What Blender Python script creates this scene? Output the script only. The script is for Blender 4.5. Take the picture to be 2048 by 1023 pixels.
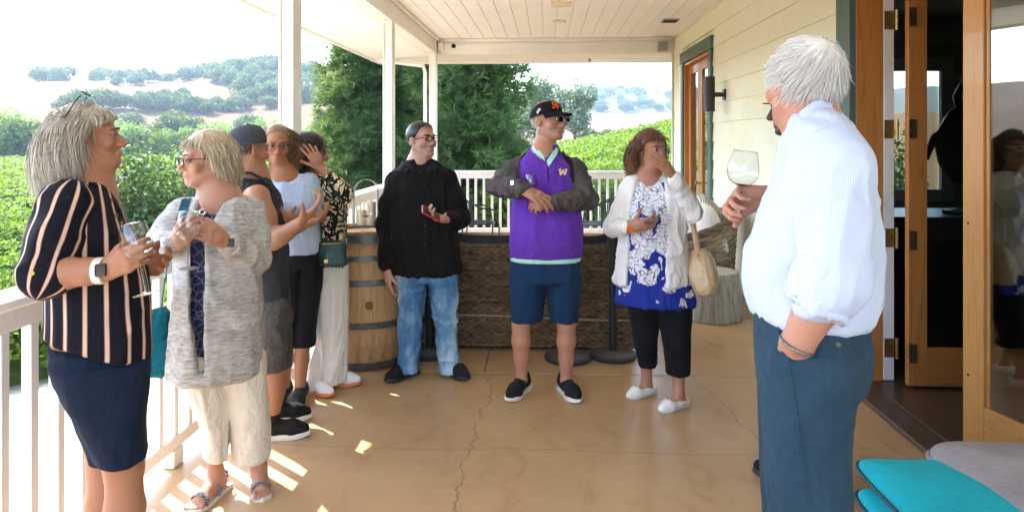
import bpy, bmesh, math, random
import numpy as np
from mathutils import Vector, Matrix
from mathutils.bvhtree import BVHTree
for _o in list(bpy.data.objects): bpy.data.objects.remove(_o)
random.seed(7); np.random.seed(7)
sc = bpy.context.scene
COL = sc.collection
# ---------------------------------------------------------------- camera
FPX, HOR, CX, CAMH = 1365.0, 275.0, 1024.0, 1.6       # focal length and horizon in pixels of the 2048 px wide photograph
YAW = math.atan(71 / FPX)
cam = bpy.data.cameras.new('camera'); camo = bpy.data.objects.new('camera', cam); COL.objects.link(camo)
camo.location = (0, 0, CAMH); camo.rotation_euler = (math.pi / 2, 0, YAW)
cam.sensor_width = 36.0; cam.lens = FPX / 2048 * 36.0; cam.shift_y = -(511.5 - HOR) / 2048
cam.clip_start = 0.05; cam.clip_end = 9000
sc.camera = camo
# ---------------------------------------------------------------- sky, sun, exposure
SUN_EL = math.radians(47.5); SUN_H = Vector((-0.8, 0.6))
world = bpy.data.worlds.new('World'); sc.world = world; world.use_nodes = True
wn = world.node_tree.nodes; wl = world.node_tree.links; wn.clear()
sky = wn.new('ShaderNodeTexSky'); sky.sky_type = 'NISHITA'; sky.sun_disc = False
sky.sun_elevation = SUN_EL; sky.sun_rotation = math.atan2(SUN_H.x, SUN_H.y)
sky.altitude = 100; sky.air_density = 1.0; sky.dust_density = 1.0; sky.ozone_density = 1.0
bg = wn.new('ShaderNodeBackground'); bg.inputs[1].default_value = 0.15
wo = wn.new('ShaderNodeOutputWorld'); wl.new(sky.outputs[0], bg.inputs[0]); wl.new(bg.outputs[0], wo.inputs[0])
sl = bpy.data.lights.new('sun', 'SUN'); sl.energy = 2.0; sl.angle = math.radians(0.5); sl.color = (1.0, 0.95, 0.88)
so = bpy.data.objects.new('sun', sl); COL.objects.link(so)
_to = Vector((SUN_H.x * math.cos(SUN_EL), SUN_H.y * math.cos(SUN_EL), math.sin(SUN_EL)))
so.rotation_euler = _to.to_track_quat('Z', 'Y').to_euler(); so.location = (-20, 15, 30)
vs = sc.view_settings; vs.view_transform = 'Standard'; vs.look = 'None'; vs.exposure = 3.4; vs.gamma = 1.0; vs.use_curve_mapping = False
sc.render.engine = 'CYCLES'; cy = sc.cycles
cy.use_denoising = True; cy.max_bounces = 8; cy.diffuse_bounces = 5; cy.glossy_bounces = 4; cy.transmission_bounces = 8
cy.transparent_max_bounces = 16; cy.volume_bounces = 0; cy.caustics_reflective = False; cy.caustics_refractive = False
cy.sample_clamp_indirect = 6.0; cy.use_adaptive_sampling = True; cy.adaptive_threshold = 0.01
# ---------------------------------------------------------------- pixel <-> place helpers
CR = np.array((math.cos(YAW), math.sin(YAW), 0.0)); CF = np.array((-math.sin(YAW), math.cos(YAW), 0.0)); CU = np.array((0, 0, 1.0))
CAM = np.array((0, 0, CAMH))
def at(px, py, d): return CAM + CR * ((px - CX) / FPX * d) + CF * d + CU * ((HOR - py) / FPX * d)
def on_ground(px, py, z=0.0): return at(px, py, FPX * (CAMH - z) / (py - HOR))
def y_on(px, X):                                       # where a column of the photograph meets the plane x = X
    r = (px - CX) / FPX
    return X * (r * math.sin(YAW) + math.cos(YAW)) / (r * math.cos(YAW) - math.sin(YAW))
# ---------------------------------------------------------------- noise
_P = np.random.RandomState(3).permutation(256); _P = np.concatenate([_P, _P, _P])
_VV = np.random.RandomState(4).rand(1024)
def vnoise(p):
    p = np.asarray(p, float); i = np.floor(p).astype(int); f = p - i; f = f * f * (3 - 2 * f); i &= 255
    out = 0
    for dx in (0, 1):
        wx = f[:, 0] if dx else 1 - f[:, 0]
        for dy in (0, 1):
            wy = f[:, 1] if dy else 1 - f[:, 1]
            for dz in (0, 1):
                wz = f[:, 2] if dz else 1 - f[:, 2]
                h = _P[(_P[(_P[(i[:, 0] + dx) & 255] + i[:, 1] + dy) & 255] + i[:, 2] + dz) & 255]
                out = out + wx * wy * wz * _VV[h]
    return out
def fbm(p, o=3):
    p = np.asarray(p, float); s = 0; a = .5
    for k in range(o): s = s + a * vnoise(p * 2 ** k + 17 * k); a *= .5
    return s / (1 - .5 ** o)
def sst(a, b, x): t = np.clip((x - a) / (b - a), 0, 1); return t * t * (3 - 2 * t)
# ---------------------------------------------------------------- materials
MATS = {}
class NT:
    def __init__(s, name):
        m = bpy.data.materials.new(name); m.use_nodes = True; s.m = m; s.n = m.node_tree.nodes; s.l = m.node_tree.links; s.n.clear()
        s.out = s.n.new('ShaderNodeOutputMaterial')
    def node(s, t, **kw):
        n = s.n.new('ShaderNode' + t)
        for k, v in kw.items(): setattr(n, k, v)
        return n
    def put(s, sock, v):
        if v is None: return
        if isinstance(v, bpy.types.NodeSocket): s.l.new(v, sock)
        elif isinstance(v, (tuple, list)) and len(v) == 3 and sock.type == 'RGBA': sock.default_value = (*v, 1)
        else: sock.default_value = v
    def coord(s, which='Object', scale=(1, 1, 1)):
        tc = s.node('TexCoord'); mp = s.node('Mapping'); s.l.new(tc.outputs[which], mp.inputs[0]); mp.inputs['Scale'].default_value = scale
        return mp.outputs[0]
    def noise(s, scale=5, detail=4, rough=.55, co=None, vec=(1, 1, 1), dist=0):
        n = s.node('TexNoise'); n.inputs['Scale'].default_value = scale; n.inputs['Detail'].default_value = detail
        n.inputs['Roughness'].default_value = rough; n.inputs['Distortion'].default_value = dist
        s.l.new(co if co is not None else s.coord(scale=vec), n.inputs['Vector']); return n.outputs['Fac']
    def ramp(s, fac, stops, interp='LINEAR'):
        r = s.node('ValToRGB'); r.color_ramp.interpolation = interp; e = r.color_ramp.elements
        while len(e) < len(stops): e.new(.5)
        for el, (p, c) in zip(e, stops): el.position = p; el.color = (*c, 1) if len(c) == 3 else c
        s.l.new(fac, r.inputs[0]); return r.outputs[0]
    def mix(s, f, a, b, mode='MIX'):
        n = s.node('MixRGB', blend_type=mode); s.put(n.inputs[0], f); s.put(n.inputs[1], a); s.put(n.inputs[2], b); return n.outputs[0]
    def math(s, op, a, b=None, c=None):
        n = s.node('Math', operation=op); s.put(n.inputs[0], a)
        if b is not None: s.put(n.inputs[1], b)
        if c is not None: s.put(n.inputs[2], c)
        return n.outputs[0]
    def attr(s, name, out='Color'): n = s.node('Attribute', attribute_name=name); return n.outputs[out]
    def sep(s, v): n = s.node('SeparateXYZ'); s.l.new(v, n.inputs[0]); return n.outputs
    def bump(s, h, strength=.3, dist=.01, nrm=None):
        b = s.node('Bump'); b.inputs['Strength'].default_value = strength; b.inputs['Distance'].default_value = dist; s.put(b.inputs['Height'], h)
        if nrm is not None: s.put(b.inputs['Normal'], nrm)
        return b.outputs[0]
    def bsdf(s, col, rough=.6, nrm=None, metal=0, spec=.5, trans=0, ior=1.45, sss=0, sheen=0, coat=0, emit=None, alpha=None):
        p = s.node('BsdfPrincipled'); s.put(p.inputs['Base Color'], col); s.put(p.inputs['Roughness'], rough); p.inputs['Metallic'].default_value = metal
        p.inputs['Specular IOR Level'].default_value = spec; p.inputs['Transmission Weight'].default_value = trans; p.inputs['IOR'].default_value = ior
        if nrm is not None: s.put(p.inputs['Normal'], nrm)
        if sss: p.inputs['Subsurface Weight'].default_value = sss; p.inputs['Subsurface Radius'].default_value = (1, .35, .2); p.inputs['Subsurface Scale'].default_value = .008
        if sheen: p.inputs['Sheen Weight'].default_value = sheen; p.inputs['Sheen Roughness'].default_value = .5
        if coat: p.inputs['Coat Weight'].default_value = coat
        if alpha is not None: s.put(p.inputs['Alpha'], alpha)
        s.l.new(p.outputs[0], s.out.inputs[0]); return p
def sh(c, k): return tuple(min(1, max(0, x * k)) for x in c)
def plain(name, col, rough=.6, var=.12, scale=8, bump=.15, bscale=None, metal=0, spec=.5, vec=(1, 1, 1), sheen=0, bdist=.004, coat=0):
    if name in MATS: return MATS[name]
    t = NT(name); f = t.noise(scale, 4, vec=vec)
    c = t.ramp(f, [(.3, sh(col, 1 - var)), (.7, sh(col, 1 + var))])
    nb = t.bump(t.noise(bscale or scale * 6, 3, vec=vec), bump, bdist) if bump else None
    t.bsdf(c, rough, nb, metal, spec, sheen=sheen, coat=coat); MATS[name] = t.m; return t.m
def cloth(name, col, var=.10, fold=.5, weave=600, rough=.85, dark=None):
    """woven fabric: soft tone variation, fine weave and small creases in the relief"""
    if name in MATS: return MATS[name]
    t = NT(name); f = t.noise(9, 5, .6)
    c = t.ramp(f, [(.3, sh(col, 1 - var)), (.7, sh(col, 1 + var))])
    h1 = t.noise(22, 3, .5, vec=(1, 1, .6), dist=1.2); h2 = t.noise(weave, 2)
    n = t.bump(h1, min(1, fold * 1.5), .016); n = t.bump(h2, .12, .001, n)
    t.bsdf(c, rough, n, sheen=.02, spec=.12); MATS[name] = t.m; return t.m
# ---------------------------------------------------------------- objects
def tag(o, label=None, cat=None, group=None, kind=None):
    if label: o['label'] = label
    if cat: o['category'] = cat
    if group: o['group'] = group
    if kind: o['kind'] = kind
    return o
def empty(name, loc=(0, 0, 0), rz=0.0):
    o = bpy.data.objects.new(name, None); COL.objects.link(o); o.location = tuple(loc); o.rotation_euler = (0, 0, rz); o.empty_display_size = .1; return o
def wm(o): return (wm(o.parent) @ o.matrix_parent_inverse if o.parent else Matrix()) @ o.matrix_basis
LOCAL = [False]                                        # True while a person is built: parts are then given in the person's own frame
def link(name, me, parent=None, loc=None, rot=None):
    o = bpy.data.objects.new(name, me); COL.objects.link(o)
    if parent is not None:
        o.parent = parent
        if not LOCAL[0]: o.matrix_parent_inverse = wm(parent).inverted()
    if loc is not None: o.location = tuple(loc)
    if rot is not None: o.rotation_euler = rot
    return o
def mesh(name, v, f, mat=None, smooth=False):
    me = bpy.data.meshes.new(name)
    v = np.asarray(v, np.float32)
    if isinstance(f, np.ndarray) and f.ndim == 2:
        n, k = f.shape
        me.vertices.add(len(v)); me.vertices.foreach_set('co', v.ravel())
        me.loops.add(n * k); me.loops.foreach_set('vertex_index', f.astype(np.int32).ravel())
        me.polygons.add(n); me.polygons.foreach_set('loop_start', np.arange(0, n * k, k, dtype=np.int32)); me.polygons.foreach_set('loop_total', np.full(n, k, np.int32))
        me.update(calc_edges=True)
    else:
        me.from_pydata([tuple(map(float, q)) for q in v], [], [tuple(map(int, q)) for q in f]); me.update()
    if mat is not None: me.materials.append(mat)
    if smooth: me.polygons.foreach_set('use_smooth', np.ones(len(me.polygons), bool)); me.update()
    return me
def vattr(me, name, vals, kind='FLOAT'):
    a = me.attributes.new(name, kind if kind != 'COL' else 'FLOAT_COLOR', 'POINT')
    if kind == 'COL': a.data.foreach_set('color', np.asarray(vals, np.float32).ravel())
    else: a.data.foreach_set('value', np.asarray(vals, np.float32).ravel())
class MB:
    """collects shapes for ONE mesh"""
    def __init__(s): s.v = []; s.f = []
    def add(s, v, f):
        n = len(s.v); s.v += [tuple(map(float, q)) for q in v]; s.f += [tuple(int(i) + n for i in q) for q in f]; return s
    def box(s, lo, hi, bev=0.0):
        lo, hi = [min(a, b) for a, b in zip(lo, hi)], [max(a, b) for a, b in zip(lo, hi)]
        if bev <= 0:
            v = [(x, y, z) for x in (lo[0], hi[0]) for y in (lo[1], hi[1]) for z in (lo[2], hi[2])]
            return s.add(v, [(0, 1, 3, 2), (4, 6, 7, 5), (0, 4, 5, 1), (2, 3, 7, 6), (0, 2, 6, 4), (1, 5, 7, 3)])
        b = bev; v = []; idx = {}
        for i in (0, 1):
            for j in (0, 1):
                for k in (0, 1):
                    c = [(lo, hi)[q][a] for a, q in enumerate((i, j, k))]; sg = [1 if q == 0 else -1 for q in (i, j, k)]
                    for ax in range(3):
                        p = [c[a] + (0 if a == ax else sg[a] * b) for a in range(3)]
                        idx[(i, j, k, ax)] = len(v); v.append(p)
        f = []
        for ax in range(3):
            a1, a2 = [a for a in range(3) if a != ax]
            for q in (0, 1):
                loop = []
                for (m, n) in ((0, 0), (1, 0), (1, 1), (0, 1)):
                    t = [0, 0, 0]; t[ax] = q; t[a1] = m; t[a2] = n; loop.append(idx[(*t, ax)])
                flip = (q == 0) ^ (ax == 1); f.append(tuple(loop[::-1] if flip else loop))
        for ax in range(3):
            a1, a2 = [a for a in range(3) if a != ax]
            for m in (0, 1):
                for n in (0, 1):
                    def g(q, nax): t = [0, 0, 0]; t[ax] = q; t[a1] = m; t[a2] = n; return idx[(*t, nax)]
                    f.append((g(0, a1), g(1, a1), g(1, a2), g(0, a2)))
        for i in (0, 1):
            for j in (0, 1):
                for k in (0, 1): f.append((idx[(i, j, k, 0)], idx[(i, j, k, 1)], idx[(i, j, k, 2)]))
        return s.add(v, f)
    def tube(s, pts, r, n=8, cap=True, flat=1.0):
        pts = [np.asarray(p, float) for p in pts]; rr = r if hasattr(r, '__len__') else [r] * len(pts)
        base = len(s.v); up = None
        for i, p in enumerate(pts):
            d = pts[min(i + 1, len(pts) - 1)] - pts[max(i - 1, 0)]; d = d / (np.linalg.norm(d) + 1e-9)
            if up is None: up = np.array((0, 0, 1.0)) if abs(d[2]) < .9 else np.array((1.0, 0, 0))
            a = np.cross(d, up); a /= np.linalg.norm(a) + 1e-9; b = np.cross(a, d); up = b
            for k in range(n):
                t = 2 * math.pi * k / n; s.v.append(tuple(p + rr[i] * (math.cos(t) * a + flat * math.sin(t) * b)))
        for i in range(len(pts) - 1):
            for k in range(n):
                q = base + i * n; s.f.append((q + k, q + (k + 1) % n, q + n + (k + 1) % n, q + n + k))
        if cap:
            s.f.append(tuple(base + k for k in range(n))[::-1]); s.f.append(tuple(base + (len(pts) - 1) * n + k for k in range(n)))
        return s
    def lathe(s, prof, n=24, c=(0, 0, 0), close=True):
        base = len(s.v)
        for (r, z) in prof:
            for k in range(n):
                t = 2 * math.pi * k / n; s.v.append((c[0] + r * math.cos(t), c[1] + r * math.sin(t), c[2] + z))
        for i in range(len(prof) - 1):
            for k in range(n):
                q = base + i * n; s.f.append((q + k, q + (k + 1) % n, q + n + (k + 1) % n, q + n + k))
        if close:
            s.f.append(tuple(base + k for k in range(n))[::-1]); s.f.append(tuple(base + (len(prof) - 1) * n + k for k in range(n)))
        return s
    def prism(s, poly, h, axis=2, off=0.0):
        """poly (list of 2D points) extruded from off to off+h along axis"""
        n = len(poly); v = []
        for q in (off, off + h):
            for (a, b) in poly: p = [a, b]; p.insert(axis, q); v.append(p)
        return s.add(v, [tuple(range(n))[::-1], tuple(range(n, 2 * n))] + [(i, (i + 1) % n, n + (i + 1) % n, n + i) for i in range(n)])
    def mesh(s, name, mat=None, smooth=False):
        me = mesh(name, s.v, s.f, mat)
        bm = bmesh.new(); bm.from_mesh(me); bmesh.ops.recalc_face_normals(bm, faces=bm.faces); bm.to_mesh(me); bm.free()
        if smooth:
            me.polygons.foreach_set('use_smooth', np.ones(len(me.polygons), bool)); me.set_sharp_from_angle(angle=math.radians(40))
        return me
    def build(s, name, mat, parent=None, smooth=False, loc=None, rot=None): return link(name, s.mesh(name, mat, smooth), parent, loc, rot)
def bx(name, lo, hi, mat, parent=None, bev=0.003): return MB().box(lo, hi, bev).build(name, mat, parent)
# ================================================================ materials of the porch
def m_floor():
    t = NT('stained_concrete'); co = t.coord()
    a = t.noise(.9, 6, .6, co); b = t.noise(7, 5, .65, co); g = t.noise(260, 2, .5, co)
    c = t.ramp(a, [(.25, (.36, .205, .092)), (.5, (.47, .295, .145)), (.75, (.55, .365, .195))])
    c = t.mix(t.math('MULTIPLY', t.ramp(b, [(.35, (0, 0, 0)), (.75, (1, 1, 1))]), .35), c, (.56, .40, .24))
    c = t.mix(t.math('MULTIPLY', g, .18), c, (.30, .20, .11))
    sp = t.noise(38, 2, .5, co); c = t.mix(t.math('MULTIPLY', t.math('GREATER_THAN', sp, .74), .5), c, (.16, .09, .05))
    st = t.noise(2.3, 6, .7, t.coord(scale=(1.6, .8, 1)), dist=1.5); c = t.mix(t.math('MULTIPLY', t.ramp(st, [(.52, (0, 0, 0)), (.70, (1, 1, 1))]), .42), c, (.25, .135, .06))
    sc_ = t.noise(5, 5, .75, t.coord(scale=(1, 7, 1)), dist=.8); c = t.mix(t.math('MULTIPLY', t.ramp(sc_, [(.60, (0, 0, 0)), (.68, (1, 1, 1))]), .20), c, (.62, .46, .29))
    xyz = t.sep(co); crack = None
    for (x0, y0, slope, amp, w, lo, hi, seed) in ((-.37, 4.2, .035, .16, .0032, 1.0, 4.70, 1.3), (1.17, 3.4, -.16, .12, .0026, 1.5, 4.70, 5.1), (-.1, 6.0, .03, .12, .003, 4.8, 8.0, 9.7)):
        cv = t.node('CombineXYZ'); t.put(cv.inputs[1], xyz[1]); cv.inputs[0].default_value = seed
        n1 = t.noise(2.6, 6, .72, cv.outputs[0])
        cx = t.math('ADD', t.math('MULTIPLY', t.math('SUBTRACT', n1, .5), amp * 2), t.math('MULTIPLY_ADD', t.math('SUBTRACT', xyz[1], y0), slope, x0))
        dd = t.math('ABSOLUTE', t.math('SUBTRACT', xyz[0], cx))
        wv = t.math('MULTIPLY', t.noise(9, 3, .6, cv.outputs[0]), w * 2)
        k = t.math('MULTIPLY', t.math('LESS_THAN', dd, wv), t.math('MULTIPLY', t.math('GREATER_THAN', xyz[1], lo), t.math('LESS_THAN', xyz[1], hi)))
        crack = k if crack is None else t.math('MAXIMUM', crack, k)
    cv = t.node('CombineXYZ'); t.put(cv.inputs[0], xyz[0]); cv.inputs[1].default_value = 3.3
    n2 = t.noise(1.4, 5, .6, cv.outputs[0])
    dd = t.math('ABSOLUTE', t.math('SUBTRACT', xyz[1], t.math('MULTIPLY_ADD', n2, .16, 3.42)))
    crack = t.math('MAXIMUM', crack, t.math('MULTIPLY', t.math('LESS_THAN', dd, .0035), .6))
    c = t.mix(t.math('MULTIPLY', crack, .7), c, (.10, .055, .025))
    r = t.ramp(b, [(.3, (.30, .30, .30)), (.75, (.48, .48, .48))])
    n = t.bump(t.math('ADD', g, t.math('MULTIPLY', crack, -3)), .10, .002); n = t.bump(t.noise(14, 4, .6, co), .05, .01, n)
    t.bsdf(c, r, n, spec=.45); return t.m
def m_paint(name, col, rough=.5, grime=.16):
    t = NT(name); co = t.coord(); a = t.noise(1.7, 5, .6, co); b = t.noise(30, 4, .6, t.coord(scale=(1, 1, .25)))
    c = t.ramp(a, [(.3, sh(col, 1 - grime)), (.7, col)])
    c = t.mix(t.math('MULTIPLY', t.ramp(b, [(.52, (0, 0, 0)), (.78, (1, 1, 1))]), .30), c, sh(col, .66))
    t.bsdf(c, rough, t.bump(t.noise(70, 3, .6, co), .08, .002), spec=.4); return t.m
def m_wood(name, c1, c2, axis='z', rough=.42, scale=1.0):
    t = NT(name); v = {'z': (9, 9, .55), 'y': (9, .55, 9), 'x': (.55, 9, 9)}[axis]
    co = t.coord(scale=tuple(q * scale for q in v)); a = t.noise(3.2, 6, .62, co, dist=1.4); b = t.noise(22, 4, .6, co)
    c = t.ramp(a, [(.28, c1), (.52, c2), (.72, sh(c1, 1.25))]); c = t.mix(t.math('MULTIPLY', b, .35), c, sh(c1, .55))
    t.bsdf(c, rough, t.bump(b, .12, .002), spec=.45, coat=.12); return t.m
def m_glass(name, tint=(1, 1, 1), refl=1.0, base=.045):
    t = NT(name); lw = t.node('LayerWeight'); lw.inputs[0].default_value = .5
    f = t.math('MULTIPLY_ADD', t.math('POWER', lw.outputs['Facing'], 4.0), refl * .85, base)
    tr = t.node('BsdfTransparent'); tr.inputs[0].default_value = (*tint, 1); gl = t.node('BsdfGlossy'); gl.inputs['Roughness'].default_value = .01
    mx = t.node('MixShader'); t.put(mx.inputs[0], f); t.l.new(tr.outputs[0], mx.inputs[1]); t.l.new(gl.outputs[0], mx.inputs[2]); t.l.new(mx.outputs[0], t.out.inputs[0]); return t.m
M_FLOOR = m_floor(); M_WHITE = m_paint('white_paint', (.84, .83, .80)); M_CEIL = m_paint('ceiling_paint', (.85, .83, .79), .5, .06)
M_BEAM = m_paint('cream_paint', (.80, .775, .71), .5, .10); M_SIDING = m_paint('siding_paint', (.83, .81, .62), .5, .06); M_GREEN = m_paint('green_trim', (.085, .135, .115), .45)
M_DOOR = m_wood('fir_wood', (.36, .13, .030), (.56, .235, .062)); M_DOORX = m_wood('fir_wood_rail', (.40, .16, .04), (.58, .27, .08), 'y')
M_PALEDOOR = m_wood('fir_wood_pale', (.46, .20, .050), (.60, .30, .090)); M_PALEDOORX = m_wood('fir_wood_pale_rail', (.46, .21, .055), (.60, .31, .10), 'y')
M_SILL = m_wood('dark_sill', (.045, .026, .018), (.09, .055, .04), 'y', .3); M_BLACK = plain('black_metal', (.018, .018, .02), .38, .1, 20, .05)
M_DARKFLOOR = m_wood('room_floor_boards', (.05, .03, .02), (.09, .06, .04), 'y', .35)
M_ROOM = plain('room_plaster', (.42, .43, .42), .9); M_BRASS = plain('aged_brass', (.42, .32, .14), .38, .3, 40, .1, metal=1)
M_GLASS = m_glass('window_glass', (.80, .84, .82), 1.0, .16); M_DARK = plain('dark_recess', (.02, .022, .022), .8); M_GREY = plain('grey_housing', (.33, .33, .31), .6, .1, 30)
M_ROOF = plain('roof_shingle', (.12, .11, .10), .9, .3, 12)
# ================================================================ the porch
ZC, ZB = 3.18, 2.93                                   # ceiling and underside of the beams
XR, XW, YE = -1.83, 2.0, 10.9                         # railing line, house wall, far end of the porch
fl = tag(empty('porch_floor', (0, 4.5, 0)), kind='structure')
YJ = y_on(1000, 0) if False else float(on_ground(1000, 745)[1])
XJ = float(on_ground(975, 715)[0])
for (x0, x1, y0, y1) in ((-2.1, XW + .2, -2.4, .9), (-2.1, XW + .2, .907, YJ), (-2.1, XJ, YJ + .008, 7.6), (XJ + .006, XW + .2, YJ + .008, 7.6), (-2.1, XJ, 7.607, 11.15), (XJ + .006, XW + .2, 7.607, 11.15)):
    bx('slab', (x0, y0, -.12), (x1, y1, 0), M_FLOOR, fl, .004)
bx('joint_bed', (-2.09, -2.39, -.6), (XW + .19, 11.14, -.012), M_DARK, fl, 0)
# ceiling boards, each its own
ce = tag(empty('ceiling', (0, 4.5, ZC)), kind='structure')
nb = 20; wb = (XW + .01 + 1.76) / nb
for i in range(nb):
    x0 = -1.76 + i * wb
    o = bx('plank', (x0 + .003, -2.3, ZC + random.uniform(-.0012, .0012)), (x0 + wb - .003, 10.86, ZC + .02), M_CEIL, ce, .004)
bx('backing_board', (-1.76, -2.3, ZC + .012), (XW, 10.86, ZC + .05), M_BEAM, ce, 0)
rf = tag(empty('roof', (0, 4.5, ZC + .2)), kind='structure')
bx('roof_deck', (-2.99, -2.3, ZC + .06), (7.2, 12.05, ZC + .2), M_ROOF, rf, 0)
bx('soffit', (-2.95, -2.3, ZB + .004), (-1.935, 12.0, ZB + .05), M_CEIL, rf, 0)
bx('soffit', (-1.93, 11.015, ZB + .004), (2.6, 12.0, ZB + .05), M_CEIL, rf, 0)
bx('fascia', (-2.99, -2.3, ZB - .03), (-2.955, 12.04, ZC + .058), M_BEAM, rf, 0)
bx('fascia', (-2.95, 12.005, ZB - .03), (2.6, 12.04, ZC + .058), M_BEAM, rf, 0)
bx('gutter', (-3.09, -2.3, ZB + .01), (-2.993, 12.04, ZB + .12), M_GREEN, rf, .01)
g = tag(empty('porch_beam', (-1.83, 4.5, ZB)), 'long cream beam running along the tops of the left porch posts', 'beam')
bx('beam_board', (-1.93, -2.3, ZB), (-1.765, 11.01, ZC + .055), M_BEAM, g, .006)
bx('edge_trim', (-1.762, -2.3, ZC - .045), (-1.72, 10.85, ZC - .003), M_BEAM, g, .006)
g = tag(empty('porch_beam', (0, 10.93, ZB)), 'cream cross beam above the far railing with cable along it', 'beam')
bx('beam_board', (-1.76, 10.87, ZB), (2.06, 11.01, ZC + .055), M_BEAM, g, .006)
bx('edge_trim', (-1.715, 10.835, ZC - .045), (1.995, 10.867, ZC - .003), M_BEAM, g, .006)
MB().tube([(-1.7 + i * .25, 10.862, ZC - .065 - .012 * math.sin(i * .9) - .02 * abs(math.sin(i * .31))) for i in range(15)], .006, 6).build('cable', M_BEAM, g)
# posts
yp = [y_on(589, -1.75), y_on(785, -1.75), y_on(872, -1.75)]
PL = ['nearest white square porch post left of the redwood', 'middle white square porch post between the redwoods', 'white corner porch post at the far end of the left railing']
for i, (y, lab) in enumerate(zip(yp, PL)):
    g = tag(empty('porch_post', (-1.805, y + .07, 0)), lab, 'post', 'porch posts')
    bx('shaft', (-1.862, y, 0), (-1.75, y + .14, ZB - .002), M_WHITE, g, .006)
    for s_ in (-1, 1):
        bx('face_trim', (-1.806 + s_ * .045 - .008, y - .012, .1), (-1.806 + s_ * .045 + .008, y - .001, ZB - .05), M_WHITE, g, .003)
    bx('base_block', (-1.88, y - .016, .001), (-1.732, y + .156, .09), M_WHITE, g, .006)
# railings, one per bay
def railing(a, b, axis, label, feet=()):
    """from a to b along axis (1 = y, 0 = x); the other coordinate is fixed"""
    fix = XR if axis == 1 else YE
    mid = [fix, fix, 0]; mid[axis] = (a + b) / 2
    if axis == 1: mid[0] = fix
    g = tag(empty('porch_railing', mid), label, 'railing', 'white porch railings')
    def B(name, lo, hi, w0, w1, z0, z1, bev=.004):
        p = [0, 0, z0]; q = [0, 0, z1]; p[axis] = lo; q[axis] = hi; p[1 - axis] = fix + w0; q[1 - axis] = fix + w1
        return bx(name, p, q, M_WHITE, g, bev)
    B('top_rail', a, b, -.07, .07, 1.03, 1.07, .008); B('under_rail', a, b, -.022, .022, .945, 1.029)
    B('bottom_rail', a, b, -.024, .024, .085, .15)
    n = int((b - a) / .128); st = (b - a) / n
    me = None
    for i in range(n):
        c = a + (i + .5) * st
        if me is None:
            me = MB().box((-.019, -.019, .1505), (.019, .019, .9445), .003).mesh('baluster', M_WHITE)
        p = [fix, fix, 0]; p[axis] = c; link('baluster', me, g, p)
    for c in feet: B('foot_block', c - .045, c + .045, -.03, .03, 0.001, .0845)
railing(-2.2, 1.55, 1, 'white railing bay at the left edge behind the striped blouse', (.2,))
bx('shaft', (-1.862, 1.57, 0), (-1.75, 1.71, ZB - .002), M_WHITE, tag(empty('porch_post', (-1.805, 1.64, 0)), 'porch post just outside the left edge of the view', 'post', 'porch posts'), .006)
railing(1.73, yp[0] - .003, 1, 'white baluster railing behind the two grey haired women', (3.25,))
railing(yp[0] + .143, yp[1] - .003, 1, 'white baluster railing between the nearest and the middle post', (6.2,))
railing(yp[1] + .143, yp[2] - .003, 1, 'white baluster railing between the middle and the corner post', (9.2,))
railing(-1.74, 1.94, 0, 'white baluster railing across the far end of the porch', (0.1,))
# downpipe outside the corner post
p0 = at(742, 118, 11.9); p1 = at(850, 131, 11.15); p2 = at(851, 420, 11.15); p2[2] = -.6
tag(MB().tube([p0, p0 * .03 + p1 * .97, p1 - np.array((0, 0, .12)), p2], .04, 4).build('downpipe', M_WHITE), 'thin white downpipe leading down beside the far corner post', 'pipe')
# ---------------------------------------------------------------- house wall with lap siding
yd0, yd1 = y_on(1428, XW), y_on(1367, XW)             # far door, outer edges of its green trim
yo1 = y_on(1685, XW); yo0 = 2.30                       # open double door, outer edges of its trim
ZT = 2.83
hw = tag(empty('house_wall', (XW, 6, 0)), 'pale yellow lap siding wall of the house along the right side', 'wall')
ex = .225; nc = 15
for i in range(nc):
    z0 = -.02 + i * ex; z1 = min(z0 + ex + .02, ZC - .004)
    spans = [(-2.4, YE + .09)]
    for (h0, h1) in ((yd0, yd1), (yo0, yo1)):
        if z0 < ZT - .02:
            ns = []
            for (a, b) in spans:
                if h0 > a and h1 < b: ns += [(a, h0 + .004), (h1 - .004, b)]
                else: ns.append((a, b))
            spans = ns
    for (a, b) in spans:
        if a > 4 and b - a > 2.2 and i % 3 == 2:
            m = y_on(1608, XW) if i == 14 else a + (b - a) * random.uniform(.3, .7); cut = [(a, m - .002), (m + .002, b)]
        elif b - a > 8: m = 5.1 + (i % 2) * .9; cut = [(a, m - .002), (m + .002, b)]
        else: cut = [(a, b)]
        for (p, q) in cut:
            MB().prism([(XW - .016, z0), (XW - .002, z1), (XW + .02, z1), (XW + .02, z0)], q - p, 1, p).build('siding_board', M_SIDING, hw)
for (a, b, z0) in ((-2.4, yo0, 0), (yo1, yd0, 0), (yd1, YE + .09, 0), (yo0, yo1, ZT), (yd0, yd1, ZT)):
    bx('wall_core', (XW + .022, a, z0), (XW + .14, b, ZC), M_SIDING, hw, 0)
bx('corner_board', (XW - .03, YE - .02, 0), (XW + .02, YE + .10, ZB - .003), M_BEAM, hw, .004)
MB().tube([(XW - .04, YE - .03, .02), (XW - .04, YE - .03, ZB)], .012, 6).build('conduit', M_BEAM, hw)
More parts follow.
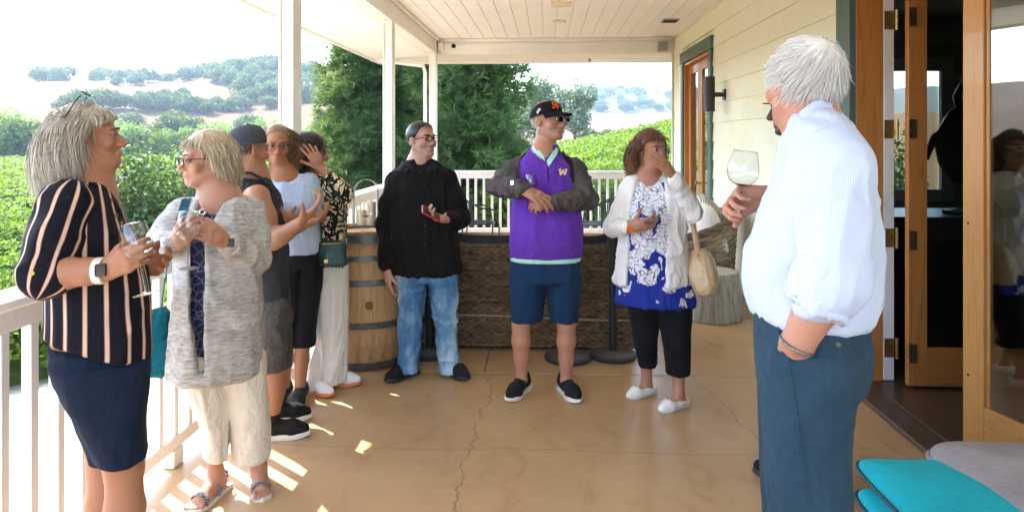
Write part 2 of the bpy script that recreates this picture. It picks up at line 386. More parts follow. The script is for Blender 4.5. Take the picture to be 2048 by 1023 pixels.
# ---------------------------------------------------------------- far door, closed
fd = tag(empty('patio_door', (XW, (yd0 + yd1) / 2, 0)), 'far closed wooden glass door with dark green trim beside the wall light', 'door')
tw = .14
bx('trim_board', (XW - .045, yd0, 0), (XW + .02, yd0 + tw, ZT - .16), M_GREEN, fd); bx('trim_board', (XW - .045, yd1 - tw, 0), (XW + .02, yd1, ZT - .16), M_GREEN, fd)
bx('trim_head', (XW - .05, yd0 - .03, ZT - .158), (XW + .02, yd1 + .03, ZT), M_GREEN, fd)
a, b = yd0 + tw, yd1 - tw
bx('jamb', (XW - .02, a + .001, 0), (XW + .14, a + .05, ZT - .2), M_DOOR, fd); bx('jamb', (XW - .02, b - .05, 0), (XW + .14, b - .001, ZT - .2), M_DOOR, fd)
bx('jamb_head', (XW - .02, a + .001, ZT - .199), (XW + .14, b - .001, ZT - .161), M_DOORX, fd)
mid = (a + b) / 2
for (p, q) in ((a + .052, mid - .003), (mid + .003, b - .052)):
    lf = bx('door_stile', (XW + .035, p, .02), (XW + .08, p + .12, ZT - .205), M_DOOR, fd); bx('door_stile', (XW + .035, q - .12, .02), (XW + .08, q, ZT - .205), M_DOOR, fd)
    bx('door_rail', (XW + .036, p + .121, .02), (XW + .079, q - .121, .27), M_DOORX, fd); bx('door_rail', (XW + .036, p + .121, ZT - .33), (XW + .079, q - .121, ZT - .205), M_DOORX, fd)
    bx('pane', (XW + .055, p + .121, .271), (XW + .061, q - .121, ZT - .331), M_GLASS, fd, 0)
MB().lathe([(.0, 0), (.028, 0), (.028, .012), (.012, .016), (.012, .05), (.027, .055), (.027, .075), (.0, .08)], 14).build('door_knob', M_BRASS, fd, True, (XW + .035, mid - .06, 1.0), (0, -math.pi / 2, 0))
# ---------------------------------------------------------------- near double door, open
nd = tag(empty('door_frame', (XW, (yo0 + yo1) / 2, 0)), 'dark green and wooden frame of the open double door at the right', 'door frame')
yj = y_on(1713, XW)
bx('trim_board', (XW - .045, yj, 0), (XW + .02, yo1, ZT - .003), M_GREEN, nd); bx('trim_board', (XW - .045, yo0, 0), (XW + .02, yo0 + .2, ZT - .003), M_GREEN, nd)
bx('trim_head', (XW - .05, yo0 - .03, ZT), (XW + .02, yo1 + .03, ZT + .16), M_GREEN, nd)
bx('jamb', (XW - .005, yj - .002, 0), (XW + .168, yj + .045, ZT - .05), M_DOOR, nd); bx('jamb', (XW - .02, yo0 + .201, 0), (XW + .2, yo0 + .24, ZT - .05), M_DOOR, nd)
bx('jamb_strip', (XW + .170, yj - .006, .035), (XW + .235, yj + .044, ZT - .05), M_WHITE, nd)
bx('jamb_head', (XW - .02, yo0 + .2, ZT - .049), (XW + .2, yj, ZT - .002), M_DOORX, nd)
bx('threshold', (XW - .10, yo0, .001), (XW + .26, yj + .03, .03), M_SILL, nd, .01)
bx('threshold_strip', (XW + .06, yo0 + .25, .0305), (XW + .085, yj - .02, .036), M_SILL, nd, .002)
# the leaf swung into the room, square to the wall
ly = yj - .10; lx = XW + .265
lf = tag(empty('door_leaf', (lx, ly, .03)), 'wooden glass door leaf swung into the dark room on brass hinges', 'door')
LW = .93
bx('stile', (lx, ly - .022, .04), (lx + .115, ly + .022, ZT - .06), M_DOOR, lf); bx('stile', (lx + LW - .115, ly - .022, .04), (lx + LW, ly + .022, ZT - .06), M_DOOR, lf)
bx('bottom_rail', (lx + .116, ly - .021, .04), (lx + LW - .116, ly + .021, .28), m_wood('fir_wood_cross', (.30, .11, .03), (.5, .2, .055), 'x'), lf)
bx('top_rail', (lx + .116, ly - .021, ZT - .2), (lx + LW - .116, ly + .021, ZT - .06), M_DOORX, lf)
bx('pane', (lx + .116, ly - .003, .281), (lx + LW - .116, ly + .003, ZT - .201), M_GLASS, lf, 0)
for py in (35, 258, 480, 705):
    z = float(CAMH + (HOR - py) / FPX * 4.30)
    h = bx('hinge', (XW + .172, yj - .0105, z - .06), (XW + .233, yj - .0065, z + .06), M_BRASS, lf, 0)
    MB().tube([(XW + .245, yj - .02, z - .065), (XW + .245, yj - .02, z + .065)], .010, 10).build('pin', M_BRASS, h)
    h2 = bx('hinge', (lx + .002, ly - .0265, z - .06), (lx + .05, ly - .0225, z + .06), M_BRASS, lf, 0)
    for q in range(4): MB().lathe([(.004, 0), (.004, .0015)], 8).build('screw', M_DARK, h2, False, (lx + .016 + .02 * (q % 2), ly - .0266, z - .042 + .028 * q), (math.pi / 2, 0, 0))
# the leaf ajar towards the porch
c = on_ground(1925, 902, .03); ang = math.radians(12)
dl = tag(empty('door_leaf', c), 'pale wooden glass door leaf standing ajar at the right edge', 'door')
dv = np.array((math.sin(ang), -math.cos(ang), 0)); nv = np.array((-math.cos(ang), -math.sin(ang), 0))
def leafbox(name, u0, u1, z0, z1, t0, t1, mat, bev=.004):
    v = MB().box((u0, t0, z0), (u1, t1, z1), bev)
    v.v = [tuple(c + dv * p[0] + nv * p[1] + np.array((0, 0, p[2] - .03))) for p in v.v]
    return v.build(name, mat, dl)
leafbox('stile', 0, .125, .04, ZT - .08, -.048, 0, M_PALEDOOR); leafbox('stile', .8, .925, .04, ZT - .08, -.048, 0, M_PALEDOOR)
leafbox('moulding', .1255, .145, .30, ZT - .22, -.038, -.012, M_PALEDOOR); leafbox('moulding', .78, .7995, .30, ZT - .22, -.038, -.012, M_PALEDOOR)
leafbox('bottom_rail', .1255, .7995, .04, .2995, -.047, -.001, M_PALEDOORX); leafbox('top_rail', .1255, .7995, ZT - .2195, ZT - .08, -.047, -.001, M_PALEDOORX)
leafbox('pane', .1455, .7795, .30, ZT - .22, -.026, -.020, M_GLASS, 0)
for z in (.42, 1.17): leafbox('latch_hole', .030, .040, z, z + .012, -.001, .002, M_DARK, 0)
# ---------------------------------------------------------------- the dark room behind the doors
X0, X1, Y0, Y1 = XW + .141, 6.6, -1.8, 8.2
rm = tag(empty('room_walls', (4.3, 4, 0)), kind='structure')
wx0, wx1, wz0, wz1 = 3.55, 4.62, .95, 2.42
for (a, b) in (((X0, Y1, 0), (wx0, Y1 + .12, 3.0)), ((wx1, Y1, 0), (X1, Y1 + .12, 3.0)), ((wx0, Y1, 0), (wx1, Y1 + .12, wz0)), ((wx0, Y1, wz1), (wx1, Y1 + .12, 3.0)),
               ((X1, Y0, 0), (X1 + .1, Y1 + .12, 3.0)), ((X0, Y0 - .1, 0), (X1, Y0, 3.0))): bx('wall_panel', a, b, M_ROOM, rm, 0)
bx('window_pane', (wx0 + .05, Y1 + .05, wz0 + .05), (wx1 - .05, Y1 + .055, wz1 - .05), M_GLASS, rm, 0)
for (a, b) in (((wx0 - .09, Y1 - .03, wz0 - .09), (wx0 + .05, Y1 - .001, wz1 + .09)), ((wx1 - .05, Y1 - .03, wz0 - .09), (wx1 + .09, Y1 - .001, wz1 + .09)), ((wx0 + .051, Y1 - .03, wz1 - .05), (wx1 - .051, Y1 - .001, wz1 + .09)), ((wx0 + .051, Y1 - .03, wz0 - .09), (wx1 - .051, Y1 - .001, wz0 + .05))):
    bx('window_casing', a, b, M_WHITE, rm)
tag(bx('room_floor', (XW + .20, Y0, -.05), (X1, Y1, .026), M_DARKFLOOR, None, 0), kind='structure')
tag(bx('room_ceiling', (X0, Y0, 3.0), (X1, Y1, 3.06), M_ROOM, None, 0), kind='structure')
# ---------------------------------------------------------------- fittings
def unit(name, px, py, d): return at(px, py, d)
ys = y_on(1452, XW); zl = CAMH + (HOR - 188) / FPX * 7.55
sn = tag(empty('wall_light', (XW, ys, zl)), 'black cylinder wall light on a short arm beside the far door', 'wall light')
bx('back_plate', (XW - .03, ys - .05, zl - .06), (XW - .012, ys + .05, zl + .06), M_BLACK, sn)
bx('arm', (XW - .125, ys - .022, zl - .025), (XW - .031, ys + .022, zl + .025), M_BLACK, sn)
MB().lathe([(.052, -.19), (.062, -.19), (.062, .20), (.052, .20), (.050, .18), (.0, .18)], 24).build('cylinder_shade', M_BLACK, sn, True, (XW - .185, ys, zl))
vz = CAMH + (HOR - 41) / FPX
pv = at(1340, 41, FPX * (ZC - CAMH) / (HOR - 41)); v = tag(empty('ceiling_vent', pv), 'small grey louvred vent in the ceiling near the house wall', 'vent')
bx('vent_frame', (pv[0] - .11, pv[1] - .13, ZC - .014), (pv[0] + .11, pv[1] + .13, ZC - .0025), M_GREY, v)
for k in range(6): bx('louvre', (pv[0] - .09, pv[1] - .1 + k * .036, ZC - .018), (pv[0] + .09, pv[1] - .08 + k * .036, ZC - .0145), M_DARK, v, 0)
pv = at(1122, 11, FPX * (ZC - .02 - CAMH) / (HOR - 11)); pl = plain('cream_plastic', (.74, .63, .42), .5)
v = tag(empty('ceiling_plate', pv), 'cream rectangular cover plate fixed to the ceiling boards', 'cover plate')
bx('cover', (pv[0] - .12, pv[1] - .12, ZC - .022), (pv[0] + .12, pv[1] + .12, ZC - .0025), pl, v, .006); bx('rim', (pv[0] - .10, pv[1] - .10, ZC - .028), (pv[0] + .10, pv[1] + .10, ZC - .0225), pl, v, .003)
pv = at(1119, 45, FPX * (ZC - .03 - CAMH) / (HOR - 45)); v = tag(empty('ceiling_bracket', pv), 'thin cream bracket on the ceiling beyond the cover plate', 'bracket')
bx('bar', (pv[0] - .085, pv[1] - .03, ZC - .035), (pv[0] + .085, pv[1] + .03, ZC - .012), pl, v, .004); bx('mount', (pv[0] - .03, pv[1] - .02, ZC - .0118), (pv[0] + .03, pv[1] + .02, ZC - .0025), pl, v, 0)
pv = at(903, 90, 10.6); v = tag(empty('security_camera', pv), 'small security camera with dark lens on the far beam corner', 'camera')
MB().tube([(pv[0] - .13, 10.86, pv[2] + .06), (pv[0] - .06, 10.74, pv[2] + .03), (pv[0], 10.66, pv[2])], .014, 8).build('arm', M_WHITE, v)
MB().tube([(pv[0] - .03, 10.70, pv[2] + .012), (pv[0] + .02, 10.60, pv[2] - .01)], .034, 12).build('housing', M_WHITE, v, True); MB().tube([(pv[0] + .021, 10.598, pv[2] - .010), (pv[0] + .028, 10.585, pv[2] - .013)], .037, 12).build('lens', M_BLACK, v, True)
bx('junction_box', (pv[0] - .26, 10.80, pv[2] - .05), (pv[0] - .17, 10.866, pv[2] + .09), M_WHITE, v, .01)
pv = at(1327, 92, 10.55); v = tag(empty('wall_speaker', pv), 'grey box speaker on the right end of the far beam', 'speaker')
bx('cabinet', (pv[0] - .07, 10.66, pv[2] - .075), (pv[0] + .07, 10.834, pv[2] + .075), M_GREY, v, .008); bx('grille', (pv[0] - .06, 10.654, pv[2] - .065), (pv[0] + .06, 10.659, pv[2] + .065), plain('grille', (.24, .235, .22), .8, .3, 200), v, 0)
pa, pb = at(1180, 118, 11.55), at(1352, 118, 11.55)
v = tag(empty('roller_shade', pa), 'rolled white outdoor shade under the far eave at the right', 'shade')
bx('cassette', (pa[0] + .02, pa[1] - .02, pa[2] - .05), (pb[0] + .35, pa[1] + .10, pa[2] + .11), M_WHITE, v, .02); bx('end_bracket', (pa[0] - .03, pa[1] - .01, pa[2] - .04), (pa[0] + .018, pa[1] + .09, pa[2] + .115), M_GREY, v)
# ================================================================ the land
def azr(x, y): return np.degrees(np.arctan2(x, y)), np.hypot(x, y)
def gz(x, y):
    """height of the ground in metres; the porch floor is 0"""
    x = np.asarray(x, float); y = np.asarray(y, float); az, r = azr(x, y)
    p = np.stack([x, y, 0 * x], -1)
    n1 = fbm((p / 190).reshape(-1, 3), 4).reshape(x.shape) - .5; n2 = fbm((p / 45 + 9).reshape(-1, 3), 3).reshape(x.shape) - .5
    near = -.62 - 1.5 * sst(4, 16, r) - 1.3 * sst(16, 160, r)
    hillL = 47 * sst(185, 640, r) + 22 * sst(400, 700, r) * sst(-31, -22, az) + (26 * n1 + 5 * n2) * sst(230, 420, r)
    far = 88 * sst(500, 1500, r) + 50 * n1 * sst(700, 1500, r)
    left = near + hillL - 10 * sst(700, 1500, r) * (az < -12)
    ridge = np.interp(az, [-6, 0, 3, 7, 11, 16, 24], [-1.2, -.8, .0, 1.0, 2.0, 2.9, 3.6])
    right = -.9 + (ridge + .9) * sst(16, 66, r) * (1 - .75 * sst(75, 200, r)) + far
    w = sst(-14, -4, az)
    return left * (1 - w) + right * w
def m_ground():
    t = NT('dry_hill_ground'); g = t.node('NewGeometry'); co = g.outputs['Position']
    mp = t.node('Mapping'); t.l.new(co, mp.inputs[0]); mp.inputs['Scale'].default_value = (.02, .02, .02); v = mp.outputs[0]
    a = t.noise(1.0, 6, .6, v); b = t.noise(9, 6, .65, v); d = t.noise(160, 5, .7, v)
    c = t.ramp(a, [(.3, (.088, .046, .018)), (.55, (.122, .067, .027)), (.75, (.10, .056, .022))])
    c = t.mix(t.math('MULTIPLY', t.ramp(b, [(.5, (0, 0, 0)), (.72, (1, 1, 1))]), .45), c, (.085, .075, .032))
    c = t.mix(t.math('MULTIPLY', d, .30), c, (.155, .10, .052))
    xyz = t.sep(co); rr = t.math('SQRT', t.math('ADD', t.math('MULTIPLY', xyz[0], xyz[0]), t.math('MULTIPLY', xyz[1], xyz[1])))
    k = t.node('MapRange'); k.interpolation_type = 'SMOOTHSTEP'; k.inputs[1].default_value = 8; k.inputs[2].default_value = 13; t.put(k.inputs[0], rr)
    c = t.mix(k.outputs[0], t.mix(t.math('MULTIPLY', d, .5), (.58, .52, .43), (.42, .35, .26)), c)
    k2 = t.node('MapRange'); k2.interpolation_type = 'SMOOTHSTEP'; k2.inputs[1].default_value = 750; k2.inputs[2].default_value = 950; t.put(k2.inputs[0], rr)
    c = t.mix(t.math('MULTIPLY', k2.outputs[0], t.ramp(b, [(.40, (1, 1, 1)), (.62, (.35, .35, .35))])), c, (.055, .065, .032))   # chaparral on the far ridge
    t.bsdf(c, .95, t.bump(d, .5, .08), spec=.1); return t.m
def build_ground():
    rr = np.concatenate([[0.0], np.geomspace(3, 3200, 110)]); aa = np.radians(np.concatenate([np.arange(-180, -60, 6), np.arange(-60, 40, .8), np.arange(40, 180, 6)]))
    R, A = np.meshgrid(rr, aa, indexing='ij'); x = R * np.sin(A); y = R * np.cos(A); z = gz(x, y)
    n, m = R.shape; v = np.stack([x, y, z], -1).reshape(-1, 3); i, j = np.meshgrid(np.arange(n - 1), np.arange(m), indexing='ij'); j2 = (j + 1) % m
    f = np.stack([i * m + j, (i + 1) * m + j, (i + 1) * m + j2, i * m + j2], -1).reshape(-1, 4)
    tag(link('ground', mesh('ground', v, f[:, ::-1], m_ground(), True)), kind='structure')
build_ground()
def m_leaf(name, c1, c2, c3=None, trans=.35, vscale=.8, rough=.6):
    """leaf colour by a per-leaf random value 'tone' and a slow change over the place"""
    t = NT(name); f = t.attr('tone', 'Fac'); g = t.node('NewGeometry'); mp = t.node('Mapping'); t.l.new(g.outputs['Position'], mp.inputs[0]); mp.inputs['Scale'].default_value = (vscale,) * 3
    n = t.noise(1.0, 3, .6, mp.outputs[0]); oi = t.node('ObjectInfo')
    st = [(0, c1), (.85, c2)] + ([(.97, c3)] if c3 else [])
    c = t.ramp(t.math('ADD', t.math('MULTIPLY', f, .75), t.math('MULTIPLY', t.math('SUBTRACT', n, .38), .8)), st)
    c = t.mix(t.math('MULTIPLY', oi.outputs['Random'], .35), c, sh(c2, .75))
    d = t.node('BsdfPrincipled'); t.put(d.inputs['Base Color'], c); d.inputs['Roughness'].default_value = rough; d.inputs['Specular IOR Level'].default_value = .25
    tr = t.node('BsdfTranslucent'); t.put(tr.inputs[0], t.mix(.5, c, (.25, .36, .05), 'MIX'))
    mx = t.node('MixShader'); mx.inputs[0].default_value = trans; t.l.new(d.outputs[0], mx.inputs[1]); t.l.new(tr.outputs[0], mx.inputs[2]); t.l.new(mx.outputs[0], t.out.inputs[0]); return t.m
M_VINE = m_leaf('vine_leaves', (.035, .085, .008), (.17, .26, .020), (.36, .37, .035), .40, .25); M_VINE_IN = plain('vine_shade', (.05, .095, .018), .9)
M_OAK = m_leaf('oak_leaves', (.022, .048, .018), (.080, .130, .046), None, .25, .05); M_WILLOW = m_leaf('willow_leaves', (.06, .115, .025), (.23, .32, .085), None, .38, .05)
M_EUC = m_leaf('eucalyptus_leaves', (.08, .12, .075), (.24, .30, .19), None, .25, .08); M_SHRUB = m_leaf('shrub_leaves', (.018, .045, .016), (.085, .135, .05), (.17, .22, .08), .25, .6)
M_RED = m_leaf('redwood_needles', (.010, .038, .020), (.135, .215, .055), (.36, .23, .06), .32, .55); M_BARK = plain('bark', (.10, .07, .05), .95, .3, 6, .6, vec=(1, 1, .2), bdist=.03)  # redwood: shaded and sunlit greens put into one colour range
RS = np.random.RandomState(11)
ORD = 'first second third fourth fifth sixth seventh eighth ninth tenth eleventh twelfth thirteenth fourteenth fifteenth sixteenth seventeenth eighteenth nineteenth twentieth twenty-first twenty-second twenty-third'.split()
def ordinal(rows): o = sorted(range(len(rows)), key=lambda q: rows[q][0]); return {rows[q]: ORD[k] for k, q in enumerate(o)}
def leaf_cards(P, size, tone, asp=.8, up=0.35, rs=RS):
    """one small folded quad (two triangles) per point, in random directions that lean upwards"""
    n = len(P); d = rs.normal(size=(n, 3)); d /= np.linalg.norm(d, axis=1)[:, None]; q = rs.normal(size=(n, 3)); q[:, 2] += up * 3; s = np.cross(d, q); s /= np.linalg.norm(s, axis=1)[:, None] + 1e-9
    size = np.broadcast_to(size, (n,))[:, None]; m = np.cross(s, d)
    a = P - d * size * .5; b = P + s * size * .5 * asp + m * size * .12; c = P + d * size * .5; e = P - s * size * .5 * asp + m * size * .12
    v = np.stack([a, b, c, e], 1).reshape(-1, 3); i = np.arange(n)[:, None] * 4
    f = np.concatenate([i + np.array([[0, 1, 2]]), i + np.array([[0, 2, 3]])], 0); return v, f, np.repeat(tone, 4)
def vines(name, label, region, rowdir, n, seed, spacing=2.5, hmax=1.75, s0=.15, inner=True):
    rs = np.random.RandomState(seed); az0, az1, r0, r1 = region
    u = rs.rand(n * 3); r = r0 * (r1 / r0) ** u; az = np.radians(rs.uniform(az0, az1, n * 3)); x = r * np.sin(az); y = r * np.cos(az)
    c, s = math.cos(math.radians(rowdir)), math.sin(math.radians(rowdir)); a = x * c + y * s; b = -x * s + y * c
    k = np.round(b / spacing); off = rs.normal(0, .34, len(b)).clip(-.8, .8); keep = rs.rand(len(b)) < .85
    b = k * spacing + off * (1 + .35 * vnoise(np.stack([a * .5, k, k * 0], -1))); x = a * c - b * s; y = a * s + b * c
    hh = hmax * (.62 + .5 * vnoise(np.stack([a * .6, k * 7.3, 0 * k], -1))); z = gz(x, y) + hh * np.sqrt(rs.rand(len(b))) * (1 - .22 * np.abs(off)) + rs.normal(0, .05, len(b))
    keep &= ~((x > -4.2) & (y < 16)); P = np.stack([x, y, z], -1)[keep][:n]; rr = np.hypot(P[:, 0], P[:, 1])
    v, f, t = leaf_cards(P, np.maximum(s0 * .8, rr * .0045) * rs.uniform(.7, 1.3, len(P)), rs.rand(len(P)), .95, .6, rs)
    me = mesh(name, v, f, M_VINE); vattr(me, 'tone', t); o = tag(link(name, me), label, 'vines', kind='stuff')
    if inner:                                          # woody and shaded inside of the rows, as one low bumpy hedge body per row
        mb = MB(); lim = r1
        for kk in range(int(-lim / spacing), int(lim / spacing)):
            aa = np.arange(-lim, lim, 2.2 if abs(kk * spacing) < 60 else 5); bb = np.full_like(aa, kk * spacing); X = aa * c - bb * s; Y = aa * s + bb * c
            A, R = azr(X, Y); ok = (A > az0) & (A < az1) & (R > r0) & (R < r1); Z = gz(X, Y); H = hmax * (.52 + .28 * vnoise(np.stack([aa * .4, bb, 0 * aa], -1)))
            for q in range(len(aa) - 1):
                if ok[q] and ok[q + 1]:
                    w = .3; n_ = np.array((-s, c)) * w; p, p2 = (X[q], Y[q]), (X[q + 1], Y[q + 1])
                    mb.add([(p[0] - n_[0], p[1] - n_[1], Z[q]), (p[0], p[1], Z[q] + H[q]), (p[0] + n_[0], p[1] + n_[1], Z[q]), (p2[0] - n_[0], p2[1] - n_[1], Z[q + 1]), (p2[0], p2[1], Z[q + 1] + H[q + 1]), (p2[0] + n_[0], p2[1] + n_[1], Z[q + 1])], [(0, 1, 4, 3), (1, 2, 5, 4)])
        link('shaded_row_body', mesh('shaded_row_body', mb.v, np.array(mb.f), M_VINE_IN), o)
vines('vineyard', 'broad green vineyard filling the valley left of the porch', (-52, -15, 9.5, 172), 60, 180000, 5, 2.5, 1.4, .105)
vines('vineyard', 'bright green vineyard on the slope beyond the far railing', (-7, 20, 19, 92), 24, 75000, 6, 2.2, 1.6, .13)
# ---------------------------------------------------------------- trees
def crown_mesh(name, mat, lobes, n, size, seed, hollow=.55, tone_up=.5, asp=.8):
    rs = np.random.RandomState(seed); P = []; T = []; L = np.array([l[3] * l[4] * l[5] for l in lobes]) ** .67; L = L / L.sum()
    for (cx, cy_, cz, rx, ry, rz), w in zip(lobes, L):
        m = int(n * w); d = rs.normal(size=(m, 3)); d /= np.linalg.norm(d, axis=1)[:, None]; rad = hollow + (1 - hollow) * rs.rand(m) ** .6
        lump = .78 + .44 * vnoise(d * 2.6 + seed + cx); p = d * (rad * lump)[:, None] * np.array((rx, ry, rz)) + np.array((cx, cy_, cz))
        gap = vnoise(p * (2.2 / max(rx, .3)) + 5 * seed); ok = gap > .22; p = p[ok]; P.append(p); T.append(np.clip(rs.rand(len(p)) * .8 + tone_up * d[ok, 2] * .3, 0, 1))  # tone is random, raised towards the top of each lobe
    P = np.concatenate(P); T = np.concatenate(T); v, f, t = leaf_cards(P, size * rs.uniform(.6, 1.4, len(P)), T, asp, .3, rs)
    me = mesh(name, v, f, mat); vattr(me, 'tone', t); return me
def trunk_mesh(name, h, r, limbs, seed):
    rs = np.random.RandomState(seed); mb = MB(); lean = rs.normal(0, .06, 2) * h
    mb.tube([(lean[0] * t * t, lean[1] * t * t, -.3 + (h + .3) * t) for t in (0, .25, .5, .75, 1)], [r * 1.25, r, r * .8, r * .65, r * .45], 8)
    for k in range(limbs):
        a = rs.uniform(0, 6.28); s = rs.uniform(.45, .95); b = np.array((lean[0] * s * s, lean[1] * s * s, h * s)); d = np.array((math.cos(a), math.sin(a), .8)) * h * rs.uniform(.3, .55)
        mb.tube([b, b + d * .5 + np.array((0, 0, -.05 * h)), b + d], [r * .4, r * .28, r * .1], 6)
    return mb.mesh(name, M_BARK, True)
def lobes_round(seed, w, h, n, flat=1.0):
    rs = np.random.RandomState(seed); out = [(0, 0, h * .42, w * .36, w * .36, h * .40), (0, 0, h * .66, w * .26, w * .26, h * .27)]
    for k in range(n):
        a = 2 * math.pi * (k + rs.rand() * .6) / n; q = rs.uniform(.22, .36) * w; z = h * rs.uniform(.20, .66)
        out.append((math.cos(a) * q, math.sin(a) * q, z, w * rs.uniform(.15, .24), w * rs.uniform(.15, .24), h * rs.uniform(.16, .26) * flat))
    return out
KINDS_ = {}
for q in range(4): KINDS_['oak', q] = (crown_mesh('crown', M_OAK, lobes_round(20 + q, 11, 8, 9), 2600, .62, 30 + q), trunk_mesh('trunk', 4.6, .32, 5, q))
for q in range(3): KINDS_['willow', q] = (crown_mesh('crown', M_WILLOW, lobes_round(50 + q, 10, 10, 10, 1.2), 3000, .55, 60 + q), trunk_mesh('trunk', 5.5, .25, 5, 8 + q))
for q in range(2): KINDS_['euc', q] = (crown_mesh('crown', M_EUC, [(l[0], l[1], l[2] + 1.5, l[3] * .8, l[4] * .8, l[5] * .75) for l in lobes_round(70 + q, 9, 13, 12)], 3600, .5, 80 + q, .3), trunk_mesh('trunk', 10, .28, 8, 14 + q))
KINDS_['shrub', 0] = (crown_mesh('crown', M_SHRUB, lobes_round(90, 2.5, 3.4, 9, 1.3) + [(0, 0, .9, .95, .95, .9)], 17000, .072, 91, .35), trunk_mesh('trunk', 1.7, .07, 6, 20))
def tree(kind, q, p, s, rz, label, group, cat='tree', name=None, sz=1.0):
    c, t = KINDS_[kind, q]; g = tag(empty(name or {'oak': 'oak_tree', 'willow': 'leafy_tree', 'euc': 'eucalyptus_tree', 'shrub': 'shrub'}[kind], (p[0], p[1], p[2]), rz), label, cat, group)
    g.scale = (s, s, s * sz)
    for nm, me in (('crown', c), ('trunk', t)):
        o = bpy.data.objects.new(nm, me); COL.objects.link(o); o.parent = g
def along(px, r): a = math.atan((px - CX) / FPX) - YAW; return r * math.sin(a), r * math.cos(a)
def plant(kind, q, px, r, s, label, group, **k):
    x, y = along(px, r); tree(kind, q, (x, y, float(gz(np.array([x]), np.array([y]))[0]) - .1), s, RS.uniform(0, 6.28), label, group, **k)
# tree belt at the far edge of the vineyard, then oaks over the dry hill; columns of the photograph give the directions
i = 0
ROWS = ((-60, 178, 1.1), (-20, 176, 1.0), (15, 180, 1.25), (60, 182, 1.15), (100, 176, .9), (150, 185, 1.0), (215, 182, .9), (262, 180, .95), (300, 178, .75), (335, 181, .8), (372, 180, .85), (415, 183, 1.0), (455, 185, .9), (500, 182, .8), (540, 186, .95), (585, 182, .9), (640, 186, 1.0), (610, 184, .8), (185, 195, 1.0), (240, 200, 1.05), (440, 205, 1.0), (520, 210, 1.1))
OB = ordinal(ROWS)
for (px, r, s) in ROWS:
    plant('willow' if i % 5 != 3 else 'oak', i % 3, px, r, s * (1.0 if i % 5 != 3 else 1.05), OB[(px, r, s)] + ' tree from the left in the belt along the far vineyard edge', 'trees along the vineyard edge', sz=1.0); i += 1
ROWS = ((345, 265, 1.5), (380, 262, 1.3), (318, 268, 1.0), (495, 300, 1.15), (515, 305, .7), (268, 330, 1.1), (255, 335, .8), (20, 250, 1.2), (60, 255, 1.0), (-15, 240, 1.1), (110, 300, .9), (125, 310, .8))
OB = ordinal(ROWS)
for (px, r, s) in ROWS:
    plant('oak', i % 4, px, r, s, OB[(px, r, s)] + ' large oak from the left low on the hillside above the tree belt', 'oaks low on the hill'); i += 1
ROWS = ((130, 390, 1.1), (155, 395, 1.4), (180, 400, 1.3), (205, 392, 1.5), (225, 398, 1.2), (250, 402, 1.0), (160, 420, 1.0), (195, 425, 1.1), (285, 400, 1.2), (305, 410, 1.3), (325, 405, 1.2), (350, 415, 1.2), (375, 405, 1.3), (395, 410, 1.1), (415, 400, 1.0), (435, 412, 1.1), (280, 430, 1.0), (330, 440, 1.1), (455, 405, .9), (365, 450, 1.0))
OB = ordinal(ROWS)
for (px, r, s) in ROWS:
    plant('oak', i % 4, px, r, s, OB[(px, r, s)] + ' oak from the left in the wooded band halfway up the hill', 'oaks in the band across the hill'); i += 1
for k in range(60):
    px = 330 + 270 * RS.rand() if k > 20 else RS.uniform(-30, 330); r = RS.uniform(540, 680); plant('oak', i % 4, px, r, RS.uniform(.9, 1.8), 'small dark oak near the skyline of the dry hill', 'oaks near the skyline'); i += 1
for k in range(44):
    plant('oak', i % 4, RS.uniform(420, 640), RS.uniform(400, 580), RS.uniform(1.0, 1.8), 'oak on the thickly wooded slope left of the nearest porch post', 'oaks on the wooded slope'); i += 1
plant('euc', 0, 1082, 118, 1.12, 'tall pale eucalyptus left of the gap behind the dark cap', None); plant('euc', 1, 1150, 112, .92, 'pale rounded eucalyptus right of the dark cap', None)
plant('euc', 1, 1040, 125, .95, 'small pale eucalyptus showing beside the right redwood', None)
ROWS = ((1180, 150, .55), (1215, 160, .55), (1245, 170, .5), (1265, 165, .45), (1010, 140, .8), (975, 150, .8))
OB = ordinal(ROWS)
for (px, r, s) in ROWS:
    plant('oak', i % 4, px, r, s, OB[(px, r, s)] + ' low dark tree from the left beyond the vineyard slope', 'trees beyond the vineyard slope'); i += 1
for k in range(46):
    plant('oak', i % 4, RS.uniform(1150, 1400), RS.uniform(900, 1480), RS.uniform(1.2, 2.6), 'tiny hazy oak on the distant blue hills at the right', 'oaks on the far hills'); i += 1
plant('shrub', 0, 318, 13.5, 1.18, 'grey green shrub between the two grey haired women', None, cat='shrub'); plant('shrub', 0, 250, 15.5, 1.02, 'darker shrub just right of the profile of the striped woman', None, cat='shrub')
x, y = 5.2, 12.2; tree('shrub', 0, (x, y, -.9), 1.0, 1.0, 'shrub outside the window of the dark room', None, 'shrub'); tree('shrub', 0, (3.9, 13.4, -.9), .9, 2.0, 'shrub seen left through the window of the dark room', None, 'shrub')
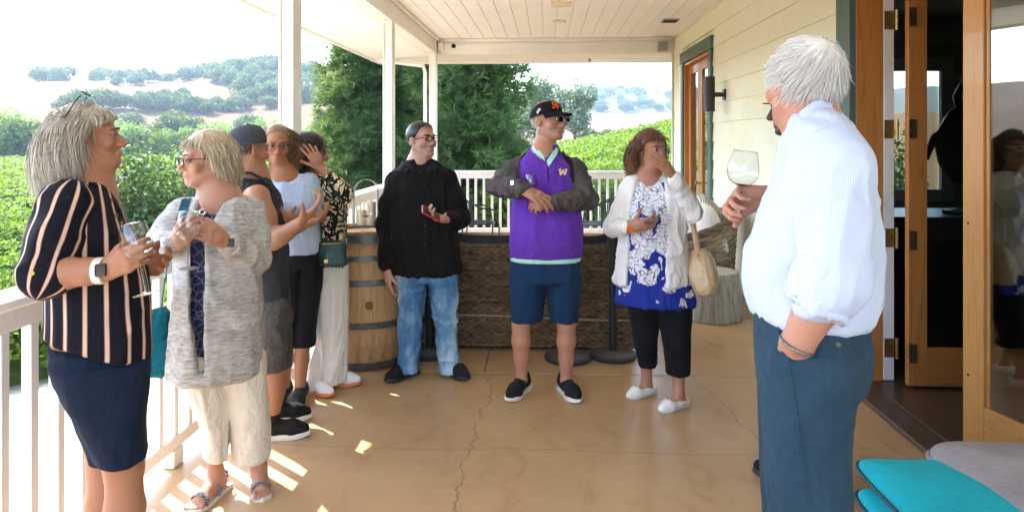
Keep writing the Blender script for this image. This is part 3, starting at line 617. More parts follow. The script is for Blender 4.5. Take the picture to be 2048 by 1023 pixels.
# ---------------------------------------------------------------- redwoods
def redwood(px, d, h, rad, seed, label, n=9000, nblade=10):
    rs = np.random.RandomState(seed); b = at(px, HOR, d); z0 = float(gz(np.array([b[0]]), np.array([b[1]]))[0]); g = tag(empty('redwood_tree', (b[0], b[1], z0)), label, 'redwood', 'redwoods beside the porch')
    MB().tube([(0, 0, -.3), (0, 0, h * .4), (0, 0, h * .97)], [.24, .17, .03], 10).build('trunk', M_BARK, g, True, (b[0], b[1], z0))
    nb_ = 260; k = np.arange(nb_); t = (k + rs.rand(nb_)) / nb_; z = h * (.03 + .95 * t); a = k * 2.4 + rs.normal(0, .3, nb_); rise = rs.uniform(-.18, .14, nb_); bt = rs.rand(nb_)
    prof = rad * (1 - t) ** .62 * rs.uniform(.68, 1.12, nb_) * (.8 + .2 * sst(0, .12, t)) + .15; d0 = np.stack([np.cos(a), np.sin(a), 0 * a], -1); sd0 = np.stack([-np.sin(a), np.cos(a), 0 * a], -1); Zv = np.array((0, 0, 1.0))
    br = MB()
    for q in range(nb_):
        br.tube([(0, 0, z[q]), d0[q] * prof[q] * .55 + Zv * (z[q] + rise[q] * prof[q] * .5 + .05), d0[q] * prof[q] + Zv * (z[q] + rise[q] * prof[q] - .18 * prof[q])], [.03, .018, .005], 4, False)
    w = .25 + prof / rad; i = rs.choice(nb_, n, p=w / w.sum()); N = rs.normal
    s = .12 + .92 * rs.rand(n) ** .75; P = prof[i]; side = sd0[i]; D = d0[i]; col = lambda q: q[:, None]
    c = D * col(P * s) + side * col(N(0, .20, n) * P * (1.2 - .55 * s)) + Zv * col(z[i] + rise[i] * P * s + .05 - .2 * P * s * s + N(0, .13, n))
    dr = D * col(rs.uniform(.2, 1, n)) + side * col(N(0, .75, n)) + Zv * col(rs.uniform(-.25, .55, n)); dr /= col(np.linalg.norm(dr, axis=1)); l = rs.uniform(.26, .56, n)
    tn = np.clip(.10 + .65 * rs.rand(n) * (.5 + .7 * s) + .45 * ((rs.rand(n) < .07) & (bt[i] > .55)), 0, 1)  # tone rises towards branch tips: the inner crown's shade is in the colour
    u = np.cross(dr, N(size=(n, 3))); u /= col(np.linalg.norm(u, axis=1)); w = np.cross(dr, u)
    V = []; T = []
    for e in range(nblade):
        th = rs.uniform(0, 6.28, n); o = c + dr * col(l * rs.uniform(0, .5, n)); tip = o + dr * col(l * rs.uniform(.3, .6, n)) + (u * col(np.cos(th)) + w * col(np.sin(th))) * col(l * rs.uniform(.2, .5, n))
        q = np.cross(tip - o, N(size=(n, 3))); q *= col(rs.uniform(.012, .023, n) / (np.linalg.norm(q, axis=1) + 1e-9)); V.append(np.stack([o - q, o + q, tip], 1)); T.append(np.repeat(tn, 3))
    V = np.concatenate(V).reshape(-1, 3); me = mesh('needles', V, np.arange(len(V)).reshape(-1, 3), M_RED); vattr(me, 'tone', np.concatenate(T))
    link('crown', me, g, (b[0], b[1], z0)); br.build('branch_frame', M_BARK, g, False, (b[0], b[1], z0))
redwood(738, 22.5, 11.2, 2.15, 1, 'redwood filling the gap between the nearest and middle porch posts', 15000)
redwood(938, 21.0, 12.5, 2.0, 2, 'dark redwood right of the corner post behind the man in black', 14000)
redwood(845, 27, 12.5, 2.5, 4, 'redwood standing behind the middle and corner posts', 9000)
# ---------------------------------------------------------------- haze
def haze():
    t = NT('haze'); t.n.remove(t.out); t.out = t.node('OutputMaterial'); p = t.node('VolumePrincipled'); p.inputs['Color'].default_value = (.66, .83, 1.0, 1); p.inputs['Density'].default_value = .00020; p.inputs['Anisotropy'].default_value = .35
    t.l.new(p.outputs[0], t.out.inputs['Volume']); tag(bx('haze', (-3500, -3500, -12), (3500, 3500, 190), t.m, None, 0), 'thin pale summer haze over the valley and hills', 'haze', kind='stuff')
haze()
# ================================================================ things standing on the porch
M_WICKER = None
def m_wicker(name, c1, c2):
    t = NT(name); a = t.noise(30, 4, .6); b = t.noise(6, 4, .6)
    tn = t.attr('tone', 'Fac'); c = t.ramp(t.math('ADD', t.math('MULTIPLY', tn, .6), t.math('MULTIPLY_ADD', a, .3, t.math('MULTIPLY', b, .15))), [(.25, c1), (.75, c2)])
    t.bsdf(c, .55, t.bump(t.noise(160, 3), .3, .003), spec=.35); return t.m
M_WICK_D = m_wicker('dark_wicker', (.050, .027, .014), (.30, .19, .105)); M_WICK_L = m_wicker('brown_wicker', (.13, .09, .055), (.42, .32, .22))
def weave(mb, o, u, v, n, lu, lv, row=.020, rib=.062, amp=.0075):
    """flat strands woven over upright ribs: rows of wavy ribbons, alternate rows out of phase; o corner, u along, v up, n outwards"""
    if not hasattr(mb, 'tone'): mb.tone = []
    rw = np.random.RandomState(int(lu * 1000) + 5); o, u, v, n = [np.asarray(q, float) for q in (o, u, v, n)]; nr = int(lv / row); nu = int(lu / rib * 2); base = len(mb.v)
    for r in range(nr):
        ph = (r % 2) * math.pi; tr_ = rw.uniform(.40, .60)
        for i in range(nu + 1):
            s = i / nu * lu; w = amp * math.sin(math.pi * i + ph + math.pi / 2) + amp; p = o + u * s + v * (r + .5) * row
            mb.tone += [min(1, max(0, tr_ + rw.normal(0, .15)))] * 3
            for (dv, dn) in ((-.46, 0), (0, .5), (.46, 0)): mb.v.append(tuple(p + v * row * dv + n * (w + dn * row * .5)))
        b0 = base + r * (nu + 1) * 3
        for i in range(nu):
            for k in (0, 1): q = b0 + i * 3 + k; mb.f.append((q, q + 3, q + 4, q + 1))
def pillow(L, W, H, e=.42, n=28, puff=.12):
    """closed rounded cushion, centre at the origin, fuller in the middle"""
    def sp(c, k): return np.sign(c) * np.abs(c) ** k
    th = np.linspace(-math.pi, math.pi, n * 2, endpoint=False); ph = np.linspace(-math.pi / 2, math.pi / 2, n)
    A, B = np.meshgrid(th, ph); x = sp(np.cos(B), .55) * sp(np.cos(A), e); y = sp(np.cos(B), .55) * sp(np.sin(A), e); z = sp(np.sin(B), .75)
    z = z * (1 - puff + puff * 2 * (1 - np.maximum(abs(x), abs(y)) ** 2)); q = np.stack([x * L / 2, y * W / 2, z * H / 2], -1).reshape(-1, 3); q[:, 2] += (vnoise(q * 9 + 3) - .5) * H * .14
    m = n * 2; f = [(i * m + j, i * m + (j + 1) % m, (i + 1) * m + (j + 1) % m, (i + 1) * m + j) for i in range(n - 1) for j in range(m)]; return q, f
def cushion(name, L, W, H, mat, parent=None, loc=(0, 0, 0), rot=(0, 0, 0), piping=None, **k):
    q, f = pillow(L, W, H, **k); R = Matrix.Translation(loc) @ (Matrix.Rotation(rot[2], 4, 'Z') @ Matrix.Rotation(rot[1], 4, 'Y') @ Matrix.Rotation(rot[0], 4, 'X'))
    M3 = np.array(R); q = q @ M3[:3, :3].T + M3[:3, 3]; o = link(name, mesh(name, q, f, mat, True), parent)
    if piping is not None:
        e = k.get('e', .42); pts = []
        for i in range(49):
            a = 2 * math.pi * i / 48; s = lambda c: math.copysign(abs(c) ** e, c); pts.append(M3[:3, :3] @ np.array((s(math.cos(a)) * (L / 2 + .004), s(math.sin(a)) * (W / 2 + .004), 0)) + M3[:3, 3])
        MB().tube(pts, .0065, 6, False).build('piping', piping, o, True)
    return o
# ---------------------------------------------------------------- wine barrel
def m_stave():
    t = NT('oak_stave'); oi = t.node('ObjectInfo'); co = t.coord(scale=(6, 6, .7)); a = t.noise(3, 6, .65, co, dist=1.0); b = t.noise(2.2, 5, .65, t.coord(scale=(2, 2, 1.3))); xyz = t.sep(t.coord())
    c = t.ramp(a, [(.25, (.34, .185, .080)), (.5, (.52, .32, .155)), (.75, (.62, .42, .225))]); c = t.mix(t.math('MULTIPLY', oi.outputs['Random'], .55), c, (.40, .215, .085))
    st = t.math('MULTIPLY', t.ramp(b, [(.46, (0, 0, 0)), (.66, (1, 1, 1))]), .75); c = t.mix(st, c, (.20, .085, .033))
    t.bsdf(c, .62, t.bump(a, .35, .004), spec=.3); return t.m
bc = on_ground(735, 716); bc = np.array((bc[0], bc[1], 0)); BH, BR0, BR1 = .95, .283, .345
br_ = tag(empty('wine_barrel', bc), 'weathered oak wine barrel with dark iron hoops beside the man in black', 'barrel')
def brad(z): return BR1 - (BR1 - BR0) * ((z - BH / 2) / (BH / 2)) ** 2
M_STAVE = m_stave(); NS = 22; da = 2 * math.pi / NS; sm = MB()
zs_ = np.linspace(.004, BH, 13)
for z in zs_:
    for k in range(5):
        q = (k / 4 - .5) * da * .985; r = brad(z) - (.004 if k in (0, 4) else 0); sm.v.append((r * math.cos(q), r * math.sin(q), z))
    for k in (4, 0): q = (k / 4 - .5) * da * .985; r = brad(z) - .026; sm.v.append((r * math.cos(q), r * math.sin(q), z))
for i in range(12):
    for k in range(7): q = i * 7; sm.f.append((q + k, q + (k + 1) % 7, q + 7 + (k + 1) % 7, q + 7 + k))
sm.f.append(tuple(range(7))[::-1]); sm.f.append(tuple(84 + k for k in range(7)))
sme = sm.mesh('stave', M_STAVE, True)
for k in range(NS): link('stave', sme, br_, bc, (0, 0, k * da + .07))
M_HOOP = plain('iron_hoop', (.13, .125, .115), .5, .35, 14, .2, metal=.7)
for (z, w) in ((.905, .058), (.776, .036), (.612, .044), (.322, .046), (.034, .056)):
    pr = [(brad(z - w / 2) - .002, z - w / 2), (brad(z - w / 2) + .004, z - w / 2), (brad(z + w / 2) + .004, z + w / 2), (brad(z + w / 2) - .002, z + w / 2)]
    h = MB().lathe(pr + [pr[0]], 44, (0, 0, 0), False).build('hoop', M_HOOP, br_, True, bc); a_ = -1.2 + z; MB().lathe([(.007, 0), (.005, .004), (0, .005)], 8).build('rivet', M_HOOP, h, True, bc + np.array(((brad(z) + .004) * math.cos(a_), (brad(z) + .004) * math.sin(a_), z)), (0, math.pi / 2, a_))
MB().lathe([(0, .895), (.262, .895), (.262, .915), (0, .915)], 40, close=False).build('barrel_head', M_STAVE, br_, False, bc)
bp = at(757, 608, 4.6); ba = math.atan2(bp[1] - bc[1], bp[0] - bc[0]) ; ba = -1.28
MB().lathe([(0, -.01), (.027, -.01), (.027, .008), (.02, .012), (0, .012)], 16).build('bung', plain('bung_wood', (.17, .085, .04), .7), br_, True, bc + np.array((brad(.465) * math.cos(ba), brad(.465) * math.sin(ba), .465)), (0, math.pi / 2, ba))
# hoop shaped candle holder on the barrel
hc = np.array((bc[0] - .015, bc[1] + .02, .951)); M_STEEL = plain('galvanised_steel', (.36, .36, .36), .42, .25, 20, .1, metal=.8)
ch = tag(empty('candle_holder', hc), 'tall metal hoop candle holder standing on the wine barrel', 'candle holder')
hp = [(-.088, 0, .0)] + [(-.088, 0, .12), (-.088, 0, .22)] + [(.088 * math.cos(math.pi - a * math.pi / 10), 0, .25 + .092 * math.sin(a * math.pi / 10)) for a in range(11)] + [(.088, 0, .22), (.088, 0, .12), (.088, 0, 0)]
vb = MB()
for p in hp:
    for (dy, dr) in ((-.022, 0), (.022, 0), (.022, .004), (-.022, .004)):
        n_ = np.array((p[0], 0, max(p[2] - .25, 0))); n_ = n_ / (np.linalg.norm(n_) + 1e-9); vb.v.append((p[0] + n_[0] * dr, dy, p[2] + n_[2] * dr))
for i in range(len(hp) - 1):
    for k in range(4): q = i * 4; vb.f.append((q + k, q + (k + 1) % 4, q + 4 + (k + 1) % 4, q + 4 + k))
vb.build('hoop_band', M_STEEL, ch, False, hc); bx('tray', hc + np.array((-.11, -.055, 0)), hc + np.array((.11, .055, .012)), plain('tray_wood', (.12, .06, .03), .6), ch, .003)
M_WAX = NT('candle_wax'); M_WAX.bsdf((.80, .70, .46), .5, None, sss=.3); M_WAX = M_WAX.m
for (x, h, r) in ((-.035, .11, .034), (.035, .17, .034)):
    c_ = MB().lathe([(0, .013), (r, .013), (r, .013 + h), (r * .8, .013 + h), (r * .7, .007 + h), (0, .007 + h)], 18, close=False).build('candle', M_WAX, ch, True, hc + np.array((x, .012, 0)))
    MB().tube([(0, 0, .007 + h), (.002, 0, .028 + h)], .0015, 5).build('wick', M_BLACK, c_, False, hc + np.array((x, .012, 0)))
# ---------------------------------------------------------------- wine glasses
M_CRYSTAL = m_glass('crystal', (.93, .94, .94), 1.1, .09); M_REDWINE = NT('red_wine'); M_REDWINE.bsdf((.16, .012, .018), .08, None, spec=.6); M_REDWINE = M_REDWINE.m
def wineglass(base, label, up=(0, 0, 1), s=1.0, wine=.22, bowl=(.042, .105), stem=.085, group='stemmed wine glasses', spin=0):
    """base: where the foot stands; up: direction of the stem"""
    g = tag(empty('wine_glass', base), label, 'wine glass', group); R = Vector((0, 0, 1)).rotation_difference(Vector(up)).to_euler(); br, bh = bowl
    st = [(.0, .0), (.034, 0), (.034, .0015), (.012, .005), (.0042, .010), (.0038, stem * .6), (.0045, stem - .004)]
    prof = [(br * math.sqrt(max(0, 1 - ((.42 - t) / .42) ** 2)) if t < .42 else br * (1 - .26 * ((t - .42) / .58) ** 1.5), stem - .003 + t * bh) for t in np.linspace(0.004, 1, 16)]
    o = MB().lathe([(r * s, z * s) for r, z in prof], 28, close=False).build('bowl', M_CRYSTAL, g, True, base, R)
    MB().lathe([(prof[-1][0] * s + .0008 * math.cos(a), prof[-1][1] * s + .0010 * math.sin(a)) for a in np.linspace(0, 6.283, 7)], 28, close=False).build('rim', M_CRYSTAL2, g, True, base, R)
    MB().lathe([(r * s, z * s) for r, z in st], 20, close=False).build('stem', M_CRYSTAL2, g, True, base, R)
    if wine:
        wp = [(r * s * .965, (z + .0012) * s) for r, z in prof if z < stem + bh * wine]; MB().lathe(wp + [(0, wp[-1][1])], 24, close=False).build('wine', M_REDWINE, g, True, base, R)
    return g
t = NT('crystal_thick'); gls = t.node('BsdfGlass'); gls.inputs['IOR'].default_value = 1.45; gls.inputs['Roughness'].default_value = .02; tr_ = t.node('BsdfTransparent'); mx_ = t.node('MixShader'); mx_.inputs[0].default_value = .45; t.l.new(tr_.outputs[0], mx_.inputs[1]); t.l.new(gls.outputs[0], mx_.inputs[2]); t.l.new(mx_.outputs[0], t.out.inputs[0]); M_CRYSTAL2 = t.m
gp = at(733, 463, 4.80); wineglass((gp[0], gp[1], .951), 'wine glass with a little red wine standing on the barrel', s=1.0, wine=.16, stem=.09)
# ---------------------------------------------------------------- wicker sofa seen from behind
a0, a1 = on_ground(815, 700), on_ground(1268, 700); SY = (a0[1] + a1[1]) / 2; SX0, SX1 = a0[0], a1[0]; SH = .82
sf = tag(empty('wicker_sofa', ((SX0 + SX1) / 2, SY + .4, 0)), 'long dark brown wicker sofa seen from behind the belt barrier', 'sofa')
mb = MB(); weave(mb, (SX0, SY, .03), (1, 0, 0), (0, 0, 1), (0, -1, 0), SX1 - SX0, SH - .06)
o_ = tag(mb.build('back_weave', M_WICK_D, sf, True), kind='stuff'); vattr(o_.data, 'tone', mb.tone)
bx('back_frame', (SX0, SY + .004, .02), (SX1, SY + .12, SH - .03), M_WICK_D, sf, .01)
MB().tube([(SX0 - .01, SY + .06, SH - .03), (SX1 + .01, SY + .06, SH - .03)], .055, 12).build('top_roll', M_WICK_L, sf, True)
for x in (SX0, SX1):
    s_ = 1 if x == SX1 else -1; bx('arm', (x - (.0 if s_ < 0 else .16), SY + .12, .02), (x + (.16 if s_ < 0 else 0), SY + .9, .62), M_WICK_D, sf, .03)
    mb = MB(); weave(mb, (x, SY + .12 if s_ > 0 else SY + .9, .03), (0, s_, 0), (0, 0, 1), (s_, 0, 0), .78, .57); o_ = tag(mb.build('side_weave', M_WICK_D, sf, True), kind='stuff'); vattr(o_.data, 'tone', mb.tone)
bx('seat_base', (SX0 + .162, SY + .122, .05), (SX1 - .162, SY + .9, .30), M_WICK_D, sf, .02)
M_CUSH = cloth('cream_canvas', (.72, .67, .58), .05); nq = 3; wq = (SX1 - SX0 - .34) / nq
for k in range(nq):
    cushion('seat_cushion', wq - .01, .72, .15, M_CUSH, sf, (SX0 + .17 + (k + .5) * wq, SY + .53, .375), e=.25)
# ---------------------------------------------------------------- belt barrier
M_BELT = plain('black_belt', (.015, .015, .016), .6, .2, 60); M_BASE = plain('stanchion_base', (.035, .035, .034), .5, .3, 9, .3); M_TOPB = plain('pale_base_top', (.10, .095, .085), .7, .35, 6, .2)  # base cover is a paler grey than the base rim
def stanchion(px, py, label):
    c = on_ground(px, py); g = tag(empty('belt_stanchion', (c[0], c[1], 0)), label, 'stanchion', 'black belt stanchions'); l = (c[0], c[1], 0)
    MB().lathe([(0, .001), (.168, .001), (.170, .008), (.170, .026), (.160, .036), (.155, .037)], 40, close=False).build('base', M_BASE, g, True, l)
    MB().lathe([(.1555, .0365), (.10, .045), (.03, .052), (0, .052)], 40, close=False).build('base_cover', M_TOPB, g, True, l)
    MB().lathe([(.0, .05), (.031, .05), (.031, .80), (.0, .80)], 20, close=False).build('pole', M_BLACK, g, True, l)
    MB().lathe([(0, .8005), (.038, .8005), (.040, .81), (.040, .905), (.034, .918), (0, .92)], 20, close=False).build('belt_head', M_BLACK, g, True, l)
    return np.array((c[0], c[1], 0))
s1 = stanchion(858, 708, 'stanchion mostly hidden behind the legs of the man in black'); s2 = stanchion(1136, 717, 'stanchion behind the bare left leg of the man in purple'); s3 = stanchion(1226, 713, 'stanchion with its pole in view left of the white cardigan')
def belt(a, b, label):
    d = b - a; d /= np.linalg.norm(d); n_ = np.array((-d[1], d[0], 0)); mb = MB(); p0, p1 = a + d * .042, b - d * .042; k = 14
    for i in range(k + 1):
        q = p0 + (p1 - p0) * i / k; sag = .012 * math.sin(math.pi * i / k)
        for (o, z) in ((-.0015, .838), (.0015, .838), (.0015, .898), (-.0015, .898)): mb.v.append(tuple(q + n_ * o + np.array((0, 0, z - sag))))
    for i in range(k):
        for e in range(4): q = i * 4; mb.f.append((q + e, q + (e + 1) % 4, q + 4 + (e + 1) % 4, q + 4 + e))
    tag(mb.build('barrier_belt', M_BELT), label, 'belt', 'stretched black barrier belts')
belt(s1, s2, 'black barrier belt stretched behind the man in purple'); belt(s2, s3, 'short black barrier belt between the two right stanchions')
# low pale chain along the sofa back
cm = MB(); lk = MB()
x = SX0 + .12; i = 0; me_l = None
pts_ = []
while x < SX1 - .02:
    z = .255 + .012 * math.sin((x - SX0) * 3.1); pts_.append((x, SY - .03, z)); x += .021; i += 1
for i, p in enumerate(pts_):
    cm.tube([(p[0] + .0125 * math.cos(a), p[1] + (.0065 * math.sin(a) if i % 2 else 0), p[2] + (0 if i % 2 else .0065 * math.sin(a))) for a in np.linspace(0, 6.283, 9)], .0021, 4, False)
tag(cm.build('chain', plain('pale_chain', (.55, .53, .48), .4, .1, 30, 0, metal=.5)), 'thin pale chain hanging low across the sofa back', 'chain', kind='stuff')
# ---------------------------------------------------------------- bistro chairs
def bistro(px, py, d, rz, label):
    p = at(px, py, d); o = np.array((p[0], p[1], 0)); g = tag(empty('bistro_chair', o, rz), label, 'chair', 'black metal bistro chairs'); LOCAL[0] = True
    def T(pts, r, name, n=6): return MB().tube(pts, r, n).build(name, M_BLACK, g, True)
    for s in (-1, 1): T([(s * .24, .24, 0.002), (s * .245, .23, .40), (s * .25, .20, .62), (s * .26, .08, .66)], .011, 'leg'); T([(s * .21, -.22, .002), (s * .20, -.19, .44)], .011, 'leg')
    arc = [(.26 * math.cos(a) if abs(math.cos(a)) < .999 else .26 * math.cos(a), -.02 - .26 * math.sin(a) if True else 0, .66 + .15 * math.sin(a)) for a in np.linspace(0, math.pi, 15)]
    T([(.26, .08, .66)] + arc + [(-.26, .08, .66)], .011, 'arm_hoop')
    T([(.215 * math.cos(a), .21 * math.sin(a), .445) for a in np.linspace(0, 2 * math.pi, 25)], .010, 'seat_ring')
    ms = MB()
    for k in range(-5, 6):
        q = k * .036; l = math.sqrt(max(.205 ** 2 - q * q, 0)); ms.tube([(q, -l, .447), (q, 0, .442), (q, l, .447)], .0042, 4, False); ms.tube([(-l, q, .449), (0, q, .444), (l, q, .449)], .0042, 4, False)
    tag(ms.build('seat_mesh', M_BLACK, g), kind='stuff'); mk = MB()
    def bp_(u, v): a = math.pi * (.5 + u * .32); return (.245 * math.cos(a), -.01 - .245 * math.sin(a) * (.86 + .14 * v), .47 + .33 * v * (1 - .18 * u * u))
    for k in range(13): u = -1 + k / 6; mk.tube([bp_(u, v) for v in (0, .33, .66, 1)], .0042, 4, False)
    for k in range(9): mk.tube([bp_(u, k / 8) for u in np.linspace(-1, 1, 9)], .0042, 4, False)
    tag(mk.build('back_mesh', M_BLACK, g), kind='stuff'); LOCAL[0] = False
bistro(958, 440, 9.3, math.radians(-75), 'black metal mesh chair between the man in black and the man in purple'); bistro(1188, 440, 9.2, math.radians(70), 'black metal mesh chair between the man in purple and the white cardigan')
# ---------------------------------------------------------------- wicker armchair with cushions, stump stool
ac = np.array((1.42, 7.0, 0.0)); g = tag(empty('wicker_armchair', ac), 'brown wicker armchair with pale cushions against the house wall', 'armchair')
def shell(a0_, a1_, hfun, r0, name, mat, parent, c, row=.024):
    mb = MB(); n = 40; k = 0; base = 0
    rows = 30
    for r in range(rows):
        for i in range(n + 1):
            t_ = i / n; a = a0_ + (a1_ - a0_) * t_; H = hfun(t_)
            w = .007 * (1 if (i + r) % 2 else -1)
            for (dz, dn) in ((.02, 0), (.5, .006), (.98, 0)):
                rr = r0(t_, (r + dz) / rows) + w + dn; mb.v.append((c[0] + rr * math.cos(a), c[1] + rr * math.sin(a), .03 + (H - .03) * (r + dz) / rows))
        b0 = r * (n + 1) * 3
        for i in range(n):
            for e in (0, 1): q = b0 + i * 3 + e; mb.f.append((q, q + 3, q + 4, q + 1))
    o = tag(mb.build(name, mat, parent, True), kind='stuff'); vattr(o.data, 'tone', np.repeat(np.random.RandomState(9).rand(len(mb.v) // 3), 3)); return o
hf = lambda t_: .60 + .27 * math.exp(-((t_ - .5) / .28) ** 2); rf_ = lambda t_, v: .43 + .05 * v
A0, A1 = math.radians(-142), math.radians(142)
shell(A0, A1, hf, rf_, 'shell_weave', M_WICK_L, g, ac); shell(A0, A1, lambda t_: hf(t_) - .01, lambda t_, v: .38 + .03 * v, 'inner_weave', M_WICK_L, g, ac)
pr = [(ac[0] + .46 * math.cos(a), ac[1] + .46 * math.sin(a), hf(t_)) for t_, a in ((i / 40, A0 + (A1 - A0) * i / 40) for i in range(41))]
for ph in (0, 2.1, 4.2): MB().tube([(p[0], p[1] + .022 * math.cos(i * .9 + ph), p[2] + .022 * math.sin(i * .9 + ph)) for i, p in enumerate(pr)], .024, 6).build('braided_rim', M_WICK_L, g, True)
MB().lathe([(0, .04), (.38, .04), (.40, .28), (0, .28)], 30, close=False).build('seat_base', M_WICK_L, g, True, ac)
cushion('seat_cushion', .74, .70, .16, M_CUSH, g, ac + np.array((-.06, 0, .37)), e=.6)
cushion('back_cushion', .56, .50, .17, M_CUSH, g, ac + np.array((.16, -.16, .70)), (0, math.radians(68), .25), e=.5); cushion('back_cushion', .56, .50, .17, M_CUSH, g, ac + np.array((.10, .20, .72)), (0, math.radians(64), -.3), e=.5)
t = NT('striped_canvas'); w_ = t.node('TexWave'); w_.inputs['Scale'].default_value = 22; t.l.new(t.coord(), w_.inputs[0]); t.bsdf(t.mix(t.ramp(w_.outputs['Fac'], [(.45, (0, 0, 0)), (.55, (1, 1, 1))]), (.10, .085, .08), (.62, .56, .48)), .85); M_STRIPC = t.m
tag(cushion('throw_pillow', .40, .30, .13, M_STRIPC, None, ac + np.array((.24, -.02, .86)), (.2, math.radians(50), .2), e=.5), 'dark striped throw pillow on top of the wicker armchair back', 'pillow')
sp_ = on_ground(1431, 640); sp_ = np.array((sp_[0], sp_[1] + .1, 0)); ss = []; rs_ = np.random.RandomState(5)
g = tag(empty('stump_stool', sp_), 'grey weathered tree stump used as a stool beside the tan bag', 'stool'); mb = MB(); n = 72
zs2 = [0, .01, .06, .15, .25, .34, .40, .412]
for z in zs2:
    for k in range(n):
        a = 2 * math.pi * k / n; r = (.262 - .105 * z + .012 * math.sin(3 * a + 1) + .009 * math.sin(7 * a) + .004 * vnoise(np.array([[k * .55, z * 2, 0]]))[0]) - (.010 if z in (0, .412) else 0); mb.v.append((r * math.cos(a), r * math.sin(a), z + .001))
for i in range(len(zs2) - 1):
    for k in range(n): q = i * n; mb.f.append((q + k, q + (k + 1) % n, q + n + (k + 1) % n, q + n + k))
mb.f.append(tuple(range(n))[::-1])
t = NT('stump_bark'); a_ = t.noise(5, 6, .7, t.coord(scale=(7, 7, .6)), dist=.8); t.bsdf(t.ramp(a_, [(.3, (.16, .145, .125)), (.55, (.36, .335, .30)), (.75, (.48, .455, .41))]), .9, t.bump(a_, .6, .02), spec=.2)
mb.build('stump_body', t.m, g, True, sp_)
t = NT('stump_top'); gco = t.coord(); ring = t.node('TexWave', wave_type='RINGS', rings_direction='Z'); ring.inputs['Scale'].default_value = 16; ring.inputs['Distortion'].default_value = 2.5; t.l.new(gco, ring.inputs[0]); t.bsdf(t.mix(ring.outputs['Fac'], (.36, .31, .25), (.50, .45, .37)), .85, spec=.2)
MB().lathe([(.214, .4125), (.210, .417), (0, .417)], 48, close=False).build('sawn_top', t.m, g, False, sp_)
# ---------------------------------------------------------------- cushions on a low ottoman in the right foreground
ot = tag(empty('wicker_ottoman', (1.42, 1.85, 0)), 'low wicker ottoman under the teal cushions in the right foreground', 'ottoman')
bx('body', (1.04, 1.42, .03), (1.78, 2.32, .255), M_WICK_L, ot, .02); bx('raised_end', (1.45, 1.45, .2555), (1.77, 2.30, .44), M_WICK_L, ot, .02); mb = MB(); weave(mb, (1.04, 2.32, .03), (0, -1, 0), (0, 0, 1), (-1, 0, 0), .9, .22); o_ = tag(mb.build('side_weave', M_WICK_L, ot, True), kind='stuff'); vattr(o_.data, 'tone', mb.tone)
for (x, y) in ((1.08, 1.46), (1.08, 2.28), (1.74, 1.46), (1.74, 2.28)): bx('foot', (x - .03, y - .03, .001), (x + .03, y + .03, .0295), M_BLACK, ot, 0)
M_TEAL = cloth('teal_canvas', (.012, .34, .40), .06, .15, 500); M_PIPE = plain('dark_piping', (.01, .05, .07), .6, .1, 30, 0); M_GREYC = cloth('grey_fleece', (.25, .22, .215), .10, .2, 300)
for k, (z, lab) in enumerate(((.253, 'bottom teal seat cushion of the stack of three'), (.353, 'middle teal seat cushion of the stack of three'), (.453, 'bright teal seat cushion on top of the stack'))):
    tag(cushion('seat_cushion', .40, .95, .10, M_TEAL, None, (1.215 + .006 * k, 1.89, z + .055), (0, 0, .01 * k), M_PIPE, e=.22, puff=.12), lab, 'cushion', 'stacked teal cushions')
tag(cushion('seat_cushion', .62, .94, .16, M_GREYC, None, (1.60, 1.97, .515), (0.03, -.02, .03), M_GREYC, e=.22, puff=.12), 'soft grey cushion beside the teal cushions at the right edge', 'cushion')
# ---------------------------------------------------------------- inside the dark room
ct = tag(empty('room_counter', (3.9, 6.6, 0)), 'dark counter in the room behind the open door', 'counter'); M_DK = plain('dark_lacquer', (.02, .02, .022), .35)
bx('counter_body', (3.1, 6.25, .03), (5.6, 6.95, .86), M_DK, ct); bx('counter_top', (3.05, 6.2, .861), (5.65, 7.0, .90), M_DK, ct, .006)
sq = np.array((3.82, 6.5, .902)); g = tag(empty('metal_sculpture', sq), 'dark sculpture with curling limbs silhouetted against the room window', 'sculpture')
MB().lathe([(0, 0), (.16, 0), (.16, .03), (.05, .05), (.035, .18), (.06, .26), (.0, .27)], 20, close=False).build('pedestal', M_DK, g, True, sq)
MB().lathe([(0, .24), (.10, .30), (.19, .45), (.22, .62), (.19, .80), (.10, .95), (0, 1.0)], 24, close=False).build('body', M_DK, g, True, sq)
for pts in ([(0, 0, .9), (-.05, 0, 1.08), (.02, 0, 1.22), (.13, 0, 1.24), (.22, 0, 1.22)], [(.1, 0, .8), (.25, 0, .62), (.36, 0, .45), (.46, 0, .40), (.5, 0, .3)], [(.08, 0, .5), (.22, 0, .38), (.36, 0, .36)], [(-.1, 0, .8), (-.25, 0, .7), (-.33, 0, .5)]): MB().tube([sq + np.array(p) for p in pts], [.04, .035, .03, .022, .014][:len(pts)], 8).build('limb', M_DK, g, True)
bs = tag(empty('round_vase', sq + np.array((.75, 0, 0))), 'dark round vase on the counter right of the sculpture', 'vase'); MB().lathe([(0, 0), (.12, 0), (.22, .15), (.24, .3), (.18, .45), (.08, .52), (.09, .58), (0, .58)], 24, close=False).build('vase_body', M_DK, bs, True, sq + np.array((.75, 0, 0)))
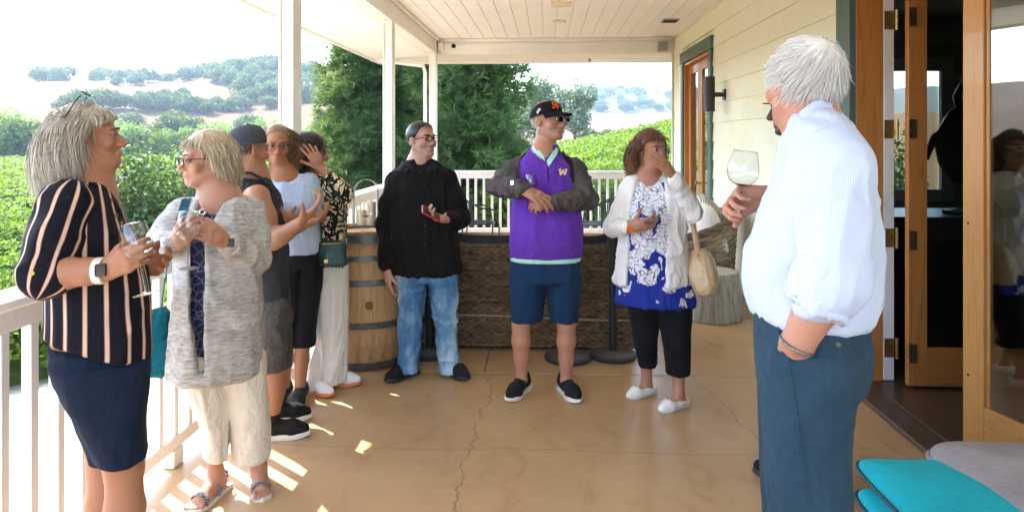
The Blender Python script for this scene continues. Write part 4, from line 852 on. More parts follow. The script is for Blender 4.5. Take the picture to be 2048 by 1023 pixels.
# ================================================================ smooth bodies: distance fields turned into one continuous mesh
def nz(v): v = np.asarray(v, float); return v / (np.linalg.norm(v) + 1e-9)
class Field:
    def __init__(s): s.ops = []
    def cone(s, a, b, ra, rb, k=.02, op='u'):
        a, b = np.asarray(a, float), np.asarray(b, float); m = max(ra, rb) + k + .02; ab = b - a; L = float(ab @ ab) + 1e-12
        def fn(x, y, z):
            t = np.clip(((x - a[0]) * ab[0] + (y - a[1]) * ab[1] + (z - a[2]) * ab[2]) / L, 0, 1)
            return np.sqrt((x - a[0] - t * ab[0]) ** 2 + (y - a[1] - t * ab[1]) ** 2 + (z - a[2] - t * ab[2]) ** 2) - (ra + (rb - ra) * t)
        s.ops.append((fn, np.minimum(a, b) - m, np.maximum(a, b) + m, k, op)); return s
    def chain(s, pts, rs, k=.02, op='u'):
        for i in range(len(pts) - 1): s.cone(pts[i], pts[i + 1], rs[i], rs[i + 1], k, op)
        return s
    def ell(s, c, r, k=.02, rot=None, op='u'):
        c = np.asarray(c, float); r = np.asarray(r, float); R = np.eye(3) if rot is None else np.asarray(rot); m = np.full(3, r.max()) + k + .02
        if rot is None: m = r + k + .02
        def fn(x, y, z):
            X, Y, Z = x - c[0], y - c[1], z - c[2]; u = R[0, 0] * X + R[1, 0] * Y + R[2, 0] * Z; v = R[0, 1] * X + R[1, 1] * Y + R[2, 1] * Z; w = R[0, 2] * X + R[1, 2] * Y + R[2, 2] * Z
            k0 = np.sqrt((u / r[0]) ** 2 + (v / r[1]) ** 2 + (w / r[2]) ** 2); k1 = np.sqrt((u / r[0] ** 2) ** 2 + (v / r[1] ** 2) ** 2 + (w / r[2] ** 2) ** 2) + 1e-9
            return k0 * (k0 - 1) / k1
        s.ops.append((fn, c - m, c + m, k, op)); return s
    def loft(s, secs, k=.03, pw=2.4, op='u', yaw=0.0, round_=.02):
        """secs: rows of (cx, cy, cz, rx, ry) with cz monotonic; yaw turns the section's axes"""
        S = np.array(sorted(secs, key=lambda q: q[2]), float); z = S[:, 2]; zz = np.linspace(z[0], z[-1], 80); Q = []
        for j in (0, 1, 3, 4):                        # smooth interpolation between sections
            y = S[:, j]; t = np.gradient(y, z) if len(z) > 2 else np.full(len(z), (y[-1] - y[0]) / (z[-1] - z[0])); i = np.clip(np.searchsorted(z, zz) - 1, 0, len(z) - 2); h = z[i + 1] - z[i]; u = (zz - z[i]) / h
            Q.append((2 * u ** 3 - 3 * u ** 2 + 1) * y[i] + (u ** 3 - 2 * u ** 2 + u) * h * t[i] + (-2 * u ** 3 + 3 * u ** 2) * y[i + 1] + (u ** 3 - u ** 2) * h * t[i + 1])
        cx, cy_, rx, ry = Q; c, sn = math.cos(yaw), math.sin(yaw); R = max(rx.max(), ry.max()) + k + .03
        lo = np.array((cx.min() - R, cy_.min() - R, z[0] - .06)); hi = np.array((cx.max() + R, cy_.max() + R, z[-1] + .06))
        def fn(x, y, zq):
            zl = zq[..., 0, 0, :] if zq.ndim == 3 else zq
            X = x - np.interp(zl, zz, cx); Y = y - np.interp(zl, zz, cy_); u = c * X + sn * Y; v = -sn * X + c * Y
            e = np.interp(zl, zz, rx); g = np.interp(zl, zz, ry); rho = (np.abs(u / e) ** pw + np.abs(v / g) ** pw) ** (1 / pw) + 1e-6
            d = np.minimum(np.sqrt(u * u + v * v) * (1 - 1 / rho), np.minimum(e, g) * 4); d = np.where(rho < .3, -np.minimum(e, g) * .7, d)
            w = np.maximum(zq - z[-1], z[0] - zq) + round_; dd = d + round_
            return np.minimum(np.maximum(dd, w), 0) + np.sqrt(np.maximum(dd, 0) ** 2 + np.maximum(w, 0) ** 2) - round_
        s.ops.append((fn, lo, hi, k, op)); return s
    def plane(s, p, n, op='i', k=.004):                # keep the side the normal points away from
        p = np.asarray(p, float); n = nz(n)
        s.ops.append((lambda x, y, z: (x - p[0]) * n[0] + (y - p[1]) * n[1] + (z - p[2]) * n[2], None, None, k, op)); return s
    def bounds(s):
        lo = np.min([o[1] for o in s.ops if o[1] is not None and o[4] == 'u'], 0); hi = np.max([o[2] for o in s.ops if o[1] is not None and o[4] == 'u'], 0); return lo, hi
    def eval(s, xs, ys, zs):
        V = np.full((len(xs), len(ys), len(zs)), 1.0, np.float32)
        for (fn, lo, hi, k, op) in s.ops:
            if lo is None: a = [0, 0, 0]; b = V.shape
            else: a = [int(np.searchsorted(q, l)) for q, l in zip((xs, ys, zs), lo)]; b = [int(np.searchsorted(q, h)) for q, h in zip((xs, ys, zs), hi)]
            if min(b[i] - a[i] for i in range(3)) <= 0: continue
            sl = tuple(slice(a[i], b[i]) for i in range(3)); d = fn(xs[a[0]:b[0], None, None], ys[None, a[1]:b[1], None], zs[None, None, a[2]:b[2]]).astype(np.float32); v = V[sl]
            if op == 'u': h = np.clip(.5 + .5 * (v - d) / k, 0, 1); V[sl] = v * (1 - h) + d * h - k * h * (1 - h)
            else:
                if op == 's': d = -d
                h = np.clip(.5 - .5 * (v - d) / k, 0, 1); V[sl] = v * (1 - h) + d * h + k * h * (1 - h)
        return V
    def mesh(s, res, zfine=None, lo=None, hi=None):
        """res: cell size; zfine: rows (z0, z1, cell) with another spacing in height"""
        b0, b1 = s.bounds(); lo = b0 if lo is None else np.maximum(lo, b0); hi = b1 if hi is None else np.minimum(hi, b1)
        xs = np.arange(lo[0], hi[0] + res, res); ys = np.arange(lo[1], hi[1] + res, res); zs = [lo[2]]
        while zs[-1] < hi[2]:
            st = res
            for (a, b, c) in (zfine or ()):
                if a <= zs[-1] < b: st = c
            zs.append(zs[-1] + st)
        return surfnet(s.eval(xs, ys, np.array(zs)), xs, ys, np.array(zs))
_CO = np.array([(i, j, k) for i in (0, 1) for j in (0, 1) for k in (0, 1)]); _ED = [(a, b) for a in range(8) for b in range(a + 1, 8) if abs(_CO[a] - _CO[b]).sum() == 1]
def surfnet(V, xs, ys, zs):
    s = (V < 0); c = np.zeros(tuple(n - 1 for n in V.shape), np.int8)
    for (i, j, k) in _CO: c += s[i:V.shape[0] - 1 + i, j:V.shape[1] - 1 + j, k:V.shape[2] - 1 + k]
    I = np.argwhere((c > 0) & (c < 8)); ids = np.full(c.shape, -1, np.int32); ids[I[:, 0], I[:, 1], I[:, 2]] = np.arange(len(I))
    val = np.stack([V[I[:, 0] + a, I[:, 1] + b, I[:, 2] + d] for (a, b, d) in _CO], 1); P = np.zeros((len(I), 3)); N = np.zeros(len(I))
    for (a, b) in _ED:
        m = (val[:, a] < 0) != (val[:, b] < 0); t = val[m, a] / (val[m, a] - val[m, b]); P[m] += _CO[a] + t[:, None] * (_CO[b] - _CO[a]); N[m] += 1
    P /= N[:, None]; v = np.stack([g[I[:, q]] + P[:, q] * (g[np.minimum(I[:, q] + 1, len(g) - 1)] - g[I[:, q]]) for q, g in enumerate((xs, ys, zs))], 1)
    F = []
    for ax in range(3):
        sl0 = [slice(1, -1)] * 3; sl1 = [slice(1, -1)] * 3; sl0[ax] = slice(0, -1); sl1[ax] = slice(1, None); A, B = s[tuple(sl0)], s[tuple(sl1)]; E = np.argwhere(A != B); off = np.array([1, 1, 1]); off[ax] = 0; E = E + off
        flip = s[E[:, 0], E[:, 1], E[:, 2]]; u, w = [q for q in range(3) if q != ax]; q = []
        for (du, dw) in ((-1, -1), (0, -1), (0, 0), (-1, 0)): e = E.copy(); e[:, u] += du; e[:, w] += dw; q.append(ids[e[:, 0], e[:, 1], e[:, 2]])
        q = np.stack(q, 1); flip = flip ^ (ax == 1); q[~flip] = q[~flip][:, ::-1]; F.append(q)
    F = np.concatenate(F); F = F[(F >= 0).all(1)]; return v, F
def vnormals(v, f):
    n = np.zeros_like(v); fn = np.cross(v[f[:, 2]] - v[f[:, 0]], v[f[:, 3]] - v[f[:, 1]])
    for k in range(4): np.add.at(n, f[:, k], fn)
    return n / (np.linalg.norm(n, axis=1)[:, None] + 1e-12)
def folds(v, f, amp, sc=(14, 14, 5), seed=0, ridge=True, weight=None):
    """soft cloth folds: moves the surface along its normals by ridged noise of two sizes"""
    n = vnormals(v, f); p = v * np.array(sc) + seed; w = fbm(p * .5 + 31, 2) * 2.2; p = p + (w - 1.1)[:, None] * np.array((.6, -.5, 1)); a = vnoise(p); b = vnoise(p * np.array((1.9, 1.9, 2.6)) + 7)
    h = (1 - np.abs(2 * a - 1)) ** 3 - .25 + .45 * ((1 - np.abs(2 * b - 1)) ** 3 - .25)
    return v + n * (1.5 * amp * h * (1 if weight is None else weight))[:, None]
# ---------------------------------------------------------------- materials of people
def m_skin(name, col, rough=.5):
    t = NT(name); c = t.attr('skin'); b = t.noise(60, 4, .65); c = t.mix(t.math('MULTIPLY', b, .38), c, sh(col, .66)); b2 = t.noise(24, 4, .7); c = t.mix(t.math('MULTIPLY', t.ramp(b2, [(.48, (0, 0, 0)), (.68, (1, 1, 1))]), .30), c, (col[0] * 1.05, col[1] * .72, col[2] * .66)); s2 = t.noise(240, 2); c = t.mix(t.math('MULTIPLY', t.math('GREATER_THAN', s2, .66), .18), c, sh(col, .5))
    t.bsdf(c, rough, t.bump(t.noise(55, 5, .7), .25, .004, t.bump(t.noise(320, 3), .3, .0012)), spec=.42, sss=.06); return t.m
def m_hair(name, c1, c2, c3, rough=.42):
    t = NT(name); f = t.attr('tone', 'Fac'); t.bsdf(t.ramp(f, [(0, c1), (.5, c2), (1, c3)]), rough, spec=.45, sheen=.1); return t.m
def m_eye():
    t = NT('eye'); xyz = t.sep(t.coord()); r = t.math('SQRT', t.math('ADD', t.math('MULTIPLY', xyz[0], xyz[0]), t.math('MULTIPLY', xyz[2], xyz[2]))); fr = t.math('GREATER_THAN', xyz[1], 0)
    c = t.mix(t.math('MULTIPLY', t.math('LESS_THAN', r, .0064), fr), (.17, .14, .12), (.035, .025, .02)); c = t.mix(t.math('MULTIPLY', t.math('LESS_THAN', r, .0026), fr), c, (.01, .01, .01)); t.bsdf(c, .35, spec=.25); return t.m
M_EYE = m_eye()
def m_garment(name, build, rough=.85, fold=.4, weave=500):
    t = NT(name); c = build(t); h1 = t.noise(16, 3, .5, vec=(1, 1, .5), dist=.7); n = t.bump(h1, fold, .012); n = t.bump(t.noise(weave, 2), .12, .001, n); t.bsdf(c, rough, n, spec=.12, sheen=.02); return t.m
# ---------------------------------------------------------------- heads, hands, feet
class Head:
    """head frame: origin between the eyes' height and the ears, X to the side, Y out of the face, Z up"""
    def __init__(s, c, yaw, pitch=0, roll=0, k=1.0):
        s.c = np.asarray(c, float); s.k = k; f = np.array((math.sin(yaw), -math.cos(yaw), 0)); x = np.array((math.cos(yaw), math.sin(yaw), 0)); x = -x; u = np.array((0, 0, 1.0))
        f, u = f * math.cos(pitch) + u * math.sin(pitch), u * math.cos(pitch) - f * math.sin(pitch); x, u = x * math.cos(roll) + u * math.sin(roll), u * math.cos(roll) - x * math.sin(roll)
        s.R = np.stack([x, f, u], 1)                  # columns: the head's axes
    def w(s, p): return s.c + s.R @ (np.asarray(p, float) * s.k)
    def W(s, P): return s.c + (np.asarray(P, float) * s.k) @ s.R.T
    def inv(s, P): return ((np.asarray(P, float) - s.c) @ s.R) / s.k
    def euler(s): return Matrix(s.R.tolist()).to_euler()
def head_field(F, H, fem=False, fat=0.0, open_mouth=False, nose=1.0):
    k = H.k; R = H.R; j = .92 if fem else 1.0
    def E(c, r, kk=.012, op='u'): F.ell(H.w(c), np.array(r) * k, kk * k, R, op)
    def C(a, b, ra, rb, kk=.01, op='u'): F.cone(H.w(a), H.w(b), ra * k, rb * k, kk * k, op)
    E((0, -.014, .036), (.0755, .097, .083), .01); E((0, .026, -.022), (.062 * j + fat * .4, .070, .088), .02); E((0, .012, .052), (.066, .074, .060), .02)
    E((0, .036, -.076), (.047 * j + fat, .048, .042), .02); E((0, .078, -.100 * (.96 if fem else 1)), (.021, .019, .018), .018)
    for s in (-1, 1):
        C((s * .056 * j, -.004, -.050), (s * .022, .066, -.098), .018 + fat * .5, .016 + fat * .4, .02); E((s * .043, .063, -.034), (.024 + fat * .6, .022, .022), .015)
        C((s * .012, .094, .022), (s * .044, .078, .024), .010 if not fem else .007, .008, .012)
        E((s * .0315, .104, .002), (.017, .018, .0105), .010, 's')
        E((s * .0315, .083, .0085), (.0155, .0165, .006), .004); E((s * .0315, .084, -.0095), (.0145, .0135, .0055), .004)
        E((s * .013, .101, -.040), (.0095 * nose, .0105, .0085), .006)
        Re = R @ np.array([[math.cos(.25 * s), -math.sin(.25 * s), 0], [math.sin(.25 * s), math.cos(.25 * s), 0], [0, 0, 1]])
        F.ell(H.w((s * .0785, -.010, -.008)), np.array((.0085, .019, .032)) * k, .006 * k, Re); F.ell(H.w((s * .0865, -.006, -.006)), np.array((.005, .011, .019)) * k, .005 * k, Re, 's'); E((s * .0765, .006, -.016), (.006, .006, .008), .004)
        E((s * .0065, .113, -.0495), (.004, .006, .0035), .003, 's')
    C((0, .089, .014), (0, .113, -.032), .0092 * nose, .0122 * nose, .010); E((0, .115, -.037), (.0115 * nose, .0102, .0092), .008)
    E((0, .089, -.070), (.023, .011, .017), .010)
    mo = .006 if open_mouth else 0
    for (z, r) in ((-.0655 + mo * .5, .0058), (-.0765 - mo, .0068)): C((-.019, .088, z), (0, .0965, z + (.001 if r < .006 else 0)), r * .6, r, .005); C((.019, .088, z), (0, .0965, z + (.001 if r < .006 else 0)), r * .6, r, .005)
    C((-.021, .098, -.0712 - mo * .3), (.021, .098, -.0712 - mo * .3), .0018 + mo, .0018 + mo, .003, 's'); E((0, .102, -.089), (.016, .008, .006), .008, 's')
def skin_colors(v, H, col, lips=(.42, .12, .10), ruddy=.35, stub=None, fem=False):
    c = np.tile(np.array(col, float), (len(v), 1)); q = H.inv(v); g = lambda p, s: np.exp(-(((q - np.array(p)) / np.array(s)) ** 2).sum(1)); red = np.array((col[0] * 1.02, col[1] * .62, col[2] * .58)); near = (np.abs(q) < .2).all(1)
    m = np.clip(g((0, .118, -.036), (.022, .02, .018)) + .8 * g((.043, .075, -.032), (.026, .03, .02)) + .8 * g((-.043, .075, -.032), (.026, .03, .02)) + .5 * g((0, .08, -.105), (.03, .03, .02)) + .9 * ((np.abs(q[:, 0]) > .078) & (q[:, 2] > -.045)), 0, 1) * near * ruddy; c = c * (1 - m[:, None]) + red * m[:, None]
    m = np.clip(1.4 * g((0, .095, -.0712), (.0195, .016, .0085)), 0, 1) * near * (.9 if fem else .55); c = c * (1 - m[:, None]) + np.array(lips) * m[:, None]
    dk = np.clip(.8 * g((.0315, .09, -.001), (.02, .03, .011)) + .8 * g((-.0315, .09, -.001), (.02, .03, .011)), 0, 1) * near * .30; c = c * (1 - dk[:, None]) + c * np.array((.72, .55, .5)) * dk[:, None]
    if stub is not None: m = sst(-.035, -.06, q[:, 2]) * sst(.115, .085, np.abs(q[:, 2] + .0)) * (q[:, 1] > -.005) * near * .45; c = c * (1 - m[:, None]) + np.array(stub) * m[:, None]
    return np.concatenate([c, np.ones((len(v), 1))], 1)
def hand_field(F, w, d, n, side, curl=(.3, .45, .35), spread=.10, thumb=(.75, .35, .55), k=1.0, kk=.007):
    """w wrist, d direction of the palm, n where the palm faces, side +1/-1 puts the thumb; curl: bend of the three finger joints (or one row per finger)"""
    w = np.asarray(w, float); d = nz(d); n = nz(np.asarray(n) - d * (np.asarray(n) @ d)); l = np.cross(d, n) * side
    cu = curl if hasattr(curl[0], '__len__') else [curl] * 4; L = [(.043, .027, .021), (.047, .031, .022), (.043, .029, .021), (.034, .021, .019)]; off = (.030, .010, -.010, -.028); pal = (.088, .092, .087, .078)
    for i in range(4):
        base = w + l * off[i] * .55 * k; kn = w + d * pal[i] * k + l * off[i] * k; F.cone(base, kn, .015 * k, .0112 * k, .012 * k); a = nz(d + l * spread * (1.2, .3, -.4, -1.2)[i]); p = kn; th = 0; r = (.0098, .0100, .0095, .0085)[i]
        for q in range(3):
            th += cu[i][q]; dr = a * math.cos(th) + n * math.sin(th); e = p + dr * L[i][q] * k; F.cone(p, e, r * k, r * .9 * k, .004 * k if q else kk * k); p = e; r *= .9
    F.ell(w + d * .048 * k - n * .001, (.02 * k,) * 3, .02 * k)
    b = w + d * .022 * k + l * .022 * k + n * .006 * k; t0 = nz(d * math.cos(thumb[0]) + l * math.sin(thumb[0]) + n * .25); m = b + t0 * .042 * k; F.cone(b, m, .016 * k, .0125 * k, .014 * k)
    t1 = nz(t0 + n * thumb[1]); m2 = m + t1 * .032 * k; F.cone(m, m2, .0115 * k, .0102 * k, .006 * k); t2 = nz(t1 + n * thumb[2] - l * thumb[2] * .4); F.cone(m2, m2 + t2 * .025 * k, .010 * k, .0085 * k, .004 * k)
def arm_field(F, sh_, el, wr, k=1.0, fem=False):
    j = .88 if fem else 1.0; F.chain([sh_, sh_ + (el - sh_) * .4, el], [.050 * j * k, .046 * j * k, .037 * j * k], .03); F.chain([el, el + (wr - el) * .3, wr], [.036 * j * k, .040 * j * k, .0255 * j * k], .02)
def leg_field(F, hip, kn, an, k=1.0, fem=False, hide=False):
    """hide: the thigh and knee lie well inside trousers"""
    u = an - kn; a, b, c, d = (.050, .040, .040, .046) if hide else (.070, .054, .051, .055); F.chain([hip, kn], [a * k, b * k], .03); F.chain([kn, kn + u * .30, kn + u * .62, an], [c * k, d * k, .043 * k, .033 * k], .02)
# ---------------------------------------------------------------- hair
def strand_mesh(P, rad, tone, mat, name):
    """P: strands x points x 3; three-sided tapered tubes"""
    n, m, _ = P.shape; T = np.gradient(P, axis=1); T /= np.linalg.norm(T, axis=2)[..., None] + 1e-9; A = np.cross(T, np.array((.3, .2, .93))); A /= np.linalg.norm(A, axis=2)[..., None] + 1e-9; B = np.cross(T, A); R = rad[:, None] * np.interp(np.linspace(0, 1, m), [0, .1, .7, 1], [.5, 1, .9, .12])[None]
    V = np.stack([P + (A * math.cos(a) + B * math.sin(a)) * R[..., None] for a in (0, 2.094, 4.189)], 2).reshape(-1, 3); i, j = np.meshgrid(np.arange(n), np.arange(m - 1), indexing='ij'); q = (i * m + j) * 3
    f = np.concatenate([np.stack([q + a, q + (a + 1) % 3, q + 3 + (a + 1) % 3, q + 3 + a], -1).reshape(-1, 4) for a in range(3)]); me = mesh(name, V, f, mat, True); vattr(me, 'tone', np.repeat(tone, m * 3)); return me
SKULL_C = np.array((0, -.014, .036)); SKULL_R = np.array((.0765, .098, .084))
def grow(H, n, length, comb, lay=(.03, .16), rad=(.0012, .0024), seed=0, steps=16, mask=None, wild=.12, stop=None, avoid=True, front=None):
    """strands rooted on the scalp that follow comb(p, root) and stay outside the skull; all in the head frame"""
    rs = np.random.RandomState(seed); U = rs.normal(size=(n * 4, 3)); U /= np.linalg.norm(U, axis=1)[:, None]; P = SKULL_C + U * SKULL_R
    if mask is None: mask = lambda p: ((p[:, 2] > .072) | (p[:, 1] < .012 + .55 * np.maximum(p[:, 2], -.01))) & (p[:, 2] > -.045) & ~((np.abs(p[:, 0]) > .06) & (p[:, 1] > -.03) & (p[:, 2] < .012))
    P = P[mask(P)][:n]; n = len(P); root = P.copy(); L = length(root) * rs.uniform(.85, 1.1, n); la = rs.uniform(lay[0], lay[1], n) + np.where(rs.rand(n) < .07, rs.exponential(.06, n), 0); jit = rs.normal(0, wild, (n, 3)); pts = [P]
    for s in range(steps - 1):
        t = s / (steps - 1); d = comb(P, root, t) + jit * (.4 + t); rel = (P - SKULL_C) / SKULL_R; rho = np.linalg.norm(rel, axis=1); nn = rel / SKULL_R; nn /= np.linalg.norm(nn, axis=1)[:, None]
        want = 1 + la * min(1, .25 + 1.5 * t); dn = (d * nn).sum(1); ins = rho < want * 1.04; d = d - nn * (np.where(ins, np.minimum(dn, 0), 0))[:, None] + nn * (np.clip(want - rho, 0, .3) * 4)[:, None]
        if avoid:
            fc = (P[:, 1] > .035) & (P[:, 2] < .055) & (np.abs(P[:, 0]) < .07); d[fc, 0] += np.sign(P[fc, 0] + 1e-6) * 1.4; d[fc, 1] -= .5
        d /= np.linalg.norm(d, axis=1)[:, None] + 1e-9; P = P + d * (L / (steps - 1))[:, None]
        if front is not None: P = P.copy(); P[:, 1] = np.minimum(P[:, 1], front + np.maximum(0, P[:, 2] - .045) * 3)
        pts.append(P)
    Q = np.stack(pts, 1); ln = Q.shape; return H.W(Q.reshape(-1, 3)).reshape(ln), rs.uniform(rad[0], rad[1], n) * H.k, rs.rand(n)
def hair_cap(H, extra=(), grow_=.012, cuts=(), res=.007):
    """solid under layer of the hair, in the head frame: skull swollen a little, face side cut away, plus extra lobes (c, r)"""
    F = Field(); F.ell((0, -.016, .038), SKULL_R + grow_, .02)
    for (c, r) in extra: F.ell(c, r, .03)
    F.plane((0, .062, .07), (0, .80, -.60)); F.plane((0, 0, -.06 if not extra else -.40), (0, 0, -1))
    for (c, r) in cuts: F.ell(c, r, .012, None, 's')
    v, f = F.mesh(res); return H.W(v), f
# ---------------------------------------------------------------- figures
class Fig:
    """a person: positions are read from the photograph's columns and rows at depth D (+ dd); the frame is x right, y away from the camera, z up"""
    def __init__(s, px, D, label, group='visitors on the porch'):
        s.phi = math.atan((px - CX) / FPX); s.rz = YAW - s.phi; s.D = D; s.R = D / math.cos(s.phi); s.fx = CR * math.cos(s.phi) - CF * math.sin(s.phi); s.fy = CF * math.cos(s.phi) + CR * math.sin(s.phi)
        b = at(px, HOR, D); s.o = tag(empty('person', (b[0], b[1], 0), s.rz), label, 'person'); s.skin = Field(); LOCAL[0] = True; s.org = b
    def ray(s, px, py): u = (px - CX) / FPX; c, n = math.cos(s.phi), math.sin(s.phi); return np.array((u * c - n, u * n + c, (HOR - py) / FPX))
    def p(s, px, py, dd=0.0): r = s.ray(px, py); t = (s.R + dd) / r[1]; return np.array((r[0] * t, dd, CAMH + r[2] * t))
    def g(s, px, dd, z): q = s.p(px, HOR, dd); q[2] = z; return q
    def secs(s, rows):
        out = []
        for r in rows:
            py, xl, xr, th = r[:4]; dd = r[4] if len(r) > 4 else 0; a, b = s.p(xl, py, dd), s.p(xr, py, dd); c = (a + b) / 2; out.append((c[0], c[1], c[2], (b[0] - a[0]) / 2, th / 2))
        return out
    def world(s, q): q = np.asarray(q, float); return np.array((s.org[0], s.org[1], 0)) + s.fx * q[0] + s.fy * q[1] + CU * q[2]
    def part(s, name, v, f, mat, parent=None, label=None):
        o = link(name, mesh(name, v, f, mat, True), parent or s.o)
        if label: o['label'] = label
        return o
    def cloth(s, name, F, mat, res=.009, amp=.006, sc=(14, 14, 5), seed=0, parent=None, label=None, zfine=None, weight=None):
        v, f = F.mesh(res, zfine)
        if amp: v = folds(v, f, amp, sc, seed, True, None if weight is None else weight(v))
        s.last = (v, f); return s.part(name, v, f, mat, parent, label)
    def surf(s, v, f): return BVHTree.FromPolygons([tuple(q) for q in v], [tuple(q) for q in f])
    def cast(s, bvh, px, py, off=.002):
        """point of a surface under a pixel, a little in front of it"""
        o = np.array((0, -s.R, CAMH)); d = nz(s.ray(px, py)); h = bvh.ray_cast(Vector(o), Vector(d))
        return (np.array(h[0]) - d * off) if h[0] is not None else None
    def body(s, H, mat, col, res=.006, zfine=None, **kw):
        v, f = s.skin.mesh(res, zfine); o = s.part('body', v, f, mat); vattr(o.data, 'skin', skin_colors(v, H, col, **kw), 'COL'); s.bodyo = o; return o
    def eyes(s, H, brow=None, heavy=1.0):
        for q in (-1, 1):
            sp = bpy.data.meshes.new('eye'); bm = bmesh.new(); bmesh.ops.create_uvsphere(bm, u_segments=16, v_segments=10, radius=.0122 * H.k); bm.to_mesh(sp); bm.free(); sp.materials.append(M_EYE); sp.polygons.foreach_set('use_smooth', np.ones(len(sp.polygons), bool))
            link('eye', sp, s.o, H.w((q * .0315, .0845, .0005)), H.euler())
            if brow is not None: MB().tube([H.w(p) for p in ((q * .014, .104, .0205), (q * .028, .1015, .0255), (q * .042, .092, .0250), (q * .050, .082, .0200))], [.0030 * heavy, .0038 * heavy, .0032 * heavy, .0012], 6).build('eyebrow', brow, s.o, True)
    def done(s): LOCAL[0] = False
def spectacles(fig, H, frame, lens=None, w=.0265, h=.0195, r=.0016, y=.116, drop=-.002, full=True, name='glasses'):
    g = None
    for s in (-1, 1):
        ring = [H.w((s * .033 + w * math.copysign(abs(math.cos(a)) ** .6, math.cos(a)), y - .10 * (abs(s * .033 + w * math.cos(a)) - .01) ** 1 * .35, drop + h * math.copysign(abs(math.sin(a)) ** .7, math.sin(a)))) for a in np.linspace(0, 2 * math.pi, 25)]
        pts = ring if full else ring[:13]; o = MB().tube(pts, r * H.k, 6, not full).build('lens_rim' if g else name, frame, fig.o if g is None else g, True); g = g or o
        if lens is not None: v = [H.w((s * .033, y - .006, drop))] + ring[:-1]; link('lens', mesh('lens', v, [(0, i + 1, (i + 1) % 24 + 1) for i in range(24)], lens), g)
        MB().tube([H.w((s * (.033 + w), y - .014, drop + h * .4)), H.w((s * .079, .06, drop + h * .4)), H.w((s * .083, -.006, drop + .006)), H.w((s * .080, -.026, drop - .012))], r * 1.1 * H.k, 6).build('temple', frame, g, True)
    MB().tube([H.w((-.0075, y, drop + h * .25)), H.w((0, y + .004, drop + h * .45)), H.w((.0075, y, drop + h * .25))], r * H.k, 6).build('bridge', frame, g, True); return g
def cap_hat(fig, H, mat, brimmat, back=False, z0=.028, tilt=.05, R=(.0865, .107, .096), brim=.075, name='cap', curve=.022):
    sgn = -1 if back else 1; mb = MB(); n, m = 40, 12
    for i in range(m + 1):
        t = i / m * math.pi / 2
        for k in range(n):
            a = 2 * math.pi * k / n; q = math.cos(t) ** .72; seam = 1 - .006 * (abs(math.cos(3 * a)) < .10); mb.v.append(H.w((R[0] * q * math.cos(a) * seam, -.014 + R[1] * q * math.sin(a) * seam, z0 + R[2] * math.sin(t) + tilt * .5 * sgn * q * math.sin(a) * .6)))
    for i in range(m):
        for k in range(n): q = i * n; mb.f.append((q + k, q + (k + 1) % n, q + n + (k + 1) % n, q + n + k))
    for (rr, z) in ((.975, .004), (.93, .02)):          # folded-in band
        for k in range(n): a = 2 * math.pi * k / n; mb.v.append(H.w((R[0] * rr * math.cos(a), -.014 + R[1] * rr * math.sin(a), z0 + z + tilt * .3 * sgn * math.sin(a))))
    b = (m + 1) * n
    for k in range(n): mb.f.append((k, b + k, b + (k + 1) % n, (k + 1) % n)); mb.f.append((b + k, b + n + k, b + n + (k + 1) % n, b + (k + 1) % n))
    c = mb.build(name, mat, fig.o, True); MB().tube([H.w((0, -.014, z0 + R[2] - .002)), H.w((0, -.014, z0 + R[2] + .006))], [.009, .006], 10).build('button', mat, c, True)
    bm_ = MB(); nu, nv = 18, 7
    for lay in (0, 1):
        for j in range(nv + 1):
            for i in range(nu + 1):
                u = -1 + 2 * i / nu; a = u * 1.18; v = j / nv; x = R[0] * math.sin(a) * (1 + .02 * v); y = -.014 + sgn * (R[1] * math.cos(a) * (.985 + .03 * v) + brim * v * math.cos(u * 1.35) ** .8); bm_.v.append(H.w((x, y, z0 + .004 - curve * (u * u) * (.4 + .6 * v) + tilt * .3 * (1 if not back else 1) - .016 * v - .0035 * lay)))
    for lay in (0, 1):
        for j in range(nv):
            for i in range(nu): q = lay * (nu + 1) * (nv + 1) + j * (nu + 1) + i; bm_.f.append((q, q + 1, q + nu + 2, q + nu + 1))
    o2 = (nu + 1) * (nv + 1)
    for i in range(nu): q = nv * (nu + 1) + i; bm_.f.append((q, q + 1, q + 1 + o2, q + o2))
    bm_.build('brim', brimmat, c, True); return c
